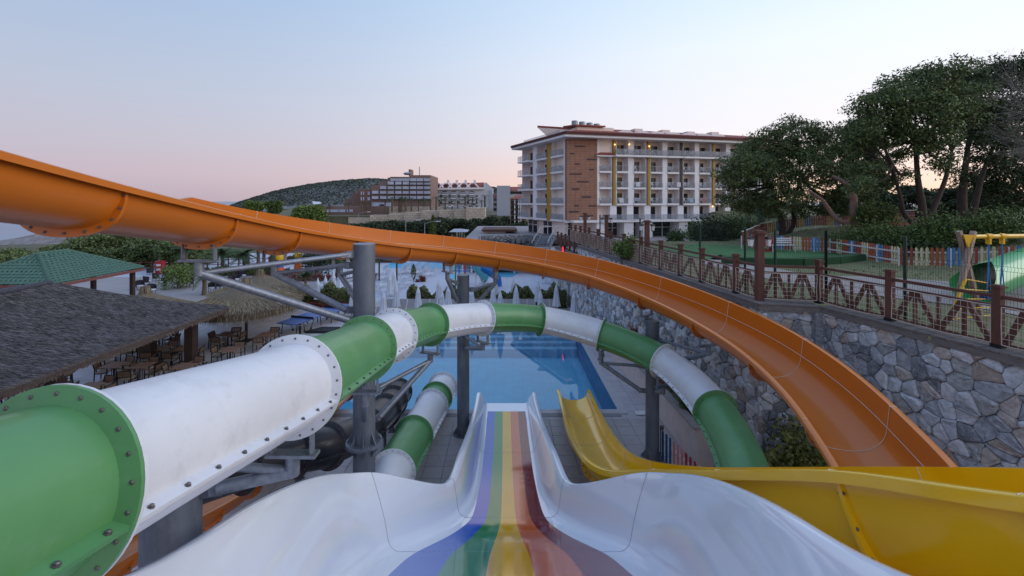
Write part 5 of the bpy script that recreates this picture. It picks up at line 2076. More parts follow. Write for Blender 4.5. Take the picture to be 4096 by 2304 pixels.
hotel = thing('hotel_building', (20, 75, 2.6), 'large cream hotel with balconies brick panel and red roof behind the pool', 'building')
K0, KR, KL = V((9.75, 67, 0)), V((46.5, 75.86, 0)), V((3.4, 82, 0))
FR = Facade(hotel, K0, KR)
FL = Facade(hotel, K0, KL)
FL.n = -FL.n if FL.n.x > 0 else FL.n
LV = [5.4, 7.95, 10.5, 13.05, 15.6]
EAVE = 18.0


def zx(x):
    return (2000 + x * ZS) / 4


wc0, wcu = thing('balcony_chair', (0, 0, 0), 'white plastic chair on a hotel balcony', 'chair', 'white plastic chairs on the hotel balconies'), []
MB().box((0, 0, .42), (.5, .5, .06)).build('seat', M_wplast, wc0)
MB().box((0, .24, .68), (.5, .06, .5)).build('backrest', M_wplast, wc0)
for sx in (-1, 1):
    MB().box((sx * .22, -.2, .2), (.06, .06, .4)).box((sx * .22, .2, .2), (.06, .06, .4)).build('legs', M_wplast, wc0)


def balcony(F_, u0, u1, z, h, proj, glass, towel=None, chairs=True, deep=1.25, where=''):
    b = F_.box(u0, u1, -deep, proj, z - .28, z).build('balcony', M_trim, hotel)
    d = F_.box(u0 + (u1 - u0) * .18, u0 + (u1 - u0) * .78, -deep + .01, -deep + .06, z + .02, z + h * .82).build('door', M_glassd, b)
    F_.box(u0 + (u1 - u0) * .24, u0 + (u1 - u0) * .42, -deep + .062, -deep + .08, z + .05, z + h * .8).build('curtain', M_curtain, b)
    if glass:
        F_.box(u0 + .03, u1 - .03, proj - .07, proj - .04, z + .08, z + .85).build('railing_glass', M_glasst, b)
    g = MB()
    F_.box(u0 + .02, u1 - .02, proj - .08, proj - .03, z + .86, z + .91, g)
    nb = 4 if glass else 9
    for k in range(nb + 1):
        uu = u0 + .04 + (u1 - u0 - .08) * k / nb
        F_.box(uu - .02, uu + .02, proj - .075, proj - .035, z, z + .86, g)
    g.build('railing', M_rail, b)
    if towel:
        uu = u0 + (u1 - u0) * towel[0]
        F_.box(uu, uu + .7, proj - .02, proj, z + .15, z + .88).build('towel', towel[1], b)
    if chairs:
        for f, sd in ((.3, 'left'), (.66, 'right')):
            if rnd.random() < .8:
                q = F_.at(u0 + (u1 - u0) * f, proj - .5, z)
                place(wc0, wcu, q, F_.ang + rnd.uniform(-1, 1), f'{sd} white chair on hotel balcony, {where}')
    return b


# right (front) facade: piers, bays, floors
bays = [(1000, 1120), (1175, 1290), (1348, 1465), (1515, 1635), (1685, 1800), (1845, 1960), (2005, 2120), (2165, 2275), (2320, 2430), (2480, 2590), (2640, 2750)]
bu = [(FR.pu(zx(a)), FR.pu(zx(b))) for a, b in bays]
deep = 1.25
FR.box(0.0, FR.L, -12, -deep, 2.6, EAVE).build('rear_wall', M_cream, hotel)
edges = [FR.pu(zx(975))] + [x for ab in bu for x in ab] + [FR.L]
tw = {(2, 2): (.15, M_wplast), (1, 1): (.2, M_wplast), (5, 1): (.5, mat('towel_blue', (150, 170, 190), .9)), (4, 2): (.8, M_wplast), (6, 1): (.2, mat('towel_red', (160, 110, 110), .9))}
for i in range(0, len(edges), 2):
    u0, u1 = edges[i], edges[i + 1]
    FR.box(u0, u1, -deep, 0, LV[1] - .28, EAVE - .02).build('pier', M_trim, hotel)
    um = (u0 + u1) / 2
    FR.box(u0 + (u1 - u0) * .3, u0 + (u1 - u0) * .7, -deep, .02, LV[1] - .3, LV[1] - .26).build('pier_groove', M_cream, hotel)
for i, xz in enumerate((1150, 1495, 1825, 2148)):
    uu = FR.pu(zx(xz))
    m = M_choc if i == 2 else M_gold
    FR.box(uu - .24, uu + .24, .0, .06, LV[1] - .25, EAVE - .1).build('accent_strip', m, hotel)
    FR.box(uu - .36, uu - .24, .0, .1, LV[1] - .25, EAVE - .1).build('strip_edge', M_choc, hotel)
for i, (u0, u1) in enumerate(bu):
    for k in range(1, 5):
        if i == 0 and k == 4:
            FR.box(u0 - .6, u1 + .6, -deep, .5, LV[4] - .3, LV[4] - .1).build('canopy_slab', M_trim, hotel)
            g = MB()
            a0, a1 = FR.at(u0 - .7, .6, LV[4] - .08), FR.at(u1 + .7, .6, LV[4] - .08)
            b0, b1 = FR.at(u0 + .2, -.2, LV[4] + .45), FR.at(u1 - .2, -.2, LV[4] + .45)
            c0_, c1_ = FR.at(u0 - .7, -.6, LV[4] - .08), FR.at(u1 + .7, -.6, LV[4] - .08)
            g.add([a0, a1, b1, b0, c0_, c1_], [(0, 1, 2, 3), (4, 0, 3), (1, 5, 2)]).build('canopy_roof', M_redroof, hotel)
            FR.box(u0 - .05, u1 + .05, -deep, -.1, LV[4] - .1, EAVE).build('blank_wall', M_cream, hotel)
            continue
        if k == 4:
            balcony(FR, u0 - .55, u1 + .55, LV[k], 2.1, .75, True, where=f'top floor, {ords[i]} bay right of the brick panel')
        else:
            balcony(FR, u0, u1, LV[k], 2.0, .12, False, tw.get((i, k)), where=f'{ords[k]} balcony floor, {ords[i]} bay right of brick panel')
    # first storey doors over the terrace
    uc = (u0 + u1) / 2
    b = FR.box(uc - 1.0, uc + .5, -deep - .02, -deep + .07, LV[0] + .02, LV[0] + 2.0).build('terrace_door', M_glassd, hotel)
    FR.box(u1 - .1, u1 + 1.0, -deep, -.15, LV[0], LV[1] - .28).build('pier', M_trim, hotel)
# terrace slab with railing, ground floor glazing
FR.box(FR.pu(zx(700)), FR.L, -deep, 1.6, LV[0] - .32, LV[0] - .02).build('terrace_slab', M_trim, hotel)
g = MB()
ua, ub = FR.pu(zx(985)), FR.L
FR.box(ua, ub, 1.48, 1.53, LV[0] + .82, LV[0] + .87, g)
for k in range(60):
    uu = ua + (ub - ua) * k / 59
    FR.box(uu - .015, uu + .015, 1.48, 1.52, LV[0], LV[0] + .82, g)
g.build('terrace_railing', M_rail, hotel)
FR.box(ua, ub, 1.5, 1.515, LV[0] + .1, LV[0] + .8).build('railing_glass', M_glasst, hotel)
for (xa, xb) in ((705, 962), (1032, 1228), (1287, 1415), (1470, 1770), (1822, 1925), (2000, 2200)):
    u0, u1 = FR.pu(zx(xa)), FR.pu(zx(xb))
    w = FR.box(u0, u1, -deep - .02, -deep + .12, 2.65, LV[0] - .4).build('shop_window', M_glassd, hotel)
    g = MB()
    for k in range(4):
        uu = u0 + (u1 - u0) * k / 3
        FR.box(uu - .06, uu + .06, -deep + .1, -deep + .18, 2.65, LV[0] - .4, g)
    FR.box(u0, u1, -deep + .1, -deep + .17, 4.0, 4.1, g)
    g.build('mullions', M_trim, w)
for xa in (985, 1255, 1442, 1795, 1960):
    u0 = FR.pu(zx(xa))
    FR.box(u0 - .8, u0 + .8, -deep, 1.3, 2.6, LV[0] - .33).build('pier', M_trim, hotel)
# brick panel
M_brick = tilemat('brick_panel', (146, 106, 88), (118, 82, 68), .8, .4, gw=.05, var=.14, frame=(0, 0, -FR.ang), axis='XZ')
u0, u1 = FR.pu(zx(672)), FR.pu(zx(975))
bp = FR.box(u0, u1, -deep, .12, LV[0] - .0, EAVE - .1).build('brick_panel', M_brick, hotel)
for xa, xb, yy in ((750, 848, 415), (700, 748, 489), (868, 972, 548), (748, 797, 593), (893, 941, 649), (698, 820, 694), (770, 890, 772), (721, 794, 846), (817, 912, 926), (743, 791, 1012), (888, 967, 1015), (694, 790, 1075), (862, 935, 1114)):
    a_, b_ = FR.pu(zx(xa)), FR.pu(zx(xb))
    z = H + (CY - (420 + yy * ZS) / 4) * (67 + .24 * a_) / F
    FR.box(a_, b_, .1, .15, z - .12, z + .12).build('slot', M_slot, bp)
# left facade
FL.box(.0, FL.L, -10, -deep, 2.6, EAVE).build('rear_wall', M_cream, hotel)
lb = [(640, 520), (478, 370), (330, 225)]
lu = [(FL.pu(zx(a)), FL.pu(zx(b))) for a, b in lb]
ed = [0.0] + [x for ab in lu for x in ab] + [FL.L]
for i in range(0, len(ed) - 1, 2):
    FL.box(ed[i], min(ed[i + 1], FL.L), -deep, 0, LV[0] - .4, EAVE).build('pier', M_trim, hotel)
uu = FL.pu(zx(497))
FL.box(uu - .7, uu + .7, 0, .08, LV[0] - .3, EAVE - .1).build('accent_strip', M_gold, hotel)
for i, (u0, u1) in enumerate(lu):
    for k in range(5):
        balcony(FL, u0, min(u1, FL.L), LV[k], 2.0, .25 if i < 2 else 1.0, True, chairs=True, where=f'{ords[k]} balcony floor, {ords[i]} bay left of brick panel')
    w = FL.box(u0 + .3, min(u1, FL.L) - .3, -deep - .02, -deep + .1, 2.65, LV[0] - .5).build('shop_window', M_glassd, hotel)
    g = MB()
    for k in range(3):
        q = u0 + .3 + (min(u1, FL.L) - u0 - .6) * k / 2
        FL.box(q - .08, q + .08, -deep + .08, -deep + .16, 2.65, LV[0] - .5, g)
    FL.box(u0 + .3, min(u1, FL.L) - .3, -deep + .08, -deep + .15, 4.0, 4.1, g)
    g.build('mullions', M_trim, w)
# eaves and roof
ov = 1.5
g = MB()
P0 = K0 + FR.n * ov + FL.n * ov * .7
P1 = KR + FR.n * ov + FR.u * 2
P2 = KL + FL.n * ov + FL.u * 1.5
back = V((30, 95, 0))
poly = [P2, P0, P1, P1 + V((-2, 14, 0)), P2 + V((12, 6, 0))]
g.prism([(p.x, p.y) for p in poly], EAVE, EAVE + .55).build('eave_slab', M_trim, hotel)
g = MB()
ce = [V((p.x, p.y, EAVE + .56)) for p in [P2 + FL.n * .15, P0 + FR.n * .15, P1 + FR.n * .15]]
ri = [V((KL.x + 6, KL.y + 1, EAVE + 1.7)), V((K0.x + 4.2, K0.y + 7, EAVE + 2.7)), V((KR.x - 1, KR.y + 7, EAVE + 2.7))]
g.quad(ce[0], ce[1], ri[1], ri[0]).quad(ce[1], ce[2], ri[2], ri[1])
rf_ = g.build('roof', M_redroof, hotel)
g = MB()
for a, b in ((ce[0], ce[1]), (ce[1], ce[2])):
    g.bar(a - UP * .0, b - UP * .0, .12, .42)
g.build('roof_edge', M_dkroof, rf_)
# red tile ribs on the front slope
g = MB()
n = 130
for k in range(n):
    f = (k + .5) / n
    a, b = ce[1].lerp(ce[2], f), ri[1].lerp(ri[2], f)
    g.bar(a + UP * .04, a.lerp(b, .42) + UP * .04, .13, .07)
tag(g.build('roof_ribs', M_redroof, rf_), kind='stuff')
# terrace parapet and dormers above the front eave
for k, xz in enumerate((1320, 1490, 1645, 1810, 1975, 2120, 2270)):
    uu = FR.pu(zx(xz))
    d_ = MB()
    prof = [(-1.9, 0), (-1.15, 1.35), (-.6, 1.6), (.6, 1.6), (1.15, 1.35), (1.9, 0)]
    vs = [FR.at(uu + x, nn, EAVE + .56 + z * .8) for nn in (-1.6, -4.2) for x, z in prof]
    d_.add(vs, [(0, 1, 2, 3, 4, 5), (11, 10, 9, 8, 7, 6)] + [(i, i + 6, (i + 1) % 6 + 6, (i + 1) % 6) for i in range(6)])
    dm = d_.build('dormer', M_trim, rf_)
    prof = [(-1.2, 0.05), (-.75, 1.0), (-.4, 1.2), (.4, 1.2), (.75, 1.0), (1.2, .05)]
FR.box(FR.pu(zx(1250)), FR.L, -1.9, -1.6, EAVE + .5, EAVE + .95).build('roof_parapet', M_cream, hotel)
for xz in (1320, 1490, 1645, 1810, 1975, 2120, 2270):
    uu = FR.pu(zx(xz))
    vs = [FR.at(uu + x, -1.57, EAVE + .62 + z * .85) for x, z in [(-1.1, 0.3), (-.7, .95), (.7, .95), (1.1, .3)]]
    MB().add(vs, [(0, 1, 2, 3)]).build('dormer_window', M_glassd, hotel)
for xz, hh in ((1550, 1.5), (1840, 1.5), (2105, 1.4), (2360, 1.5)):
    uu = FR.pu(zx(xz))
    c = FR.box(uu - .75, uu + .75, -6, -4.6, EAVE + 1.2, EAVE + 1.25 + hh).build('chimney', M_cream, rf_)
# stair tower with red cap and tanks, left butterfly roof
u0, u1 = FR.pu(zx(845)), FR.pu(zx(1110))
twr = FR.box(u0, u1, -7.5, -2.6, EAVE + .5, EAVE + 2.3).build('stair_tower', M_cream, hotel)
g = MB()
q0, q1, q2, q3 = FR.at(u0 - .4, -2.2, EAVE + 2.32), FR.at(u1 + .3, -2.2, EAVE + 2.32), FR.at(u1 + .3, -7.8, EAVE + 3.0), FR.at(u0 - .4, -7.8, EAVE + 3.0)
g.add([q0, q1, q2, q3, q0 + UP * .25, q1 + UP * .25, q2 + UP * .25, q3 + UP * .25], [(0, 1, 2, 3), (4, 7, 6, 5), (0, 4, 5, 1), (1, 5, 6, 2), (2, 6, 7, 3), (3, 7, 4, 0)]).build('tower_roof', M_redroof, twr)
FR.box(u1, FR.pu(zx(1235)), -7.5, -3, EAVE + .5, EAVE + 2.4).build('plant_room', M_cream, hotel)
M_tank = mat('roof_tank', (134, 140, 148), .4, .5, var=.15)
for k in range(4):
    uu = u0 + 1.2 + k * 1.35
    q = FR.at(uu, -6.5, EAVE + 3.0)
    MB().tube([q, q + UP * (.95 - k * .12)], .55, 14).build('water_tank', M_tank, twr, smooth=40)
w0, w1, w2 = V((KL.x + 2.6, KL.y - 3.5, EAVE + 3.9)), V((K0.x + 7.5, K0.y + 7, EAVE + 2.4)), V((KL.x + 9, KL.y + 6, EAVE + 3.6))
w3 = V((KL.x + 5.2, KL.y - 4.5, EAVE + 1.0))
MB().add([w0, w1, w2, w0 - UP * .35, w1 - UP * .35, w2 - UP * .35], [(0, 1, 2), (3, 5, 4), (0, 3, 4, 1), (1, 4, 5, 2), (2, 5, 3, 0)]).build('butterfly_roof', M_redroof, hotel)
MB().add([w0 - UP * .36, w1 - UP * .36, w3], [(0, 2, 1)]).build('soffit', M_cream, hotel)
FL.box(7, 14, -3.2, -3.0, EAVE + .5, EAVE + 2.0).build('roof_rail', M_glasst, hotel)
FL.box(2, 15, .2, .28, EAVE + .6, EAVE + 1.5).build('roof_rail', M_glasst, hotel)
# lit wall lamps
for xz, z in ((1145, EAVE - .8), (1290, EAVE - .7), (1490, EAVE - .9), (2125, LV[1] - .5)):
    q = FR.at(FR.pu(zx(xz)), .35, z)
    MB().lathe([(.03, -.12), (.12, 0), (.03, .12)], 8, q).build('wall_lamp', M_lampon, hotel)
# podium in front of the hotel and dining terrace
M_podium = mat('podium_paving', (150, 142, 144), .8, var=.1, vs=1)
pd = tag(MB().prism([(-6, 55), (15, 46), (60, 50), (60, 100), (-6, 100)], -4.2, 2.6).build('hotel_podium', M_podium), kind='structure')
bar = thing('poolside_bar', (2, 54, -.1), 'low brown roofed bar with warm lights below the hotel terrace', 'building')
MB().box((2.5, 53.2, 1.05), (13, 4, 2.1)).build('bar_front', M_glassd, bar)
MB().box((2.5, 52.6, 2.3), (14, 5.5, .45)).build('flat_roof', M_brown, bar)
for k in range(6):
    MB().box((-3.8 + k * 2.5, 51.1, 1.05), (.22, .22, 2.1)).build('mullion', M_trim, bar)
for x in (4.6, 5.3, 6.6):
    MB().lathe([(.03, -.14), (.15, 0), (.03, .14)], 8, (x, 50.6, 1.85)).build('bar_lamp', M_lampon, bar)
# tables and chairs massed on the hotel dining terrace
g = MB()
for k in range(170):
    x, y = rnd.uniform(-3, 12), rnd.uniform(55.5, 62)
    if y < 55 + (15 - x) * .1 - 2:
        continue
    g.box((x, y, 2.6 + .72), (.75, .75, .04)).box((x, y, 2.95), (.06, .06, .7))
    for a in (0, 1.57, 3.14, 4.71):
        g.box((x + .6 * math.cos(a), y + .6 * math.sin(a), 3.02), (.4, .4, .05)).box((x + .75 * math.cos(a), y + .75 * math.sin(a), 3.3), (.08 + .3 * abs(math.sin(a)), .08 + .3 * abs(math.cos(a)), .45))
tag(tag(g.build('dining_furniture', M_curtain)), 'massed metal tables and chairs on the far hotel dining terrace', 'furniture', kind='stuff')
# steel stair down from the terrace
st = thing('steel_stair', (8, 40, 0), 'steel stair with grey handrails beside the far stone wall', 'stair')
s0, s1 = P(553, 233, 42), P(545, 249, 39)
for k in range(12):
    p = s0.lerp(s1, k / 11)
    MB().box(p - V((.5, 0, .35)), (1.4, .32, .05)).build('tread', M_steel, st)
for dx in (-1.2, .2):
    MB().tube([s0 + V((dx, 0, .55)), s1 + V((dx, 0, .55))], .04, 8).build('handrail', M_rail, st)
    MB().tube([s0 + V((dx, 0, .55)), s0 + V((dx + 1.6, 2, .55))], .04, 8).build('handrail', M_rail, st)
    MB().bar(s0 + V((dx, 0, -.4)), s1 + V((dx, 0, -.4)), .05, .25).build('stringer', M_steel, st)
for k in range(5):
    p = s0.lerp(s1, k / 4)
    MB().tube([p + V((.2, 0, -.4)), p + V((.2, 0, .55))], .025, 6).build('baluster', M_rail, st)

# ---------------------------------------------------------------- far hotels on the headland
M_brownh = mat('brown_cladding', (124, 100, 94), .8, var=.1, vs=.1)
M_winp = mat('pale_window', (170, 178, 200), .2, var=.25, vs=.12)
M_white_h = mat('white_hotel', (186, 186, 196), .85, var=.04, vs=.1)
M_cwall = tilemat('cream_stone', (190, 172, 158), (152, 134, 122), 2.2, 1.1, gw=.14, var=.25, brick=True, axis='XZ')
M_greyw = mat('grey_hotel', (160, 162, 172), .85, var=.04, vs=.1)


def zf(x):
    return (1250 + x * .33) / 4


def zy(y):
    return (680 + y * .33) / 4


def flatblock(root, px0, px1, py0, py1, Z, depth, m, name='wall', skew=0.0):
    """box whose front face spans the given image rectangle at distance Z"""
    a, b = P(px0, py1, Z), P(px1, py0, Z)
    return MB().prism([(a.x, Z), (b.x, Z + skew), (b.x, Z + depth + skew), (a.x, Z + depth)], a.z, b.z).build(name, m, root)


def window(root, px0, px1, py0, py1, Z, m, proud=.4, frame=None):
    a, b = P(px0, py1, Z - proud), P(px1, py0, Z - proud)
    w = MB().box(((a.x + b.x) / 2, Z - proud / 2 + .05, (a.z + b.z) / 2), (abs(b.x - a.x), proud, abs(b.z - a.z))).build('window', m, root)
    return w


bh = thing('brown_hotel', P(395, 210, 260), 'brown terraced hotel with rows of pale windows on the headland', 'building')
Zb = 260
for x0q, x1q, y0q in ((710, 1430, 185), (805, 1430, 140), (910, 1430, 92), (1170, 1430, 62)):
    flatblock(bh, zf(x0q), zf(x1q), zy(y0q), zy(470), Zb, 30, M_brownh)
    Zb += .3
for r_, (yy, xs_) in enumerate(((100, [1185, 1265, 1350]), (140, [910, 1003, 1095, 1183, 1268, 1352]), (195, [818, 912, 1003, 1093, 1182, 1268, 1352]), (252, [722, 820, 912, 1003, 1093, 1182, 1268, 1352]), (315, [722, 820, 912, 1003, 1093, 1182, 1268, 1352]))):
    for x in xs_:
        window(bh, zf(x), zf(x + 74), zy(yy), zy(yy + 36), 259.8, M_winp)
        g = MB()
        a, b = P(zf(x - 4), zy(yy + 42), 259), P(zf(x + 80), zy(yy + 42), 259)
        MB().bar(a, b, .7, .4).build('balcony_edge', M_choc, bh)
flatblock(bh, zf(945), zf(1175), zy(92), zy(132), 259.6, 20, M_winp, 'glazed_storey')
flatblock(bh, zf(940), zf(1175), zy(82), zy(93), 259.0, 24, M_brownh, 'roof_slab')
flatblock(bh, zf(1165), zf(1190), zy(-8), zy(70), 266, 8, M_brownh, 'chimney')
for k in range(3):
    q = P(zf(1128 + k * 22), zy(44), 262)
    MB().lathe([(.2, -.9), (1.6, 0), (.2, .9)], 8, q).build('dish', M_tank, bh)
MB().tube([P(zf(1297), zy(70), 270), P(zf(1297), zy(-40), 270)], .25, 6).build('mast', M_tank, bh)
flatblock(bh, zf(575), zf(715), zy(235), zy(440), 262, 26, mat('brown_light', (126, 92, 80), .8), 'wing')
for x in (585, 612, 668, 685):
    for yy in (262, 328):
        window(bh, zf(x), zf(x + 13), zy(yy), zy(yy + 40), 261.8, M_winp)
for x0q, x1q, y0q in ((535, 590, 240), (470, 580, 280), (395, 580, 345), (380, 520, 400)):
    flatblock(bh, zf(x0q), zf(x1q), zy(y0q), zy(455), 264 + y0q * .02, 20, M_brownh, 'wing')
flatblock(bh, zf(120), zf(940), zy(440), zy(600), 250, 14, M_brownh, 'lower_block')
for x in (170, 245, 325, 415):
    for yy in (478, 545):
        window(bh, zf(x), zf(x + 72), zy(yy), zy(yy + 34), 249.8, M_winp)
flatblock(bh, zf(715), zf(950), zy(395), zy(462), 258.6, 5, M_winp, 'lobby_glazing')
flatblock(bh, zf(812), zf(866), zy(415), zy(462), 258.2, 2, M_choc, 'lobby_door')
tent = thing('white_canopy', P(zf(40), zy(410), 255), 'white tensile canopy at the left end of the brown hotel', 'canopy')
a, b, c = P(zf(-5), zy(380), 255), P(zf(100), zy(385), 255), P(zf(10), zy(415), 250)
MB().add([a, b, c, P(zf(110), zy(410), 252)], [(0, 1, 3, 2)]).build('membrane', M_wplast, tent)
for q in (a, b, c):
    MB().tube([q, V((q.x, q.y, -4.2))], .3, 6).build('mast', M_rail, tent)

wh = thing('white_hotel', P(462, 208, 300), 'white hotel with long red roof beside the brown hotel', 'building')
flatblock(wh, zf(1428), zf(2075), zy(232), zy(455), 300, 18, M_white_h)
a, b = P(zf(1428), zy(230), 299), P(zf(2080), zy(222), 299)
c, d_ = P(zf(1560), zy(168), 309), P(zf(2080), zy(150), 309)
g = MB().quad(a, b, d_, c)
c2_, e2 = P(zf(1428), zy(180), 309), P(zf(1560), zy(168), 309)
g.add([a, c, c2_], [(0, 1, 2)]).build('roof', M_redroof, wh)
MB().bar(a, b, 1.6, 1.2).build('eave', M_trim, wh)
for k, x in enumerate((1510, 1615, 1720, 1830, 1940)):
    q = P(zf(x), zy(212), 300)
    g = MB()
    for s in (-1, 1):
        g.bar(q + V((s * 4.2, 0, 0)), q + V((s * 1.2, 2, 3.1)), .7, .5)
    g.bar(q + V((-1.3, 2, 3.1)), q + V((1.3, 2, 3.1)), .7, .5).build('dormer', M_trim, wh)
    MB().box(q + V((0, 1.2, 1.3)), (2.6, .4, 1.6)).build('dormer_window', M_glassd, wh)
for x in (1645, 1750, 1857, 1967):
    q = P(zf(x), zy(150), 310)
    MB().box(q, (1.6, 1.6, 3.4)).build('chimney', M_trim, wh)
for x in (1480, 1580, 1688, 1798, 1908):
    for yy in (255, 300, 345):
        bq = window(wh, zf(x), zf(x + 48), zy(yy), zy(yy + 40), 299.8, M_glassd)
        a, b = P(zf(x - 6), zy(yy + 44), 298.6), P(zf(x + 54), zy(yy + 44), 298.6)
        MB().bar(a, b, 1.8, .7).build('balcony_slab', M_trim, bq)
        MB().bar(a + UP * 1.3, b + UP * 1.3, .1, 1.3).build('railing', M_rail, bq)
for x in (1545, 1650, 1760, 1870, 1980):
    for yy in (305, 385):
        window(wh, zf(x), zf(x + 22), zy(yy), zy(yy + 20), 299.8, M_glassd)
q = [P(zf(2075), zy(455), 300), P(zf(2185), zy(455), 300), P(zf(2185), zy(222), 300), P(zf(2105), zy(150), 300), P(zf(2075), zy(165), 300)]
MB().add(q + [V((p.x, p.y + 16, p.z)) for p in q], [(0, 1, 2, 3, 4), (9, 8, 7, 6, 5)] + [(i, (i + 1) % 5, (i + 1) % 5 + 5, i + 5) for i in range(5)]).build('gable_wing', M_white_h, wh)
flatblock(wh, zf(2140), zf(2178), zy(248), zy(478), 299.6, 1, M_greyw, 'shaft')

gh = thing('grey_hotel', P(505, 215, 230), 'pale grey hotel blocks with red roofs left of the main hotel', 'building')
flatblock(gh, zf(2235), zf(2395), zy(190), zy(555), 230, 14, M_greyw)
flatblock(gh, zf(2390), zf(2620), zy(248), zy(520), 236, 14, M_white_h, 'wing')
a, b, c, d_ = P(zf(2390), zy(250), 235), P(zf(2640), zy(252), 235), P(zf(2640), zy(205), 243), P(zf(2390), zy(203), 243)
MB().quad(a, b, c, d_).build('roof', M_redroof, gh)
flatblock(gh, zf(2185), zf(2240), zy(318), zy(520), 240, 10, M_white_h, 'wing')
MB().quad(P(zf(2185), zy(320), 239), P(zf(2240), zy(320), 239), P(zf(2240), zy(288), 246), P(zf(2185), zy(288), 246)).build('roof', M_redroof, gh)
for yy in (340, 400, 460):
    window(gh, zf(2196), zf(2230), zy(yy), zy(yy + 30), 239.8, M_glassd)
for yy in (262, 330, 400):
    window(gh, zf(2400), zf(2600), zy(yy), zy(yy + 26), 235.8, M_glassd)
yh = thing('yellow_hotel', P(518, 225, 150), 'beige hotel wing with stacked balconies and red roof just left of the main hotel', 'building')
flatblock(yh, zf(2400), zf(2700), zy(345), zy(730), 150, 12, mat('beige_hotel', (168, 152, 124), .85, var=.05))
a, b, c, d_ = P(zf(2370), zy(350), 148.6), P(zf(2720), zy(345), 148.6), P(zf(2720), zy(280), 156), P(zf(2460), zy(310), 156)
MB().quad(a, b, c, d_).build('roof', M_redroof, yh)
for yy in (372, 430, 490, 555, 615, 675):
    for x in (2405, 2460, 2540):
        wv = window(yh, zf(x), zf(x + 40), zy(yy), zy(yy + 36), 149.8, M_glassd, .3)
        a, b = P(zf(x - 4), zy(yy + 40), 149.3), P(zf(x + 48), zy(yy + 40), 149.3)
        MB().bar(a, b, 1.0, .25).build('balcony_slab', M_choc, wv)
for x in (2452, 2500, 2525):
    flatblock(yh, zf(x - 6), zf(x + 6), zy(350), zy(728), 149.2, .6, M_trim, 'pier')

# cream retaining walls of the headland road
rw = thing('road_wall', P(420, 218, 240), 'long stepped cream stone retaining wall below the far hotels', 'wall')
stp = [(170, 435, 590), (435, 695, 575), (695, 925, 547), (925, 1115, 535), (1115, 1310, 515), (1310, 1530, 495), (1530, 1720, 487), (1720, 1860, 475), (1860, 2095, 455)]
for xa, xb, yt in stp:
    flatblock(rw, zf(xa), zf(xb), zy(yt), zy(665), 232 - (xa - 170) * .018, 8, M_cwall, 'wall_step')
flatblock(rw, zf(930), zf(1600), zy(445), zy(540), 246, 6, M_cwall, 'upper_wall')
hs_ = tag(MB().prism([(-190, 233), (0, 224), (60, 150), (160, 150), (160, 420), (-190, 420)], -4.3, .3).build('headland', M_earth), kind='structure')
# parked cars on the headland road
for i, (x, yy, c, lb) in enumerate(((1660, 455, (190, 194, 202), 'left white car parked on the headland road'), (1860, 455, (150, 154, 160), 'silver car parked on the headland road'), (1952, 448, (120, 124, 132), 'grey van parked on the headland road by the wall end'))):
    q = P(zf(x), zy(yy), 226)
    q = V((q.x, q.y + 4, q.z))
    cr = thing('parked_car', q, lb, 'car', 'cars on the headland road')
    L_ = 4.4 + i * .4
    m = mat('car_%d' % i, c, .3, var=.02, coat=.5)
    hh = 1.5 if i < 2 else 2.0
    prof = [(-L_ / 2, .3), (L_ / 2, .3), (L_ / 2, .8), (L_ * .3, .92), (L_ * .16, hh), (-L_ * .32, hh), (-L_ * .46, .95), (-L_ / 2, .9)]
    n = len(prof)
    MB().add([(q.x + x_, q.y + s, q.z + z_) for s in (-.85, .85) for x_, z_ in prof], [tuple(range(n)), tuple(reversed(range(n, 2 * n)))] + [(j, j + n, (j + 1) % n + n, (j + 1) % n) for j in range(n)]).build('body', m, cr)
    MB().box((q.x - L_ * .07, q.y - .86, q.z + (hh + .95) / 2), (L_ * .4, .03, (hh - .95) * .75)).build('side_window', M_glassd, cr)
    for s in (-1, 1):
        w = MB().lathe([(.32, -.1), (.32, .1)], 12)
        M3 = Matrix.Rotation(math.pi / 2, 3, 'X')
        MB().add([M3 @ V(p) + V((q.x + s * L_ * .3, q.y - .8, q.z + .32)) for p in w.v], w.f).build('wheel', M_wheel, cr)
# street lamps and small grey roof pavilion
for px, py0, py1, Z, lb in ((zf(1130), zy(632), zy(760), 120, 'left grey street lamp in front of the dark trees'), (zf(1360), zy(650), zy(790), 110, 'right grey street lamp in front of the dark trees'), (zf(560), zy(528), zy(690), 150, 'concrete utility pole left of the street lamps')):
    a, b = P(px, py0, Z), P(px, py1, Z)
    b.z = -4.2
    r = thing('street_lamp', b, lb, 'lamp post', 'grey street lamps')
    MB().tube([b, a], [.16, .08], 8).build('pole', M_rail, r)
    MB().tube([a, a + V((1.8, 0, .5)), a + V((3.2, 0, .6))], .06, 6).build('arm', M_rail, r)
    MB().box(a + V((3.4, 0, .58)), (1.2, .4, .22)).build('lamp_head', M_wplast, r)
Zp = 105
pv = thing('grey_pavilion', P(zf(1760), zy(790), Zp), 'small open pavilion with grey hip roof in front of the dark trees', 'pavilion')
a, b, ap0, ap1 = P(zf(1650), zy(752), Zp), P(zf(1872), zy(752), Zp), P(zf(1715), zy(712), Zp + 4), P(zf(1800), zy(712), Zp + 4)
w = b.x - a.x
c, d_ = b + V((0, 8, 0)), a + V((0, 8, 0))
MB().add([a, b, c, d_, ap0, ap1], [(0, 1, 5, 4), (1, 2, 5), (2, 3, 4, 5), (3, 0, 4)]).build('roof', M_greyw, pv)
for x in (.08, .36, .64, .92):
    for y in (.6, 7.4):
        MB().box((a.x + w * x, a.y + y, (a.z - 4.2) / 2 - .1), (.25, .25, a.z + 4.2)).build('post', M_dwood, pv)
kk = thing('white_kiosk', P(545, 226, 75), 'white flat roofed kiosk left of the bar with dark doorway', 'building')
flatblock(kk, zf(2060), zf(2340), zy(742), zy(880), 78, 6, M_cream)
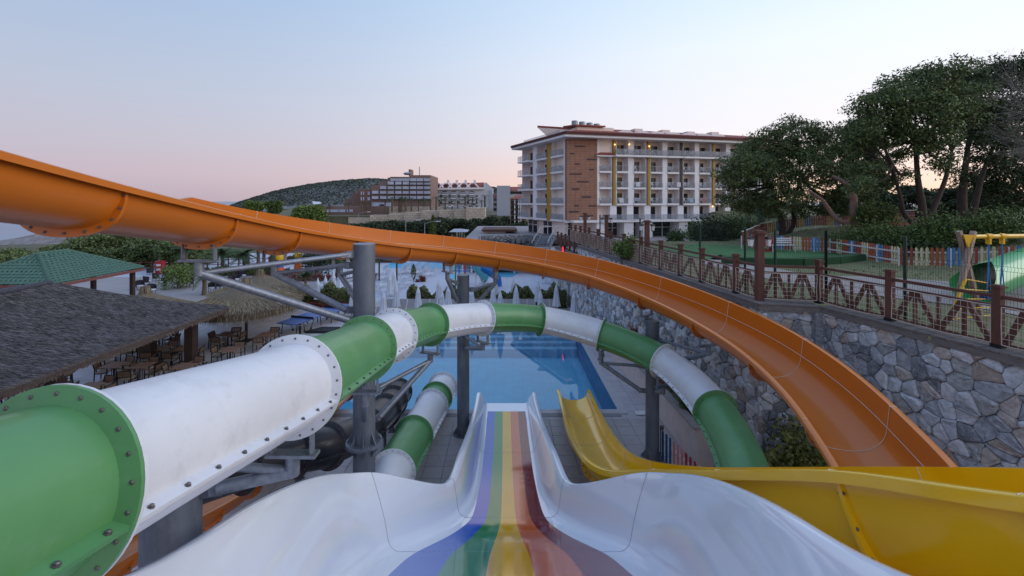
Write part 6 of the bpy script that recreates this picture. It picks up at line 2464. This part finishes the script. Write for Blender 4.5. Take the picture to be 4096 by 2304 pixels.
flatblock(kk, zf(2050), zf(2480), zy(722), zy(744), 77, 8, M_brown, 'flat_roof')
flatblock(kk, zf(2120), zf(2210), zy(765), zy(880), 77.8, .5, M_glassd, 'doorway')

# ---------------------------------------------------------------- hill behind
M_hill = mat('hill_scrub', (74, 80, 74), .95, var=.3, vs=.02, col2=(128, 124, 130), dirt=((58, 68, 56), .035, .8))
rows_ = []
for j in range(15):
    row = []
    for i in range(90):
        px = 225 + i * 3.2
        Zh = 700 + j * 30
        f = math.sin(math.pi * min(1, j / 10) / 2)
        ridge = [(225, 213), (238, 203), (275, 191.5), (310, 184.5), (345, 180.5), (372, 179), (400, 181), (440, 185), (512, 189)]
        yr = next((a[1] + (b[1] - a[1]) * (px - a[0]) / (b[0] - a[0]) for a, b in zip(ridge, ridge[1:]) if px <= b[0]), 189)
        top_z = H + (CY - yr) * 1000 / F + rnd.uniform(-1.2, 1.2)
        row.append(V(((px - CX) / F * (Zh + (1000 - Zh) * .15), Zh, -9 + (top_z + 9) * f + rnd.uniform(-1, 1))))
    rows_.append(row)
tag(MB().grid(rows_).build('hill', M_hill, smooth=60), kind='structure')
pts = []
for k in range(22000):
    i, j = rnd.uniform(0, 88), rnd.uniform(1, 10.3)
    a = rows_[int(j)][int(i)].lerp(rows_[int(j)][int(i) + 1], i % 1)
    b = rows_[int(j) + 1][int(i)].lerp(rows_[int(j) + 1][int(i) + 1], i % 1)
    q = a.lerp(b, j % 1)
    pts.append((q.x, q.y, q.z + .8))
tag(leafmesh('hill_shrubs', pts, 3.2, mat('hill_shrub', (50, 60, 48), .9, var=.3, vs=.02, attr=(78, 86, 70)), up=1.5), kind='stuff')
# ================================================================ TREES
M_pine = mat('pine_needles', (50, 66, 40), .8, var=.4, vs=.45, attr=(114, 128, 78))
M_pined = mat('pine_needles_dark', (38, 52, 36), .85, var=.3, vs=.4, attr=(76, 90, 58))
M_bark = mat('pine_bark', (66, 52, 48), .9, var=.3, vs=6, bump=.8, bs=14, stretch=(1, 1, .4))
M_barkp = mat('bent_bark', (140, 112, 104), .9, var=.3, vs=8, bump=.6, bs=20)
M_bush = mat('bush_leaf', (52, 70, 36), .75, var=.3, vs=1.5, attr=(96, 114, 54))
M_dark = mat('far_tree_leaf', (38, 50, 38), .9, var=.3, vs=.1, attr=(70, 80, 56))


NC = 26


def tg(s):
    return max(-1.6, min(1.6, rnd.gauss(0, 1))) * s


def puffs(lst, dens, sd=.26, shell=.38):
    """leaf positions: clumps on the upper shells of ellipsoids, gaps between"""
    out = []
    for c, r in lst:
        nc = max(6, int(r * r * NC))
        per = int(dens)
        for k in range(nc):
            while True:
                d = V((rnd.gauss(0, 1), rnd.gauss(0, 1), rnd.gauss(.35, 1)))
                if d.length > .1:
                    break
            d.normalize()
            f = rnd.uniform(shell, 1.0)
            q = c + V((d.x * r * f, d.y * r * f, d.z * r * .72 * f))
            s = sd * rnd.uniform(.7, 1.4)
            for _ in range(per):
                out.append((q.x + tg(s), q.y + tg(s), q.z + tg(s * .55)))
    return out


def pine(label, base, trunks, pf, dens=85, leaf=.135, m=None, bark=None, sd=.26, name='pine_tree'):
    r = thing(name, base, label, 'tree')
    leafmesh('crown', puffs(pf, dens, sd), leaf, m or M_pine, r, asp=1.5)
    g = MB()
    for pts, r0, r1 in trunks:
        c = catmull(pts, 5)
        g.tube(c, [r0 + (r1 - r0) * i / (len(c) - 1) for i in range(len(c))], 10)
    g.build('trunk', bark or M_bark, r, smooth=50)
    g = MB()
    tops = [V(t[0][-1]) for t in trunks]
    for c, rr in pf:
        t = min(tops, key=lambda q: (q - c).length)
        mid = t.lerp(c, .5) + V((rnd.uniform(-.3, .3), rnd.uniform(-.3, .3), -.25))
        g.tube(catmull([t, mid, c], 4), [.09 - .008 * i for i in range(9)], 6)
        for _ in range(4):
            d = V((rnd.gauss(0, 1), rnd.gauss(0, 1), rnd.gauss(.3, .7))).normalized()
            g.tube([mid.lerp(c, .6), c + d * rr * .85], [.035, .012], 5)
    g.build('limbs', bark or M_bark, r)
    return r


def pfp(lst, Z, dz=1.6):
    return [(P(x, y, Z + rnd.uniform(-dz, dz)), rp * Z / F) for x, y, rp in lst]


def gz(x, y):
    return V((x, y, tz(x, y)))


# --- right hand pines
bA = gz(21.7, 34)
pine('broad dark umbrella pine in front of the hotel right end', bA, [([bA, P(782, 222, 34), P(776, 205, 34.2), P(772, 185, 34.5)], .28, .12), ([gz(22.4, 34.4), P(794, 222, 34.6), P(793, 205, 34.8), P(800, 180, 35)], .2, .1)],
     pfp([(745, 168, 26), (770, 145, 24), (795, 133, 24), (822, 135, 20), (838, 155, 18), (752, 150, 18), (738, 190, 20), (785, 158, 24), (815, 150, 22), (760, 168, 20), (772, 178, 30), (808, 168, 30), (836, 180, 20), (728, 178, 13), (862, 195, 18), (727, 200, 10), (790, 198, 24), (825, 202, 20), (760, 203, 18), (745, 207, 14), (848, 208, 16), (805, 212, 14), (775, 211, 12)], 34), 34)
bB = gz(25.9, 27)
pine('tallest umbrella pine with forked trunk left of the twin trunk pine', bB, [([bB, P(922, 205, 27), P(918, 180, 27), P(915, 140, 27.3)], .25, .1), ([bB, P(905, 215, 26.8), P(900, 195, 26.6), P(892, 165, 26.5)], .17, .07), ([bB, P(935, 205, 27.2), P(945, 180, 27.4), P(952, 150, 27.6)], .2, .08)],
     pfp([(872, 108, 24), (895, 92, 24), (922, 84, 26), (948, 76, 24), (860, 128, 18), (888, 124, 26), (920, 116, 30), (950, 108, 28), (972, 96, 22), (852, 140, 12), (880, 140, 18), (905, 100, 22), (935, 96, 22), (960, 120, 20), (905, 140, 22), (935, 138, 22), (868, 148, 14), (895, 160, 14), (930, 152, 16), (870, 170, 16), (885, 182, 14), (860, 186, 14), (945, 165, 14), (905, 176, 9)], 27), 36)
bC = gz(31.5, 30)
pine('dense umbrella pine at the right edge with twin trunks', bC, [([bC, P(962, 200, 30), P(965, 170, 30), P(970, 130, 30)], .34, .1), ([bC + V((.6, .2, 0)), P(976, 200, 30.3), P(984, 170, 30.5), P(1000, 130, 31)], .24, .08)],
     pfp([(975, 84, 24), (1000, 76, 26), (1030, 74, 28), (1060, 80, 30), (985, 112, 26), (1018, 112, 32), (1055, 115, 32), (966, 118, 18), (970, 138, 20), (990, 130, 22), (1000, 145, 26), (1035, 150, 30), (1068, 150, 30), (985, 165, 18), (1010, 178, 26), (1045, 182, 28), (1000, 200, 22), (1030, 205, 26), (960, 178, 12), (978, 184, 14), (992, 190, 16)], 31), 36, m=M_pined)
bD = gz(38.5, 46)
pine('slender dark conifer behind the two largest pines', bD, [([bD, P(868, 200, 46), P(866, 120, 46)], .3, .06)],
     pfp([(866, 112, 7), (862, 125, 12), (870, 140, 13), (860, 155, 15), (872, 168, 14), (856, 178, 14), (878, 185, 12), (848, 165, 9), (850, 150, 14), (853, 132, 10), (846, 178, 14), (858, 140, 12), (845, 195, 14)], 46), 30, leaf=.22, m=M_pined)
for i, (px, Z, w, lb) in enumerate(((905, 55, 26, 'grey green olive tree far behind the forked pine'), (885, 48, 20, 'rounded dark tree behind the short picket fence'), (1000, 44, 34, 'low dark spreading tree filling the right edge under the pines'), (958, 50, 24, 'dark tree far behind the twin trunk pine'), (842, 47, 20, 'dark tree behind the bent pine trunks'), (930, 42, 14, 'small dark tree between the forked pine and the twin trunk pine'))):
    b = gz((px - CX) / F * Z, Z)
    pine(lb, b, [([b, b + UP * 2.2], .2, .12)], pfp([(px + rnd.uniform(-.7, .7) * w, 206 + rnd.uniform(-14, 12), w * .42) for _ in range(9)], Z), 30, leaf=.25, m=M_dark if i == 0 else M_pined, name='broadleaf_tree')
# bent bare trunks
bE = P(857, 226, 30)
r = thing('bent_pine_trunks', bE, 'pair of bent pinkish pine trunks leaning left in front of the dark crowns', 'tree')
MB().tube(catmull([bE, P(854, 210, 30), P(853, 196, 30), P(846, 184, 30), P(832, 176, 30.3)], 6), [.3 - .008 * i for i in range(25)], 10).build('trunk', M_barkp, r, smooth=50)
MB().tube(catmull([bE, P(838, 220, 30), P(828, 208, 30), P(822, 200, 30), P(808, 190, 30.2)], 6), [.2 - .005 * i for i in range(25)], 10).build('trunk', M_barkp, r, smooth=50)
for a, b in (((846, 184), (852, 178)), ((852, 194), (861, 190)), ((853, 200), (846, 196))):
    MB().tube([P(*a, 30), P(*b, 29.8)], [.07, .02], 6).build('limb', M_barkp, r)
shrub('ivy_bush', 'leafy ivy bush at the foot of the bent pine trunks', 'bush', gz(25.0, 29.4) + V((0, 0, -.1)), (2.6, 1.6, 1.9), 2600, .16, M_bush)
# dry grey tree at the right edge
M_dry = mat('dry_twig', (124, 114, 110), .9, var=.2)
b0 = P(1120, 190, 19)
dt = thing('dry_tree', V((b0.x, b0.y, tz(b0.x, b0.y))), 'half bare grey twigged tree reaching in from the right edge', 'tree')
g = MB()
root_ = V((b0.x, b0.y, tz(b0.x, b0.y)))
MB().tube([root_, b0, P(1085, 150, 19)], [.2, .15, .1], 8).build('trunk', M_dry, dt)
tips = []


def branch(p, d, L, r, lev):
    q = p + d * L
    g.tube([p, p.lerp(q, .5) + V((rnd.gauss(0, .05), rnd.gauss(0, .05), rnd.gauss(0, .06))) * L, q], [r, r * .75, r * .5], 4, caps=False)
    tips.append(q)
    if lev:
        for _ in range(4 if lev > 1 else 3):
            dd = (d + V((rnd.gauss(0, .4), rnd.gauss(0, .4), rnd.gauss(.08, .42)))).normalized()
            branch(p.lerp(q, rnd.uniform(.3, 1)), dd, L * rnd.uniform(.5, .75), r * .5, lev - 1)


for tx, ty in ((985, 120), (990, 95), (975, 140), (1005, 70), (1000, 150)):
    s = P(1085, 150, 19)
    e = P(tx, ty, 19 + rnd.uniform(-1, 1))
    branch(s, (e - s).normalized(), (e - s).length * .55, .05, 4)
g.build('twigs', M_dry, dt)
pts = []
for q in tips[::2]:
    for _ in range(1):
        pts.append((q.x + rnd.gauss(0, .15), q.y + rnd.gauss(0, .15), q.z + rnd.gauss(0, .15)))
leafmesh('sparse_leaves', pts, .09, mat('dry_leaf', (96, 98, 78), .9, var=.3, attr=(130, 128, 104)), dt)
# bushes behind the bright picket fence
k = 0
bushpx = [(868, 259), (884, 261), (902, 262.5), (922, 263), (942, 264), (962, 264.5), (982, 265), (1005, 266), (1030, 267)]
for i, (px, py) in enumerate(bushpx):
    q = T(px, py)
    shrub('flowering_bush', f'dark spreading bush with few red flowers behind the picket fence, {ords[i]} from left', 'bush', V((q.x * 1.05, q.y * 1.05 + .9, tz(q.x * 1.05, q.y * 1.05) - .1)), (2.4, 1.9, 1.35 + .25 * (i % 3)), 2600, .13, M_bush, 'bushes behind the picket fence')
for i, (px, Z, h, w, m, lb) in enumerate(((713, 41, 2.9, 3.0, M_dark, 'grey green olive bush before the hotel windows'), (700, 44, 2.4, 2.2, M_bush, 'thin shrub left of the olive bush before the hotel'), (742, 46, 2.6, 3.4, M_bush, 'green rounded bush beside the date palm'), (728, 44, 1.8, 2, M_bush, 'low bush between olive bush and date palm'), (676, 42, 1.6, 1.4, M_bush, 'small sapling bush before the hotel glazing'))):
    x = (px - CX) / F * Z
    shrub('garden_bush', lb, 'bush', V((x, Z, tz(x, Z) - .1)), (w, w, h), 2600, .2, m)
q = on_line(626, E1, EC, .15)
M_bright = mat('bright_leaf', (74, 94, 42), .7, var=.3, vs=2, attr=(116, 132, 66))
shrub('climbing_bush', 'bright green climbing bush with orange flowers on the long timber fence', 'bush', V((q[0] - .1, q[1], ZT - .35)), (1.1, 1.0, 1.6), 3600, .12, M_bright)
shrub('wall_bush', 'green feathery bush between the green tube and the stone wall', 'bush', V((7.35, 11.5, 0)), (1.5, 1.3, 2.55), 5200, .13, mat('feather_leaf', (70, 78, 38), .8, var=.3, attr=(124, 124, 60)))
for i in range(11):
    y = 15.5 + i * 1.45
    x = 6.5 - (y - 14) * .045 + .1
    shrub('planter_shrub', f'reddish green planter shrub at the foot of the stone wall, {ords[i]} from the near end', 'bush', V((x, y, 1.16)), (.7, 1.3, .9 + .4 * rnd.random()), 700, .12, M_redleaf if i % 3 == 1 else M_bush, 'planter shrubs along the stone wall')

# --- palms
M_frond = mat('palm_frond', (60, 78, 44), .7, var=.25, vs=2, attr=(98, 112, 62))
M_ptrunk = mat('palm_trunk', (100, 84, 70), .9, var=.3, vs=10, bump=.8, bs=25)


def palm(name, label, base, h, R_, nf, tr, droop=.7, group=None, leaf=26, m=None):
    r = thing(name, base, label, 'palm tree', group)
    top_ = V(base) + UP * h
    MB().tube([V(base), V(base) + UP * h * .5 + V((.05, 0, 0)), top_], [tr * 1.25, tr, tr * .95], 10).build('trunk', M_ptrunk, r, smooth=50)
    vs, fs = [], []
    for k in range(nf):
        a = 2 * math.pi * k / nf + rnd.uniform(-.2, .2)
        el = rnd.uniform(-.25, 1.15)
        L = R_ * rnd.uniform(.8, 1.1)
        d = V((math.cos(a), math.sin(a), 0))
        side = V((-d.y, d.x, 0))
        pts = []
        for j in range(9):
            t = j / 8
            pts.append(top_ + d * (L * t * math.cos(el * (1 - t * .5))) + UP * (L * (math.sin(el) * t - droop * t * t)))
        for j in range(1, leaf):
            t = j / leaf
            f = t * 8
            p = pts[int(f)].lerp(pts[min(8, int(f) + 1)], f % 1)
            tg = (pts[min(8, int(f) + 1)] - pts[int(f)]).normalized()
            ll = L * .3 * math.sin(math.pi * min(1, t * .85 + .13)) + .05
            for s in (-1, 1):
                e = p + (side * s * .85 + tg * .6 - UP * .28).normalized() * ll
                w = tg * L * .02
                n = len(vs)
                vs += [p - w, p + w, e]
                fs.append((n, n + 1, n + 2))
        for j in range(8):
            n = len(vs)
            w = side * .02 * R_ * (1 - j / 9)
            vs += [pts[j] - w, pts[j] + w, pts[j + 1] + w * .8, pts[j + 1] - w * .8]
            fs.append((n, n + 1, n + 2, n + 3))
    MB().add(vs, fs).build('fronds', m or M_frond, r)
    return r


b = gz((761 - CX) / F * 42, 42)
palm('date_palm', 'date palm with drooping fronds before the hotel right end', b, 3.6, 2.9, 34, .34, .85, leaf=34)
palm('fan_palm', 'short fan palm with twin look beside the left thatched roof', G(204, 295), 1.75, 1.35, 30, .16, .5)
palm('fan_palm', 'fan palm left of the playground behind the straw parasols', G(244, 275), 2.3, 1.9, 34, .2, .5)
palm('fan_palm', 'small spiky palm beside the left closed parasols', G(305, 289), 1.2, 1.1, 24, .12, .35)
palm('fan_palm', 'palm partly hidden behind the thick grey column', G(337, 278), 2.2, 1.7, 28, .18, .5)
palm('fan_palm', 'tall palm seen under the orange slide left of the column', G(272, 276), 3.4, 1.9, 28, .18, .6)
palm('fan_palm', 'palm beside the low hedge on the far left terrace', G(222, 274), 2.4, 1.7, 28, .18, .5)
palm('fan_palm', 'tallest far left palm behind the low hedge', G(258, 269), 3.0, 2.0, 28, .18, .5)
palm('fan_palm', 'palm at the left under the second orange flange', G(186, 272), 2.6, 1.6, 28, .18, .5)
shrub('olive_tree', 'young olive tree behind the playground figures', 'tree', G(318, 277), (3.4, 3, 3.6), 3200, .2, M_dark)
shrub('citrus_tree', 'small bright leafy tree between the wicker chairs and the fan palm', 'tree', G(178, 288), (2.6, 2.2, 2.2), 3000, .16, M_bright)
# headland palms
hp, hpu = palm('headland_palm', 'x', (0, 0, 0), 6, 3.2, 16, .35, .7, 'palms along the headland road', 8), []
xs_ = [965, 1050, 1120, 1200, 1285, 1345, 1430, 1500, 1540, 1610, 1690, 1760, 1850, 1890, 1940, 1990, 2050, 2090, 1075, 1130, 1360, 880, 710, 640, 600, 440, 210, 130]
for i, x in enumerate(sorted(xs_)):
    Zp_ = rnd.uniform(236, 250)
    q = P(zf(x), zy(495 - (x - 960) * .02 if x > 900 else 520), Zp_)
    q.z -= .5
    far = 'left' if x < 900 else 'right'
    lst_ = [y for y in sorted(xs_) if (y < 900) == (x < 900)]
    place(hp, hpu, q, rnd.uniform(0, 6), f'small far palm, {(ords + ["twenty-first", "twenty-second"])[lst_.index(x)]} from left in the {far} row before the far hotels', sc=rnd.uniform(.8, 1.25))
# dark wood below the cream wall: separate trees
wood = []
for i in range(34):
    px = 352 + i * 5.8 + rnd.uniform(-2, 2)
    Z = rnd.uniform(125, 190)
    top_ = 228 - 9 * math.sin(math.pi * (i / 34) ** 1.3) * 1.1 + rnd.uniform(-2, 3)
    wood.append((px, top_, Z))
for i, (px, ty, Z) in enumerate(sorted(wood)):
    b = P(px, 240, Z)
    b.z = -4.2
    t = P(px, ty, Z)
    h = max(3.0, t.z + 4.2)
    o_ = ords[i % 12]
    r = thing('far_tree', b, f'dark far tree below the cream wall, {o_} from left in its {["left", "middle", "right"][i // 12]} third', 'tree', 'dark trees below the cream wall')
    pf = [(V((b.x + rnd.uniform(-1.6, 1.6), b.y + rnd.uniform(-1, 1), b.z + h * rnd.uniform(.35, .85))), rnd.uniform(1.4, 2.4)) for _ in range(5)]
    leafmesh('crown', puffs(pf, 7, .55), .75, M_dark, r)
    MB().tube([b, b + UP * h * .6], [.3, .15], 6).build('trunk', M_bark, r)
b = P(zf(1460), zy(700), 120)
b.z = -4.2
cypress('tall thin dark cypress among the dark trees under the cream wall', b, 4.2 + (P(0, zy(540), 120).z), 1.0, 1800)
# yellowish tree by the lower brown block, trees behind the left slide
for i, (px, py, rp, Z, m, lb) in enumerate(((306, 218, 19, 110, M_bright, 'yellowish green tree at the left end of the brown hotel'), (255, 207, 9, 170, M_bright, 'left small yellow green tree on the headland shore'), (272, 207, 8, 165, M_bush, 'right small green tree on the headland shore'))):
    b = P(px, py + rp, Z)
    b.z = -4.2
    rr = rp * Z / F
    pine(lb, b, [([b, P(px, py, Z)], .35, .15)], [(P(px + rnd.uniform(-.8, .8) * rp, py + rnd.uniform(-.4, .6) * rp, Z), rr * .42) for _ in range(12)], 22, leaf=.5, m=m, sd=.45, name='broadleaf_tree')
# left pines behind the tiled pavilion
lp = [(8, 262, 22, 45), (30, 262, 20, 62), (60, 256, 22, 60), (92, 250, 24, 56), (118, 250, 26, 58), (148, 252, 26, 56), (178, 258, 24, 54), (200, 262, 18, 60), (75, 262, 20, 64), (230, 262, 16, 66), (165, 250, 18, 70)]
for i, (px, py, rp, Z) in enumerate(sorted(lp)):
    b = P(px, py + 20, Z)
    b.z = -.0 if Z < 66 else -.5
    rr = rp * Z / F
    pine(f'round dark green pine, {ords[i]} from left in the grove behind the green tiled roof', b, [([b, P(px - 3, py + 4, Z)], .22, .1), ([b, P(px + 5, py + 2, Z)], .16, .08)],
         [(P(px + rnd.uniform(-.75, .75) * rp, py + rnd.uniform(-.45, .5) * rp, Z + rnd.uniform(-1.5, 1.5)), rr * .42) for _ in range(10)], 26, leaf=.26, m=M_pine, sd=.32)
# rocky point by the sea on the left
rows_ = []
for j in range(10):
    rows_.append([V((-215 + i * 5, 172 + j * 4, -9.5 + 8.5 * math.sin(math.pi * i / 24) ** .8 * math.sin(math.pi * j / 9) * rnd.uniform(.75, 1.1))) for i in range(25)])
tag(MB().grid(rows_).build('rocky_point', mat('coast_rock', (132, 124, 124), .9, var=.35, vs=.4, bump=1, bs=1.5, dirt=((70, 78, 52), .25, .9))), kind='structure')
